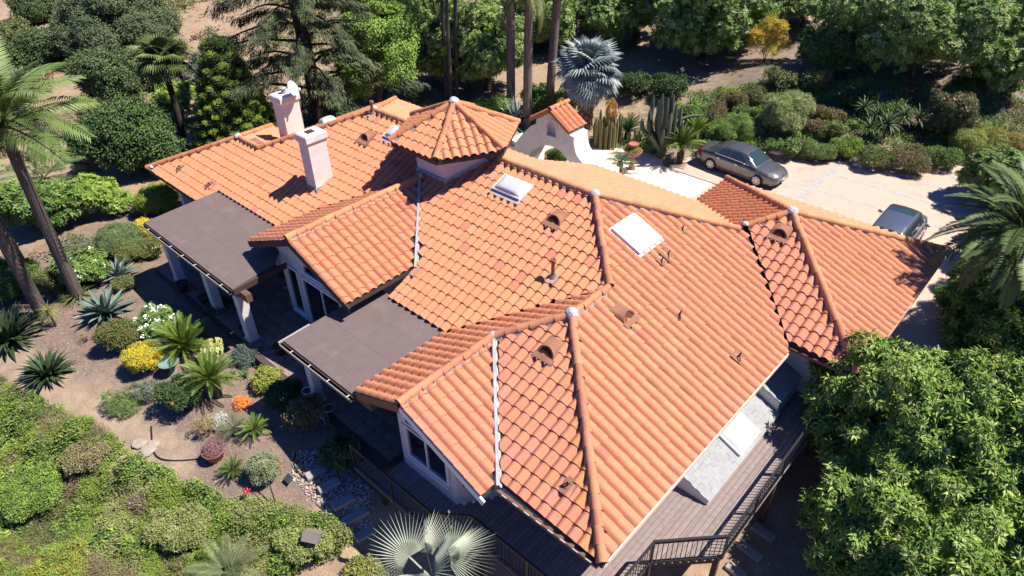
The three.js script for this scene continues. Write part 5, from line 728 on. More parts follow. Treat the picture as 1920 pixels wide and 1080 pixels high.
const agaveLeaf = (() => { const out = [], N = 6, P = (t, k) => { const w = 0.5 * 0.2 * Math.pow(Math.sin(Math.PI * Math.min(1, 0.18 + 0.82 * t)), 0.75) * (1 - 0.15 * t); return V(t, 0.16 * t - 0.2 * t * t + (k === 0 ? -0.03 * (1 - t) : 0.045 * (1 - t) + 0.02), k * w); }; for (let i = 0; i < N; i++) for (const k of [-1, 1]) { const a = P(i / N, 0), b = P((i + 1) / N, 0), c = P((i + 1) / N, k), d = P(i / N, k); for (const p of [a, b, c, a, c, d]) out.push(p.x, p.y, p.z); } return triGeo(out); })();
function agave(px, py, rp, label, col = [[0.13, 0.19, 0.165], [0.17, 0.235, 0.205], [0.11, 0.165, 0.145]], n = 34, e1 = 0.05) { const b = at(px, py), R = rp / pxm(b), g = thing('agave', label, 'agave', P3(b.u, b.v, b.h), 'agaves'); part('heart', new THREE.SphereGeometry(R * 0.12, 8, 6).translate(0, R * 0.06, 0), leafM(lin(...col[0])), g); rosette(g, 'leaf', [agaveLeaf], col.map((c) => leafM(lin(...c), 0.55, 0.05)), n, R, R * 0.04, 1.3, e1, { pow: 0.75, off: 0.03 }); }
function strap(px, py, rp, label, cols, n = 46, o = {}) {          // clump of strap leaves
  const b = at(px, py), R = rp / pxm(b), g = thing(o.name || 'strap_leaf_clump', label, o.cat || 'plant', P3(b.u, b.v, b.h), o.group), geo = (() => { const out = [], N = 4, w = o.w ?? 0.05, P = (t, k) => V(t * Math.cos(t * 0.5), 0.15 * t - (o.bend ?? 0.5) * t * t, k * w * Math.sin(Math.PI * Math.min(1, 0.25 + 0.75 * t)) * 0.9); for (let i = 0; i < N; i++) for (const k of [-1, 1]) { const a = P(i / N, 0), b2 = P((i + 1) / N, 0), c = P((i + 1) / N, k), d = P(i / N, k); for (const p of [a, b2, c, a, c, d]) out.push(p.x, p.y, p.z); } return triGeo(out); })();
  if (o.trunk) part('stem', tube([V(0, -0.1, 0), V(o.lean ?? 0, o.trunk, 0)], 0.05, 0.035, 3, 6), darkBark, g); const top = part('crown_base', new THREE.SphereGeometry(0.06, 8, 6).translate(o.lean ?? 0, o.trunk ?? 0.03, 0), darkBark, g); void top;
  rosette(g, 'leaf', [geo], cols.map((c) => leafM(lin(...c), 0.5, 0.2)), n, R, o.trunk ?? 0.03, 1.35, o.e1 ?? 0.25, { off: o.trunk ? 0 : R * 0.12, pow: 0.9 }); return g;
}
function palm(name, label, foot, top, o = {}) {
  const b = o.pos || at(foot[0], foot[1]), g = thing(name, label, 'palm', P3(b.u, b.v, b.h), o.group), t = onRay(top[0], top[1], o.topBase || b), c = P3(t.u, t.v, t.h).sub(g.position), r0 = o.r0 ?? 0.2, r1 = o.r1 ?? 0.14;
  const mid = c.clone().multiplyScalar(0.45); if (o.bow) mid.add(V(...o.bow));
  part('trunk', tube([V(0, -0.4, 0), mid, c], r0, (k) => (k < 0.06 ? r0 * 1.35 : mix(r0, r1, k)) * (1 + 0.05 * Math.sin(k * 150)), o.seg ?? 48, 10), o.bark || palmBark, g);
  if (o.shaft) part('crownshaft', tube([c.clone(), c.clone().add(V(0, o.shaft, 0))], r1 * 1.25, r1 * 0.7, 6, 10), o.shaftMat || std(lin(0.26, 0.2, 0.16), 0.8), g);
  if (o.n) { const sub = new THREE.Group(); void sub; const before = g.children.length; rosette(g, 'frond', o.geos, (o.cols).map((k) => leafM(lin(...k), 0.5, 0.2)), o.n, o.R, 0, o.e0 ?? 1.2, o.e1 ?? -0.5, { off: 0.05, roll: o.roll }); for (let k = before; k < g.children.length; k++) g.children[k].position.add(c).add(V(0, o.shaft || 0, 0)); }
  return { g, c };
}
// ---------------------------------------------------------------- the planted garden below the patio
const G = { mid: [[0.05, 0.095, 0.022], [0.075, 0.125, 0.03], [0.10, 0.16, 0.04]], dark: [[0.022, 0.045, 0.014], [0.035, 0.065, 0.02], [0.05, 0.085, 0.026]], lime: [[0.12, 0.19, 0.03], [0.16, 0.23, 0.04], [0.09, 0.15, 0.03]], olive: [[0.095, 0.11, 0.035], [0.13, 0.14, 0.05], [0.07, 0.085, 0.03]], grey: [[0.10, 0.12, 0.085], [0.14, 0.155, 0.12], [0.075, 0.095, 0.065]], oak: [[0.04, 0.065, 0.024], [0.058, 0.088, 0.032], [0.08, 0.11, 0.042]], brown: [[0.13, 0.085, 0.05], [0.17, 0.115, 0.065], [0.09, 0.07, 0.035]], yellow: [[0.42, 0.33, 0.025], [0.52, 0.42, 0.04], [0.22, 0.22, 0.03]], gold: [[0.30, 0.25, 0.03], [0.38, 0.32, 0.05], [0.14, 0.16, 0.03]] };
shrub(302, 380, 34, 'clipped dome hedge with a yellow-green top under the far eave', { ball: true, tall: 0.8, foot: 0.6, leaf: { geo: SPR.tiny, per: 260, cols: [...G.lime, [0.22, 0.23, 0.03]] }, name: 'clipped_hedge', cat: 'hedge' });
agave(266, 402, 24, 'small grey agave between the domed hedge and the yellow bush', undefined, 22, 0.4);
shrub(280, 433, 24, 'bright yellow bush below the outer corner of the patio roof', { leaf: { cols: G.yellow, geo: SPR.tiny, per: 220 } });
shrub(231, 452, 34, 'neat round grey-green bush at the head of the bed', { ball: true, tall: 0.72, leaf: { cols: [[0.075, 0.115, 0.045], [0.11, 0.15, 0.065]], geo: SPR.tiny, per: 240 } });
shrub(288, 466, 21, 'yellow-flecked bush in front of the patio pillar', { leaf: { cols: G.olive }, flowers: { cols: [[0.4, 0.35, 0.05]], per: 14, size: [0.4, 0.6] } });
shrub(246, 476, 22, 'low olive bush below the neat round grey-green bush', { leaf: { cols: G.olive, geo: SPR.tiny, per: 200 } });
shrub(170, 506, 38, 'wide leafy bush with scattered white flowers behind the blue agave', { leaf: { cols: G.mid, geo: SPR.avocado, per: 55 }, flowers: { cols: [[0.7, 0.7, 0.68]], per: 5 } });
agave(226, 520, 34, 'blue agave with upright leaves beside the white-flowered bush');
shrub(237, 531, 17, 'small tight bush between the two blue agaves', { leaf: { cols: G.olive, geo: SPR.tiny, per: 240 } });
agave(201, 590, 46, 'largest blue agave with long spreading leaves on open mulch', [[0.12, 0.185, 0.16], [0.16, 0.23, 0.2], [0.10, 0.155, 0.135]], 40);
strap(105, 612, 19, 'small tufted tree with a thin stem on pale mulch', [[0.16, 0.2, 0.03], [0.22, 0.24, 0.05]], 50, { trunk: 0.75, e1: -0.7, bend: 0.8, w: 0.035, name: 'tufted_tree', cat: 'tree' });
strap(148, 558, 28, 'yellow-green grass tuft round the foot of the leaning palm', [[0.15, 0.19, 0.04], [0.2, 0.22, 0.07]], 70, { w: 0.03, bend: 0.8 });
shrub(228, 634, 30, 'round dark-leaved bush standing alone on the mulch', { ball: true, tall: 0.85, leaf: { cols: [[0.05, 0.085, 0.025], [0.085, 0.105, 0.03], [0.11, 0.09, 0.035]], geo: SPR.fine, per: 170 } });
shrub(300, 602, 36, 'leafy bush thick with white flowers beside the large cycad', { leaf: { cols: G.mid, geo: SPR.avocado, per: 60, size: [0.6, 0.9] }, flowers: { cols: [[0.78, 0.78, 0.76]], per: 16, size: [0.9, 1.3] } });
cycad(352, 660, 58, 'largest cycad with stiff dark fronds between the white and yellow bushes', { n: 52, trunk: 0.25 });
shrub(276, 675, 29, 'rounded bush covered in yellow blossom beside the bird bath', { ball: true, tall: 0.85, leaf: { cols: [[0.10, 0.14, 0.03], [0.38, 0.30, 0.025], [0.44, 0.35, 0.03], [0.34, 0.27, 0.02]], geo: SPR.tiny, per: 260 } });
cycad(408, 742, 50, 'cycad on a thick scaly trunk above the orange-flowered bush', { n: 44, trunk: 0.75 });
shrub(401, 655, 22, 'small pale yellow shrub behind the trunked cycad', { leaf: { cols: [[0.22, 0.24, 0.08], [0.3, 0.3, 0.12]], geo: SPR.avocado, per: 40, size: [0.5, 0.7] } });
strap(92, 705, 44, 'bird of paradise clump beside the thin stake on the path', [[0.03, 0.055, 0.02], [0.045, 0.075, 0.03], [0.06, 0.09, 0.04]], 80, { w: 0.07, bend: 0.35 });
strap(18, 640, 62, 'big bird of paradise clump under the leaning palms', [[0.03, 0.05, 0.02], [0.05, 0.075, 0.035]], 90, { w: 0.06, bend: 0.35 });
shrub(234, 748, 32, 'low bright green shrub below the bird bath', { tall: 0.55, leaf: { cols: G.mid, geo: SPR.narrow, per: 60, size: [0.4, 0.6] } });
shrub(291, 727, 28, 'wispy grey shrub between the bird bath and the orange-flowered bush', { tall: 0.6, leaf: { cols: G.grey, geo: SPR.narrow, per: 60, size: [0.4, 0.7] } });
shrub(350, 738, 36, 'dark bush with small orange flowers below the trunked cycad', { leaf: { cols: G.dark, per: 120 }, flowers: { cols: [[0.55, 0.16, 0.02]], per: 5, size: [0.5, 0.8] } });
for (const [x, y, l] of [[434, 706, 'pale green succulent rosette beside the trunked cycad'], [458, 706, 'smaller pale green succulent rosette next to another rosette']]) agave(x, y, 15, l, [[0.12, 0.18, 0.08], [0.17, 0.22, 0.11]], 24, 0.2);
shrub(455, 750, 14, 'small orange succulent mound on the mulch', { tall: 0.4, leaf: { cols: [[0.5, 0.15, 0.03], [0.42, 0.17, 0.04]], geo: SPR.tiny, per: 260 } });
shrub(505, 712, 26, 'yellow-green euphorbia in the shade edge near the slim column', { leaf: { cols: [[0.15, 0.17, 0.03], [0.2, 0.2, 0.035], [0.11, 0.14, 0.03]], geo: SPR.airy, per: 70, size: [0.5, 0.8] } });
shrub(535, 742, 30, 'rose bush with a few pale blooms in the patio shade', { leaf: { cols: G.dark, per: 120 }, flowers: { cols: [[0.6, 0.5, 0.42]], per: 3 } });
shrub(578, 780, 34, 'tall grey-brown shrub beside the pale blue stool', { tall: 1.2, leaf: { cols: [[0.10, 0.085, 0.05], [0.07, 0.075, 0.035], [0.14, 0.10, 0.05]], geo: SPR.oak, per: 55, size: [0.5, 0.8] } });
shrub(640, 848, 38, 'dark leafy shrub at the head of the shaded steps', { tall: 1.0, leaf: { cols: G.dark, geo: SPR.avocado, per: 50, size: [0.6, 0.9] } });
shrub(470, 660, 26, 'blue-grey low plant in the shade along the patio edge', { tall: 0.4, leaf: { cols: [[0.05, 0.075, 0.065], [0.07, 0.1, 0.085]], geo: SPR.fine } });
shrub(415, 545 + 25, 24, 'blue-green low plant in the shade below the first patio roof', { tall: 0.4, leaf: { cols: [[0.05, 0.08, 0.065], [0.06, 0.09, 0.07]], geo: SPR.fine } });
cycad(443, 810, 34, 'small feathery palm with arching grey-green fronds', { n: 16, geos: FR.feather, trunk: 0.1, cols: [[0.09, 0.12, 0.06], [0.12, 0.15, 0.08]], name: 'young_palm', cat: 'palm' });
cycad(481, 812, 30, 'small dark cycad casting a star shadow on the mulch', { n: 30, trunk: 0.12 });
cycad(439, 888, 27, 'bright green young cycad beside the terracotta pot', { n: 30, trunk: 0.12, cols: [[0.07, 0.13, 0.02], [0.1, 0.17, 0.03]] });
shrub(499, 880, 27, 'round variegated shrub beside the red glass flower', { ball: true, tall: 0.95, leaf: { cols: [[0.13, 0.155, 0.085], [0.18, 0.2, 0.12], [0.09, 0.12, 0.05]], geo: SPR.tiny, per: 260 } });
shrub(390, 800, 22, 'twiggy bronze shrub above the terracotta pot', { tall: 1.1, leaf: { cols: [[0.16, 0.12, 0.05], [0.2, 0.16, 0.07]], geo: SPR.narrow, per: 40, size: [0.4, 0.6] } });
shrub(412, 785, 16, 'silver-leaved low plant behind the bronze shrub', { tall: 0.4, leaf: { cols: [[0.25, 0.26, 0.24], [0.32, 0.33, 0.3]], geo: SPR.tiny, per: 200 } });
shrub(162, 632, 14, 'sparse reddish seedling on open mulch', { tall: 0.6, lumps: 3, leaf: { cols: [[0.16, 0.09, 0.05], [0.12, 0.1, 0.04]], geo: SPR.narrow, per: 26, size: [0.3, 0.5] } });
shrub(205, 378, 40, 'large bright green leafy shrub beyond the neat round bush', { tall: 1.0, leaf: { cols: G.lime, geo: SPR.avocado, per: 45 } });
shrub(120, 395, 52, 'broad mid-green shrub behind the leaning palms', { tall: 0.9, leaf: { cols: G.mid, geo: SPR.avocado, per: 40, size: [1, 1.4] } });
shrub(60, 400, 48, 'rounded dark shrub at the foot of the slope behind the palms', { tall: 1.0, leaf: { cols: G.mid, geo: SPR.avocado, per: 40, size: [1, 1.4] } });
shrub(30, 520, 46, 'low dark shrub between the two leaning palm trunks', { tall: 0.7, leaf: { cols: G.mid, geo: SPR.fine, per: 90, size: [1, 1.6] } });
shrub(160, 460, 40, 'sprawling grey heath in the bed behind the white-flowered bush', { tall: 0.45, leaf: { cols: G.grey.concat(G.olive), geo: SPR.fine, per: 110 } });
shrub(110, 520, 34, 'small leafy shrub at the edge of the path behind the palm', { tall: 0.5, leaf: { cols: G.olive, geo: SPR.fine, per: 110 } });
shrub(165, 310, 20, 'clump of yellow-green grass below the feathery fronds', { tall: 0.9, leaf: { cols: [[0.17, 0.19, 0.08], [0.22, 0.22, 0.11]], geo: SPR.grassy, per: 30 } });
// ground cover over the slope in front of the garden, with mounds that stand proud of it
{
  const poly = [[-60, 690], [0, 705], [60, 742], [215, 818], [245, 852], [330, 905], [440, 938], [560, 950], [625, 975], [668, 1008], [640, 1040], [560, 1055], [520, 1120], [430, 1160], [-60, 1160]];
  const inside = (x, y) => { let c = false; for (let i = 0, j = poly.length - 1; i < poly.length; j = i++) { const [xi, yi] = poly[i], [xj, yj] = poly[j]; if ((yi > y) !== (yj > y) && x < (xj - xi) * (y - yi) / (yj - yi) + xi) c = !c; } return c; };
  globalThis.inCover = inside; const M4 = [], CO = [], KI = []; const q = new THREE.Quaternion();
  for (let i = 0; i < 40000; i++) {
    const x = rr(-60, 670), y = rr(690, 1150); if (!inside(x, y)) continue; const p = at(x, y), n = fbm(p.u * 0.45, p.v * 0.45, 8, 3), n2 = fbm(p.u * 1.1, p.v * 1.1, 3, 3), bump = Math.max(0, 0.16 + n * 0.8 + n2 * 0.7);
    if (n2 < -0.33 && n < -0.05) continue;
    const lvl = bump * Math.pow(rnd(), 0.35), s = rr(0.8, 1.5) * (0.85 + 1.1 * Math.max(0, fbm(p.u * 0.5 + 30, p.v * 0.5, 6, 2) + 0.1)); q.setFromEuler(new THREE.Euler(rr(-0.5, 0.5), rr(0, 6.28), rr(-0.5, 0.5))); M4.push(new THREE.Matrix4().compose(P3(p.u, p.v, p.h + lvl), q.clone(), new THREE.Vector3(s, s, s)));
    const m = fbm(p.u * 0.3 + 9, p.v * 0.3, 2, 3) + (x - 200) * 0.0006, c = m > 0.1 ? pick([[0.155, 0.175, 0.06], [0.185, 0.2, 0.08], [0.125, 0.16, 0.05]]) : m > -0.16 ? pick([[0.12, 0.175, 0.03], [0.085, 0.135, 0.025], [0.16, 0.21, 0.04]]) : pick([[0.06, 0.095, 0.025], [0.085, 0.12, 0.035], [0.13, 0.10, 0.06]]), b = rr(0.75, 1.25); const kn = fbm(p.u * 0.7 + 60, p.v * 0.7, 5, 3), kd = kn > 0.1 ? 1 : kn < -0.2 && rnd() < 0.5 ? 2 : 0; KI.push(kd); CO.push(kd === 2 ? cv(pick([[0.2, 0.14, 0.1], [0.26, 0.19, 0.13]]), b) : kd === 1 ? cv(pick(G.mid.concat(G.mid, G.olive, G.lime)), b * 1.55) : cv(c, b * 1.6));
  }
  for (const [kind, geo, nm, lab] of [[0, SPR.ice, 'ground_cover', 'fine-leaved green ground cover spread over the slope below the path'], [1, SPR.leafy, 'leafy_ground_cover', 'broader-leaved patches among the ground cover below the path'], [2, SPR.twig, 'dry_twigs', 'dry brown twigs showing between the ground cover plants']]) {
    const ix = KI.map((k, i) => (k === kind ? i : -1)).filter((i) => i >= 0), im = new THREE.InstancedMesh(geo, whiteLeaf, ix.length), c = new THREE.Color(); ix.forEach((i, n) => { im.setMatrixAt(n, M4[i]); im.setColorAt(n, c.setRGB(...CO[i])); }); im.name = nm; im.castShadow = im.receiveShadow = true; tag(im, lab, 'ground cover'); im.userData.kind = 'stuff'; scene.add(im);
  }
}
for (const [x, y, r, l, c, t] of [[345, 968, 52, 'broad rounded light green mound with a dark hollow at its side', [[0.15, 0.17, 0.06], [0.18, 0.195, 0.08], [0.12, 0.145, 0.045]], 0.36], [575, 985, 50, 'smooth light green mound beside the shaded steps', [[0.14, 0.175, 0.05], [0.17, 0.2, 0.07]], 0.25], [165, 845, 34, 'brown and olive mounded shrub beside the dirt path', [[0.13, 0.10, 0.055], [0.14, 0.14, 0.06], [0.17, 0.15, 0.08]], 0.4], [60, 905, 52, 'sprawling glossy bright green shrub on the slope with a few white flowers', G.lime.concat(G.mid), 0.35], [110, 1060, 50, 'leafy shrub tipped with orange and yellow on the lower slope', [[0.12, 0.16, 0.03], [0.15, 0.18, 0.03], [0.10, 0.15, 0.03], [0.2, 0.17, 0.03]], 0.4], [690, 1062, 36, 'yellow-green rounded shrub at the foot of the silver fan palm', [[0.16, 0.18, 0.05], [0.2, 0.2, 0.06], [0.11, 0.14, 0.04]], 0.6]])
  shrub(x, y, r, l, { tall: t, lumps: 20, lr: [0.18, 0.36], leaf: { cols: c, geo: SPR.ice, per: 120, size: [0.9, 1.6] } });
// silver fan palm and the feathery palm tops at the bottom of the picture
{ const b = { u: 3.2, v: -12.3, h: -1.9 }, t = atV(800, 1030, -12.0); const p = palm('silver_fan_palm', 'silver-green fan palm with stiff pleated leaves in front of the shaded deck', null, [812, 1085], { pos: b, n: 8, R: 1.75, geos: FAN.silver, cols: [[0.33, 0.38, 0.3], [0.4, 0.44, 0.36], [0.27, 0.33, 0.25]], e0: 1.15, e1: 0.25, roll: 1.0, r0: 0.16, r1: 0.14 }); void p; void t; }
{ const b = at(440, 1085); palm('young_feather_palm', 'young feather palm with thin pale fronds rising from the ground cover', null, [430, 1075], { pos: b, n: 16, R: 1.25, geos: FR.feather, cols: [[0.14, 0.18, 0.08], [0.18, 0.22, 0.11]], e0: 1.2, e1: 0.1, r0: 0.1, r1: 0.08 }); }

// bark chips and litter over the planting bed
{
  const geo = new THREE.BoxGeometry(1, 0.22, 0.42), M4 = [], CO = [], q = new THREE.Quaternion();
  for (let i = 0; i < 26000; i++) { const u = rr(-23, -1), v = rr(-16.5, -9.5), h = H(u, v), [x, y] = proj(u, v, h); if (inCover(x, y) || distPath(u, v) < 0.5 + rr(0, 0.7)) continue; const s = 0.02 + 0.05 * rnd() * rnd(); q.setFromEuler(new THREE.Euler(rr(-0.35, 0.35), rr(0, 6.28), rr(-0.35, 0.35))); M4.push(new THREE.Matrix4().compose(P3(u, v, h + 0.05 * fbm(u * 0.7, v * 0.7, 1, 3) + 0.008 - (v > -9.3 ? 0.1 : 0)), q.clone(), V(s, s, s))); CO.push(cv(pick([[0.30, 0.22, 0.17], [0.20, 0.14, 0.11], [0.42, 0.35, 0.29], [0.14, 0.095, 0.075], [0.34, 0.27, 0.23]]), rr(0.75, 1.25))); }
  const im = new THREE.InstancedMesh(geo, std(0xffffff, 0.95), M4.length), c = new THREE.Color(); M4.forEach((m, i) => { im.setMatrixAt(i, m); im.setColorAt(i, c.setRGB(...CO[i])); }); im.name = 'bark_chips'; im.castShadow = im.receiveShadow = true; tag(im, 'bark chips and leaf litter covering the planting bed', 'mulch'); im.userData.kind = 'stuff'; scene.add(im);
}
// pale gravel beside the steps
{
  const geo = new THREE.IcosahedronGeometry(1, 0), M4 = [], CO = [], q = new THREE.Quaternion();
  for (let i = 0; i < 3200; i++) { const x = rr(548, 700), y = rr(845, 1000); if (Math.abs((y - 875) - (x - 585) * 0.95) > 62) continue; const p = at(x, y), s = rr(0.015, 0.04); q.setFromEuler(new THREE.Euler(rr(0, 3), rr(0, 6), 0)); M4.push(new THREE.Matrix4().compose(P3(p.u, p.v, p.h + 0.03), q.clone(), V(s, s * 0.7, s))); CO.push(cv(pick([[0.5, 0.42, 0.34], [0.4, 0.33, 0.28], [0.58, 0.52, 0.46], [0.3, 0.24, 0.21]]), rr(0.8, 1.2))); }
  const im = new THREE.InstancedMesh(geo, std(0xffffff, 0.95), M4.length), c = new THREE.Color(); M4.forEach((m, i) => { im.setMatrixAt(i, m); im.setColorAt(i, c.setRGB(...CO[i])); }); im.name = 'gravel'; tag(im, 'pale loose gravel beside the shaded stone steps', 'gravel'); im.castShadow = im.receiveShadow = true; im.userData.kind = 'stuff'; scene.add(im);
}
// ---------------------------------------------------------------- palms
const qc = [[0.09, 0.15, 0.035], [0.125, 0.19, 0.05], [0.17, 0.23, 0.075]];
palm('queen_palm', 'leaning feather palm with its arching crown over the slope', [148, 560], [16, 268], { n: 24, R: 3.7, geos: FR.queen, cols: qc, e0: 1.25, e1: 0.0, r0: 0.25, r1: 0.19, shaft: 0.6, shaftMat: std(lin(0.2, 0.12, 0.08), 0.9), roll: 0.3 });
palm('queen_palm', 'leaning feather palm trunk nearest the bird of paradise clump', [82, 592], [-75, 300], { n: 16, R: 2.9, geos: FR.queen, cols: qc, e0: 1.2, e1: -0.1, r0: 0.26, r1: 0.2, roll: 0.3 });
palm('queen_palm', 'slim feather palm trunk behind its two leaning neighbours', [68, 540], [-90, 270], { n: 16, R: 2.8, geos: FR.queen, cols: qc, e0: 1.2, e1: -0.1, r0: 0.2, r1: 0.17, roll: 0.3 });
palm('young_queen_palm', 'low feather palm with drooping fronds beyond the leaning trunks', [95, 390], [80, 335], { n: 14, R: 2.4, geos: FR.queen, cols: [[0.10, 0.14, 0.05], [0.15, 0.18, 0.08]], e0: 1.0, e1: -0.4, r0: 0.14, r1: 0.12 });
palm('fan_palm', 'slender fan palm on a leaning trunk in front of the oaks', [346, 276], [303, 112], { n: 34, R: 1.7, geos: FAN.wash, cols: [[0.10, 0.14, 0.04], [0.13, 0.17, 0.05], [0.07, 0.105, 0.035]], e0: 1.3, e1: -1.1, r0: 0.2, r1: 0.16, bark: darkBark, bow: [0.25, 0, 0] });
for (const [f, t, l] of [[[839, 200], [822, -120], 'thin tall palm trunk, outermost of the trio by the lantern roof'], [[846, 205], [832, -110], 'thin tall palm trunk in the middle of the trio by the lantern roof'], [[857, 198], [851, -130], 'thin straight palm trunk standing slightly apart in the trio']]) palm('king_palm', l, f, t, { n: 12, R: 2.6, geos: FR.queen, cols: qc, e0: 1.1, e1: -0.9, r0: 0.13, r1: 0.11, group: 'tall palms behind the house', bark: std(lin(0.13, 0.125, 0.13), 0.9, { map: T.bark }) });
for (const [f, t, l] of [[[958, 212], [957, -40], 'stout tall palm trunk with a swollen crown base behind the lantern roof'], [[988, 235], [992, 0], 'stout palm trunk with a hanging frond between its two neighbours'], [[1028, 212], [1048, -45], 'stout palm trunk leaning beside the blue fan palm']]) palm('royal_palm', l, f, t, { n: 9, R: 3.0, geos: FR.queen, cols: [[0.10, 0.13, 0.035], [0.14, 0.165, 0.05]], e0: 1.15, e1: -1.15, r0: 0.28, r1: 0.25, shaft: 1.0, shaftMat: std(lin(0.27, 0.17, 0.12), 0.9, { map: T.bark }), group: 'tall palms behind the house', bark: std(lin(0.30, 0.23, 0.215), 0.95, { map: T.bark, bumpMap: T.bark, bumpScale: 0.02 }) });
{
  const { g, c } = palm('blue_fan_palm', 'blue-grey fan palm with hanging golden flower sprays', [1096, 238], [1102, 135], { n: 58, R: 2.15, geos: FAN.blue, cols: [[0.25, 0.31, 0.31], [0.33, 0.39, 0.385], [0.19, 0.24, 0.24], [0.29, 0.34, 0.335]], e0: 1.4, e1: -1.15, r0: 0.46, r1: 0.42, bark: std(lin(0.24, 0.17, 0.12), 0.95, { map: T.bark, bumpMap: T.bark, bumpScale: 0.05 }), roll: 0.7 });
  const fm = leafM(lin(0.6, 0.42, 0.13), 0.9, 0.1), R = P3(...CAM.R), F = P3(CAM.F[0], CAM.F[1], 0).normalize().negate();
  for (const [sx, drop] of [[1.25, 3.6], [-1.6, 3.0]]) { const out = [], o = c.clone().addScaledVector(R, sx * 0.4).addScaledVector(F, 0.9), e = c.clone().addScaledVector(R, sx).addScaledVector(F, 1.9); for (let k = 0; k < 800; k++) { const t = rnd(), rad = 0.34 * Math.sin(Math.PI * Math.pow(t, 0.5)) * (1 - t * 0.35) + 0.05, a = rr(0, 6.28), p = V(e.x + Math.cos(a) * rad * Math.sqrt(rnd()), e.y - 0.8 - t * drop * 0.85, e.z + Math.sin(a) * rad * Math.sqrt(rnd())); leafTris(out, p, V(rr(-0.25, 0.25), -1, rr(-0.25, 0.25)).normalize(), V(Math.cos(a), 0, Math.sin(a)), rr(0.2, 0.42), 0.08, 0.2); } const ss = part('flower_spray', triGeo(out), fm, g); void ss; void o; }
  const bs = std(lin(0.30, 0.2, 0.14), 0.95); for (let k = 0; k < 70; k++) { const t = k / 70, a = k * 2.4, h = t * c.y * 0.9, m = part('leaf_base', new THREE.BoxGeometry(0.16, 0.2, 0.07), bs, g); m.position.set(c.x * t + Math.cos(a) * 0.46, h, c.z * t - Math.sin(a) * 0.46); m.rotation.set(0, a + Math.PI / 2, 0); }
}
{ const b = { u: 13.2, v: 9.0, h: -0.2 }; palm('date_palm', 'date palm with long arching fronds above the clipped bushes', null, [1925, 440], { pos: b, n: 46, R: 3.0, geos: FR.phoenix, cols: [[0.07, 0.11, 0.03], [0.10, 0.15, 0.04], [0.14, 0.185, 0.06]], e0: 1.3, e1: -0.6, r0: 0.4, r1: 0.4, roll: 0.2 }); }
cycad(1274, 304, 42, 'sago palm on a short trunk beside the saloon car', { n: 46, trunk: 1.0, cols: [[0.07, 0.12, 0.02], [0.11, 0.165, 0.03], [0.15, 0.2, 0.04]] });
cycad(1305, 262, 34, 'yellow-green cycad behind the trunked sago palm', { n: 34, trunk: 0.5, cols: [[0.12, 0.18, 0.025], [0.16, 0.22, 0.04]] });
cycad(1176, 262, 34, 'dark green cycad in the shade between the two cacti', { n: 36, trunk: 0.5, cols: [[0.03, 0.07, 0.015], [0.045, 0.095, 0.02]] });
cycad(1160, 335, 34, 'feathery potted palm rising in front of the terracotta planter', { n: 24, geos: FR.feather, trunk: 0.9, cols: [[0.10, 0.15, 0.05], [0.13, 0.18, 0.07]], name: 'potted_palm', cat: 'palm', e1: -0.3 });
agave(966, 232, 46, 'spiky blue-grey yucca between the lantern roof and the gate', [[0.12, 0.165, 0.16], [0.16, 0.21, 0.2]], 46, -0.3);
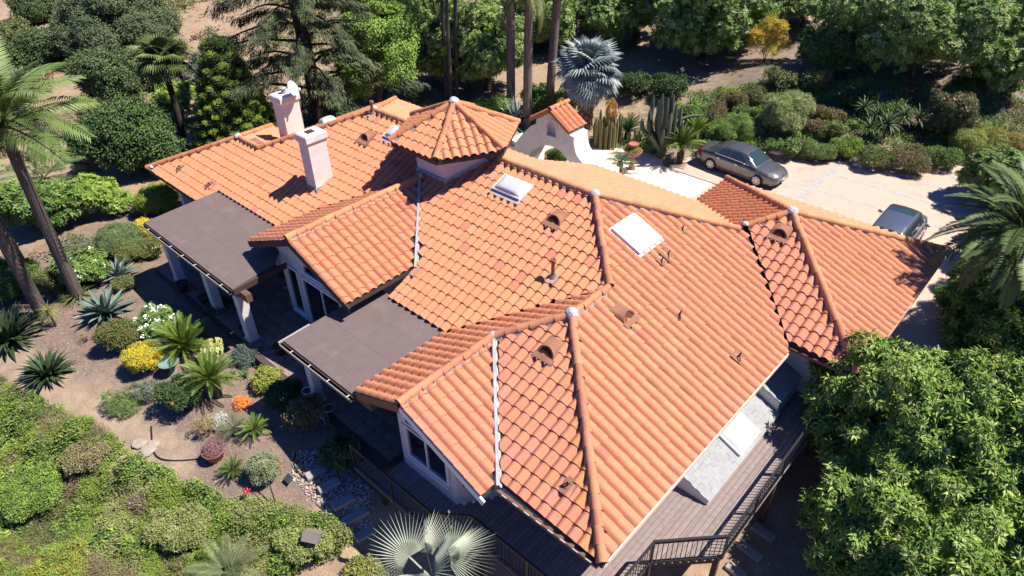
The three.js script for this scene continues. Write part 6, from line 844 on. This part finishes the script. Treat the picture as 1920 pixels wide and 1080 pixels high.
// ---------------------------------------------------------------- cacti
{
  const cm = [[0.11, 0.15, 0.115], [0.14, 0.18, 0.14], [0.09, 0.125, 0.09]].map((c) => std(lin(...c), 0.8, { map: T.speck }));
  const colm = (pts, r, n = 7) => { const g = new THREE.TubeGeometry(new THREE.CatmullRomCurve3(pts), 10, r, n * 2, false), p = g.attributes.position, c = new THREE.CatmullRomCurve3(pts); for (let i = 0; i < p.count; i++) { const k = Math.floor(i / (n * 2 + 1)), j = i % (n * 2 + 1), ctr = c.getPointAt(k / 10), f = (j % 2 ? 0.76 : 1.05) * (k === 10 ? 0.35 : k === 9 ? 0.8 : 1); p.setXYZ(i, ctr.x + (p.getX(i) - ctr.x) * f, ctr.y + (p.getY(i) - ctr.y) * f, ctr.z + (p.getZ(i) - ctr.z) * f); } g.computeVertexNormals(); return g; };
  const b = at(1238, 292), g = thing('candelabra_cactus', 'tall grey-green candelabra cactus beside the terracotta planter', 'cactus', P3(b.u, b.v, b.h)); part('trunk', colm([V(0, -0.2, 0), V(0.03, 0.5, 0), V(0, 1.0, 0)], 0.24), cm[2], g);
  for (let k = 0; k < 26; k++) { const a = k * 2.4, ring = k < 8 ? 0.35 : k < 18 ? 0.8 : 1.15, h = k < 8 ? rr(2.8, 3.9) : k < 18 ? rr(2.2, 3.4) : rr(1.5, 2.5), x = Math.cos(a) * ring, z = Math.sin(a) * ring; part('arm', colm([V(x * 0.12, 0.4 + rr(0, 0.5), z * 0.12), V(x * 0.7, 1.0 + rr(0, 0.3), z * 0.7), V(x * 0.98, 1.5, z * 0.98), V(x * 1.05, h, z * 1.05)], rr(0.09, 0.13)), cm[k % 3], g); }
  part('arm', colm([V(0.4, 2.0, 0.2), P3(...CAM.R).multiplyScalar(1.2).add(V(0, 2.3, 0)), P3(...CAM.R).multiplyScalar(2.1).add(V(0, 2.4, 0))], 0.08), cm[1], g);
  const om = [[0.15, 0.145, 0.05], [0.19, 0.18, 0.07]].map((c) => std(lin(...c), 0.85)); const cl = (px, py, n, rad, hh, label) => { const q = at(px, py), t = thing('column_cactus', label, 'cactus', P3(q.u, q.v, q.h)); for (let k = 0; k < n; k++) { const a = k * 2.4, d = rad * Math.sqrt((k + 0.5) / n), h = hh * rr(0.6, 1.05); part('stem', colm([V(Math.cos(a) * d, -0.1, Math.sin(a) * d), V(Math.cos(a) * d * 1.02, h * 0.5, Math.sin(a) * d * 1.02), V(Math.cos(a) * d * 1.05, h, Math.sin(a) * d * 1.05)], 0.085, 6), om[k % 2], t); } };
  cl(1138, 268, 34, 0.85, 1.7, 'dense clump of yellow-green column cactus below the blue fan palm'); cl(1195, 275, 5, 0.25, 1.3, 'few short column cacti behind the terracotta planter');
}
// ---------------------------------------------------------------- conifers
function cedar() {
  const b = at(604, 236), g = thing('cedar_tree', 'big cedar with tiered drooping branches behind the chimneys', 'tree', P3(b.u, b.v, b.h)), Ht = 17, trunk = [tube([V(0, -0.3, 0), V(-0.2, 4, 0), V(-0.35, 9, 0.1), V(-0.3, Ht, 0)], 0.5, 0.1, 24, 10)], M4 = [], CO = [], spray = (() => { const out = []; for (let k = 0; k < 26; k++) { const a = rr(-1.1, 1.1), o = V(rr(0, 0.5), rr(-0.05, 0.03), rr(-0.12, 0.12)), d = V(Math.cos(a), rr(-0.75, 0.12), Math.sin(a)).normalize(); leafTris(out, o, d, V(-Math.sin(a), 0, Math.cos(a)), rr(0.14, 0.3), 0.028, 0.1, 0.25); } return triGeo(out); })();
  for (let k = 0; k < 64; k++) { const t = (k + 0.5) / 64, y = 2.0 + t * 13.5, L = mix(6.2, 2.0, Math.pow(t, 1.1)) * rr(0.75, 1.12), a = k * 2.39996, dx = Math.cos(a), dz = Math.sin(a), end = V(dx * L, y + L * 0.06 - 0.5, dz * L), mid = V(dx * L * 0.5, y + 0.35, dz * L * 0.5), o = V(-0.25, y, 0); trunk.push(tube([o, mid, end], mix(0.11, 0.04, t), 0.02, 6, 5)); const cr = new THREE.CatmullRomCurve3([o, mid, end]);
    for (let i = 0; i < 44; i++) { const q = 0.2 + 0.8 * Math.pow((i + rnd()) / 44, 0.8), p = cr.getPoint(q), w = (1 - Math.abs(q - 0.65)) * L * 0.2 + 0.08, s = rr(-1, 1); p.add(V(-dz * s * w, -Math.abs(s) * 0.3 - rr(0, 0.25), dx * s * w)); const m = new THREE.Matrix4().makeRotationFromEuler(new THREE.Euler(rr(-0.3, 0.3), -a + s * 1.0 + rr(-0.3, 0.3), rr(-0.35, 0.1), 'YXZ')), sc = rr(1.2, 1.9); m.scale(V(sc, sc, sc)); m.setPosition(p); M4.push(m); CO.push(cv(pick([[0.07, 0.10, 0.045], [0.095, 0.125, 0.06], [0.05, 0.075, 0.035], [0.12, 0.145, 0.075]]), rr(0.8, 1.2))); } }
  part('trunk', merge(trunk), darkBark, g); const im = new THREE.InstancedMesh(spray, dryLeaf, M4.length), c = new THREE.Color(); M4.forEach((m, i) => { im.setMatrixAt(i, m); im.setColorAt(i, c.setRGB(...CO[i])); }); im.userData.kind = 'stuff'; im.name = 'crown'; im.castShadow = true; g.add(im);
}
cedar();
function conePine() { const b = at(458, 285), g = thing('cone_pine', 'dense cone-shaped pine with yellow-green shoot tips', 'tree', P3(b.u, b.v, b.h)), lumps = [], tips = [], Ht = 6.6; for (let k = 0; k < 150; k++) { const t = Math.sqrt((k + 0.5) / 150), y = Ht * (1 - t * 0.98) , r = 0.15 + 2.25 * Math.pow(t, 0.85), a = k * 2.39996; lumps.push({ c: V(Math.cos(a) * r * 0.85, y, Math.sin(a) * r * 0.85), r: [0.42, 0.26, 0.42] }); tips.push({ c: V(Math.cos(a) * (r + 0.12), y + 0.16, Math.sin(a) * (r + 0.12)), r: [0.2, 0.13, 0.2] }); } for (let k = 0; k < 12; k++) lumps.push({ c: V(0, 0.4 + k * 0.5, 0), r: [1.7 - k * 0.12, 0.5, 1.7 - k * 0.12] }); part('trunk', tube([V(0, -0.2, 0), V(0, Ht * 0.9, 0)], 0.18, 0.04, 4, 7), darkBark, g); foliage(g, 'crown', lumps, { geo: SPR.fine, mat: dryLeaf, per: 70, size: [1.1, 1.8], cols: [[0.03, 0.055, 0.014], [0.045, 0.075, 0.018]], low: -0.6 }); foliage(g, 'shoot_tips', tips, { geo: SPR.fine, mat: dryLeaf, per: 60, size: [0.8, 1.2], cols: [[0.15, 0.2, 0.03], [0.19, 0.23, 0.04]], low: 0 }); }
conePine();
// ---------------------------------------------------------------- broadleaf trees
tree('feathery_tree', 'bright green feathery tree behind the far roof end', [712, 215], [705, 92, 72, 110], { lumps: 44, lr: 0.3, leaf: { geo: SPR.airy, mat: whiteLeaf, per: 26, cols: [[0.08, 0.15, 0.025], [0.11, 0.19, 0.035], [0.14, 0.225, 0.045]], size: [1, 1.5] } });
const oakO = { leaf: { geo: SPR.oak, mat: whiteLeaf, cols: G.oak, per: 36, size: [0.9, 1.4] }, lumps: 24, lr: 0.36 };
tree('live_oak', 'spreading grey-green oak at the top of the dry slope', [215, 92], [215, 48, 74, 50], { ...oakO, leaf: { ...oakO.leaf, cols: [[0.06, 0.085, 0.04], [0.08, 0.105, 0.052]] } });
tree('live_oak', 'dense dark oak between the slender fan palm and the yellow bush', [240, 180], [225, 140, 60, 42], oakO);
tree('live_oak', 'rounded dark green oak beside the roof corner', [262, 318], [246, 258, 64, 56], { ...oakO, lumps: 32, leaf: { ...oakO.leaf, cols: [[0.04, 0.075, 0.022], [0.06, 0.1, 0.03], [0.03, 0.055, 0.018]] } });
tree('live_oak', 'small round oak on bare ground at the dry slope', [72, 118], [72, 88, 36, 28], oakO);
tree('live_oak', 'dark oak in the far corner above the small round oak', [85, 36], [82, 12, 36, 26], oakO);
tree('lime_tree_bush', 'lime-green citrus tree behind the slender fan palm', [330, 225], [330, 188, 36, 34], { lumps: 18, leaf: { geo: SPR.avocado, cols: G.lime, per: 40, size: [0.9, 1.2] } });
shrub(160, 90, 30, 'yellow-flowered bush on the dry slope', { tall: 0.9, leaf: { cols: [[0.2, 0.19, 0.03], [0.12, 0.13, 0.03]], geo: SPR.oak, per: 30, size: [0.8, 1.2] } });
shrub(20, 75, 34, 'pale scrubby bush at the dry slope edge', { tall: 0.7, leaf: { cols: G.olive, geo: SPR.oak, per: 26, size: [0.8, 1.3] } });
shrub(395, 130, 40, 'grey scrub below the cedar branches', { tall: 0.6, leaf: { cols: G.grey, geo: SPR.oak, per: 28, size: [0.8, 1.2] } });
shrub(110, 230, 44, 'tangle of bare grey-brown brush on the slope', { tall: 0.6, leaf: { cols: [[0.17, 0.13, 0.10], [0.21, 0.17, 0.13]], geo: SPR.narrow, mat: dryLeaf, per: 26, size: [0.7, 1.1] } });
const av = (cols, per = 22) => ({ lumps: 46, lr: 0.26, leaf: { cols, per } });
const AV = [[0.055, 0.105, 0.02], [0.08, 0.14, 0.028], [0.12, 0.18, 0.045], [0.18, 0.225, 0.085]];
for (const [l, f, c, o] of [
  ['broad avocado tree behind the tall palm trunks', [915, 168], [893, 84, 92, 78], {}], ['avocado tree with a forked trunk beside the trio of thin palms', [915, 160], [805, 95, 50, 52], {}], ['avocado tree above the blue fan palm', [1190, 80], [1165, 18, 74, 48], {}], ['large avocado tree casting the deep shade on the bank', [1312, 108], [1300, 6, 112, 84], {}], ['dark avocado tree standing behind the large shading one', [1420, 70], [1405, 0, 52, 50], {}], ['small avocado tree on open ground with a forked dark trunk', [1504, 50], [1508, 2, 44, 24], {}],
  ['huge pale-leaved avocado tree above the dracaenas', [1700, 140], [1712, 42, 118, 64], { lumps: 60 }], ['avocado tree with a bare leaning trunk above the pink shrub', [1850, 178], [1888, 122, 52, 42], {}], ['yellowish avocado tree behind the huge pale-leaved one', [1840, 72], [1830, 22, 62, 44], {}], ['dark avocado tree at the far edge of the orchard', [1910, 85], [1905, 30, 40, 70], {}], ['leafy green orchard tree behind the orange shrub', [1545, 100], [1560, 100, 40, 36], {}], ['avocado tree far behind the stout palm trunks', [990, 90], [1010, 30, 76, 48], {}], ['deep green avocado tree beyond the feathery tree', [800, 60], [770, 10, 50, 50], {}]])
  tree('avocado_tree', l, f, c, { ...av(AV), ...o, group: 'orchard trees' });
// big glossy trees beside the deck
const cmAt = (px, py, h, r, rh) => { const p = atH(px, py, h); return [p.u, p.v, h, r, rh]; };
for (const [l, cm, h0, n] of [['big glossy avocado tree beside the deck railing', cmAt(1692, 800, 1.5, 2.7, 2.7), -1.5, 110], ['glossy avocado tree crowding the big one from behind', cmAt(1830, 830, 1.5, 2.5, 2.6), -1.8, 90], ['glossy avocado tree near the shaded side path', cmAt(1888, 610, 1.2, 2.0, 2.2), -0.6, 70], ['glossy avocado tree lowest on the slope below the big one', cmAt(1720, 1030, 0.6, 2.3, 2.2), -2.4, 90], ['shaded glossy tree over the stone steps beside the deck', cmAt(1600, 985, 0.5, 1.6, 1.6), -2.2, 50], ['glossy avocado tree on the slope edge with a thin bare trunk', cmAt(1905, 1010, 0.4, 2.2, 2.2), -2.6, 70]])
  tree('avocado_tree', l, null, null, { pos: { u: cm[0], v: cm[1], h: h0 }, cm, lumps: n, lr: 0.17, leaf: { geo: SPR.big, cols: [[0.05, 0.1, 0.015], [0.075, 0.135, 0.02], [0.115, 0.18, 0.032], [0.17, 0.225, 0.06]], per: 28, size: [0.65, 1.1], low: -0.35, inner: 0.2 }, trunk: 0.2, group: 'glossy trees beside the deck' });
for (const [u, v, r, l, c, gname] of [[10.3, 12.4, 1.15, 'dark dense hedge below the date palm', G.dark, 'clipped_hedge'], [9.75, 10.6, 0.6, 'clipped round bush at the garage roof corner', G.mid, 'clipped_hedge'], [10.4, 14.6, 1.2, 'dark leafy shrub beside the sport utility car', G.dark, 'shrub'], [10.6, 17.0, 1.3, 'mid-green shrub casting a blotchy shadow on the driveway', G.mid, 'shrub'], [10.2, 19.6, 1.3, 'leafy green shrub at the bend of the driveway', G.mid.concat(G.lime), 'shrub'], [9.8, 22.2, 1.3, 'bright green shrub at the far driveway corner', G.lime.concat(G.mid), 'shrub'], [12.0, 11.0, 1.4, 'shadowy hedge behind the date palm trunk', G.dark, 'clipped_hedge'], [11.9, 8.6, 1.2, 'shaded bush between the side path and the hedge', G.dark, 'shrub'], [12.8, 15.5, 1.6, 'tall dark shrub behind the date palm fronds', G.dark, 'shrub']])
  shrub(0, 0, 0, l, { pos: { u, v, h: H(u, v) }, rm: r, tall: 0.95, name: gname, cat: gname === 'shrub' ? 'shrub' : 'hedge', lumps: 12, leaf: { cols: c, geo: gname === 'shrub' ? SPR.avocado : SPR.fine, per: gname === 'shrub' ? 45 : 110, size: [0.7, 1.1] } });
shrub(1850, 345, 60, 'leafy shrub with pink blossom overhanging the driveway', { tall: 0.9, leaf: { cols: G.mid, geo: SPR.avocado, per: 40 }, flowers: { cols: [[0.5, 0.3, 0.3]], per: 2 } });
shrub(1880, 480, 56, 'dark shrubbery under the date palm fronds', { tall: 0.9, leaf: { cols: G.dark, geo: SPR.avocado, per: 40 } });
// ---------------------------------------------------------------- planting on the bank above the driveway
const bank = [
  [1432, 95, 38, 'golden-orange shrub at the top of the bank', { tall: 1.3, leaf: { cols: [[0.30, 0.22, 0.03], [0.36, 0.24, 0.02], [0.18, 0.18, 0.04]], geo: SPR.narrow, per: 34, size: [0.7, 1.1] } }], [1530, 110, 46, 'leafy green shrub beside the golden-orange one', { tall: 1.0, leaf: { cols: G.mid, geo: SPR.avocado, per: 34 } }], [1580, 125, 40, 'dark shrub dotted with orange behind the grassy mound', { tall: 1.2, leaf: { cols: G.dark, geo: SPR.oak, per: 40 }, flowers: { cols: [[0.4, 0.12, 0.02]], per: 2 } }], [1525, 155, 24, 'small green shrub with orange flowers below the dark dotted one', { tall: 0.8, leaf: { cols: G.olive, geo: SPR.oak, per: 40, size: [0.6, 0.9] }, flowers: { cols: [[0.45, 0.14, 0.02]], per: 5 } }],
  [1466, 208, 44, 'tall grassy shrub with arching light green blades', { tall: 0.85, foot: 0.8, leaf: { cols: [[0.11, 0.155, 0.045], [0.15, 0.19, 0.065], [0.19, 0.22, 0.09]], geo: SPR.grassy, per: 34, size: [0.8, 1.2] } }], [1362, 235, 40, 'smooth bright green mound behind the saloon car', { tall: 0.55, leaf: { cols: [[0.085, 0.145, 0.03], [0.11, 0.175, 0.04]], geo: SPR.tiny, per: 200, size: [1, 1.4] } }], [1420, 235, 22, 'reddish-green heath mound above the saloon car', { tall: 0.6, leaf: { cols: G.brown.concat(G.olive), geo: SPR.fine } }], [1395, 212, 20, 'small round green mound among the heaths', { tall: 0.7, leaf: { cols: G.mid, geo: SPR.fine } }], [1370, 185, 26, 'dusky green mound at the edge of the deep shade', { tall: 0.6, leaf: { cols: G.olive.concat(G.brown), geo: SPR.fine } }], [1340, 205, 24, 'brownish heath mound below the dusky green one', { tall: 0.6, leaf: { cols: G.brown.concat(G.olive), geo: SPR.fine } }], [1412, 178, 26, 'olive heath beside the grassy shrub', { tall: 0.5, leaf: { cols: G.olive, geo: SPR.fine } }], [1300, 215, 30, 'shaded green bush behind the candelabra cactus', { tall: 0.6, leaf: { cols: G.mid, geo: SPR.fine } }],
  [1475, 275, 24, 'leafy glossy plant at the corner where the driveway widens', { tall: 0.6, leaf: { cols: G.mid, geo: SPR.avocado, per: 50, size: [0.6, 0.9] } }], [1447, 275, 16, 'small round plant at the foot of the pale boulder', { tall: 0.7, leaf: { cols: G.mid, geo: SPR.fine } }], [1533, 278, 30, 'smooth green mound at the driveway edge', { tall: 0.45, leaf: { cols: [[0.075, 0.12, 0.03], [0.10, 0.145, 0.04]], geo: SPR.tiny, per: 220, size: [1, 1.3] } }], [1580, 275, 24, 'lime-green plant beside the driveway edge mound', { tall: 0.7, leaf: { cols: G.lime, geo: SPR.fine } }], [1555, 245, 22, 'olive mound with a lime edge above the driveway', { tall: 0.7, leaf: { cols: G.olive.concat(G.lime), geo: SPR.fine } }], [1520, 235, 20, 'grey-brown heath mound with a lime plant behind', { tall: 0.5, leaf: { cols: G.brown, geo: SPR.fine } }], [1528, 205, 22, 'rust-brown heath on bare bank soil', { tall: 0.5, leaf: { cols: G.brown, geo: SPR.fine } }], [1555, 215, 26, 'green-brown heath mound next to the rust-brown one', { tall: 0.45, leaf: { cols: G.brown.concat(G.olive), geo: SPR.fine } }], [1500, 190, 22, 'low brown heath beside the grassy shrub', { tall: 0.5, leaf: { cols: G.brown, geo: SPR.fine } }],
  [1640, 290, 30, 'low green border mound below the dracaenas', { tall: 0.4, leaf: { cols: G.mid.concat(G.olive), geo: SPR.fine } }], [1700, 292, 34, 'brown-tinged border mound along the driveway', { tall: 0.4, leaf: { cols: G.olive.concat(G.brown), geo: SPR.fine } }], [1758, 290, 34, 'green border mound below the pink shrub', { tall: 0.5, leaf: { cols: G.mid, geo: SPR.fine } }], [1770, 232, 42, 'pink-flowered shrub above the driveway edge', { tall: 1.0, leaf: { cols: G.dark.concat(G.olive), geo: SPR.fine }, flowers: { cols: [[0.5, 0.28, 0.28], [0.42, 0.22, 0.22]], per: 9, size: [0.8, 1.2] } }], [1832, 262, 50, 'pale yellow-green spreading ground cover mound', { tall: 0.4, leaf: { cols: [[0.15, 0.18, 0.04], [0.18, 0.205, 0.06]], geo: SPR.tiny, per: 200, size: [1, 1.4] } }], [1885, 262, 34, 'orange-tinged ground cover mound beside the pale one', { tall: 0.45, leaf: { cols: [[0.17, 0.17, 0.04], [0.2, 0.15, 0.04]], geo: SPR.tiny, per: 200, size: [1, 1.3] } }],
  [1045, 298, 24, 'rounded green bush seen through the arch of the gate', { tall: 1.0, leaf: { cols: [[0.09, 0.15, 0.03], [0.12, 0.19, 0.04]], geo: SPR.fine, per: 150 } }], [940, 205, 24, 'light green bush between the palm trunks', { tall: 1.0, leaf: { cols: G.lime, geo: SPR.oak, per: 40 } }], [1010, 190, 30, 'leafy bush behind the gate roof', { tall: 0.9, leaf: { cols: G.mid, geo: SPR.oak, per: 40 } }], [1060, 195, 26, 'yellow-green bush beside the gate roof', { tall: 0.9, leaf: { cols: G.lime, geo: SPR.oak, per: 40 } }], [910, 208, 26, 'low bright bush beside the lantern roof', { tall: 0.7, leaf: { cols: G.lime, geo: SPR.oak, per: 40 } }], [1610, 60, 0, '', null]];
for (const [x, y, r, l, o] of bank) if (o) shrub(x, y, r, l, o);
{ // dracaenas on short stems
  let k = 0; for (const [x, y, r, l] of [[1625, 262, 26, 'dracaena head lowest in the cluster above the driveway'], [1655, 262, 30, 'pale-leaved dracaena in the middle of the cluster'], [1610, 240, 24, 'dracaena behind the lowest head of the cluster'], [1640, 238, 26, 'upright dracaena behind the pale-leaved one'], [1712, 252, 26, 'dracaena standing apart near the pink shrub'], [1685, 255, 24, 'dracaena between the pale-leaved one and the one standing apart']]) strap(x, y, r, l, [[0.05, 0.085, 0.03], [0.08, 0.12, 0.05], [0.12, 0.155, 0.09]], 44, { trunk: 0.7 + 0.25 * (k++ % 3), w: 0.045, bend: 0.35, e1: -0.5, name: 'dracaena', cat: 'dracaena', group: 'dracaenas above the driveway' }); }
for (const [g, x, y, z, r, c] of GREEN_LATER) foliage(g, 'planting', [{ c: V(x, y, z), r: [r, r * 0.4, r] }], { geo: SPR.tiny, per: 260, cols: [c, cv(c, 1.3)], low: -0.2 });

// scrub on the dry slope and undergrowth along the orchard edge
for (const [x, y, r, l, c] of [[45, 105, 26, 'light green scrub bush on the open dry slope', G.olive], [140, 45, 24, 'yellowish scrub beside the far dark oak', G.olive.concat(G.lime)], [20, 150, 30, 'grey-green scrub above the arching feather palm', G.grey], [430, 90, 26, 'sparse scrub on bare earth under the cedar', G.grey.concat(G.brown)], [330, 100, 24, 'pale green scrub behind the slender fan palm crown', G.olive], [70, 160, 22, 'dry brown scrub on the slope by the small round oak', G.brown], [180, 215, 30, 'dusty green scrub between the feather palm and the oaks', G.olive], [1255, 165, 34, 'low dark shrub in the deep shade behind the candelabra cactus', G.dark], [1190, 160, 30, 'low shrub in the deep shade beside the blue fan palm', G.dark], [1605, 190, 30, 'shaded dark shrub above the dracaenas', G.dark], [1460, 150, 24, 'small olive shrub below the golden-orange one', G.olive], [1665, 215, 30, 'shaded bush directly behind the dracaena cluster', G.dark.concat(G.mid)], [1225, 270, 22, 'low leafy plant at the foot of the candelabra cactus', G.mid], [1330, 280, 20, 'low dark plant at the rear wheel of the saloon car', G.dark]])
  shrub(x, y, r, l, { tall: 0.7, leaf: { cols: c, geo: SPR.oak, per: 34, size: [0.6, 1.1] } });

// low heath and creepers knitting the bank together
{
  const M4 = [], CO = [], q = new THREE.Quaternion();
  for (let i = 0; i < 22000; i++) { const u = rr(-9, 15), v = rr(15, 36), e = v - (17.6 + (u + 4) * 0.74); if (e < 0.6 || e > 9 || inDrive(u, v)) continue; const n = fbm(u * 0.5, v * 0.5, 14, 3), n2 = fbm(u * 1.2 + 5, v * 1.2, 4, 3); if (n + n2 * 0.5 < -0.24) continue; const h = Math.max(0, n * 0.7 + n2 * 0.3) * Math.pow(rnd(), 0.4), s = rr(1, 2.1); q.setFromEuler(new THREE.Euler(rr(-0.5, 0.5), rr(0, 6.28), rr(-0.5, 0.5))); M4.push(new THREE.Matrix4().compose(P3(u, v, H(u, v) + h + 0.03), q.clone(), V(s, s, s))); const m = fbm(u * 0.4 + 40, v * 0.4, 2, 3); CO.push(cv(m > 0.12 ? pick(G.lime) : m > -0.05 ? pick(G.mid) : m > -0.2 ? pick(G.olive) : pick(G.brown), rr(1.5, 2.2))); }
  const im = new THREE.InstancedMesh(SPR.fine, whiteLeaf, M4.length), c = new THREE.Color(); M4.forEach((m, i) => { im.setMatrixAt(i, m); im.setColorAt(i, c.setRGB(...CO[i])); }); im.name = 'bank_cover'; tag(im, 'patchy heath and creepers over the bank above the driveway', 'ground cover'); im.castShadow = im.receiveShadow = true; im.userData.kind = 'stuff'; scene.add(im);
}
// dry grass and weeds on the open ground behind the house
{
  const M4 = [], CO = [], q = new THREE.Quaternion();
  for (let i = 0; i < 16000; i++) { const u = rr(-60, 8), v = rr(4, 62); if (inDrive(u, v) || (u > -20 && v < 7)) continue; const n = fbm(u * 0.25, v * 0.25, 21, 3); if (n < 0.0 + rr(-0.1, 0.1)) continue; const s = rr(0.6, 1.5); q.setFromEuler(new THREE.Euler(rr(-0.3, 0.3), rr(0, 6.28), rr(-0.3, 0.3))); M4.push(new THREE.Matrix4().compose(P3(u, v, H(u, v)), q.clone(), V(s, s * 0.5, s))); CO.push(cv(pick([[0.34, 0.27, 0.15], [0.28, 0.22, 0.12], [0.2, 0.19, 0.08], [0.4, 0.33, 0.2]]), rr(0.8, 1.3))); }
  const im = new THREE.InstancedMesh(SPR.narrow, dryLeaf, M4.length), c = new THREE.Color(); M4.forEach((m, i) => { im.setMatrixAt(i, m); im.setColorAt(i, c.setRGB(...CO[i])); }); im.name = 'dry_grass'; tag(im, 'straw-coloured dry grass on the open ground behind the house', 'grass'); im.castShadow = im.receiveShadow = true; im.userData.kind = 'stuff'; scene.add(im);
}

// wild scrub spread over the far dry slope
{
  const M4 = [], CO = [], q = new THREE.Quaternion();
  for (let i = 0; i < 20000; i++) { const u = rr(-75, -21), v = rr(-14, 52); const n = fbm(u * 0.13, v * 0.13, 31, 3), n2 = fbm(u * 0.5, v * 0.5, 12, 3); if (n + n2 * 0.6 < 0.07) continue; const h = Math.max(0, n * 2.2 + n2 * 1.1) * Math.pow(rnd(), 0.5), s = rr(0.9, 1.9); q.setFromEuler(new THREE.Euler(rr(-0.6, 0.6), rr(0, 6.28), rr(-0.6, 0.6))); M4.push(new THREE.Matrix4().compose(P3(u, v, H(u, v) + h * 0.8), q.clone(), V(s, s, s))); const m = fbm(u * 0.3 + 7, v * 0.3, 2, 3); CO.push(cv(m > 0.12 ? pick(G.olive.concat(G.lime)) : m > -0.08 ? pick(G.olive) : m > -0.2 ? pick(G.oak) : pick(G.brown.concat(G.grey)), rr(1.2, 1.8))); }
  const im = new THREE.InstancedMesh(SPR.oak, whiteLeaf, M4.length), c = new THREE.Color(); M4.forEach((m, i) => { im.setMatrixAt(i, m); im.setColorAt(i, c.setRGB(...CO[i])); }); im.name = 'wild_scrub'; tag(im, 'patchy wild scrub over the dry slope beyond the left wing', 'scrub'); im.castShadow = im.receiveShadow = true; im.userData.kind = 'stuff'; scene.add(im);
}
renderer.render(scene, camera);
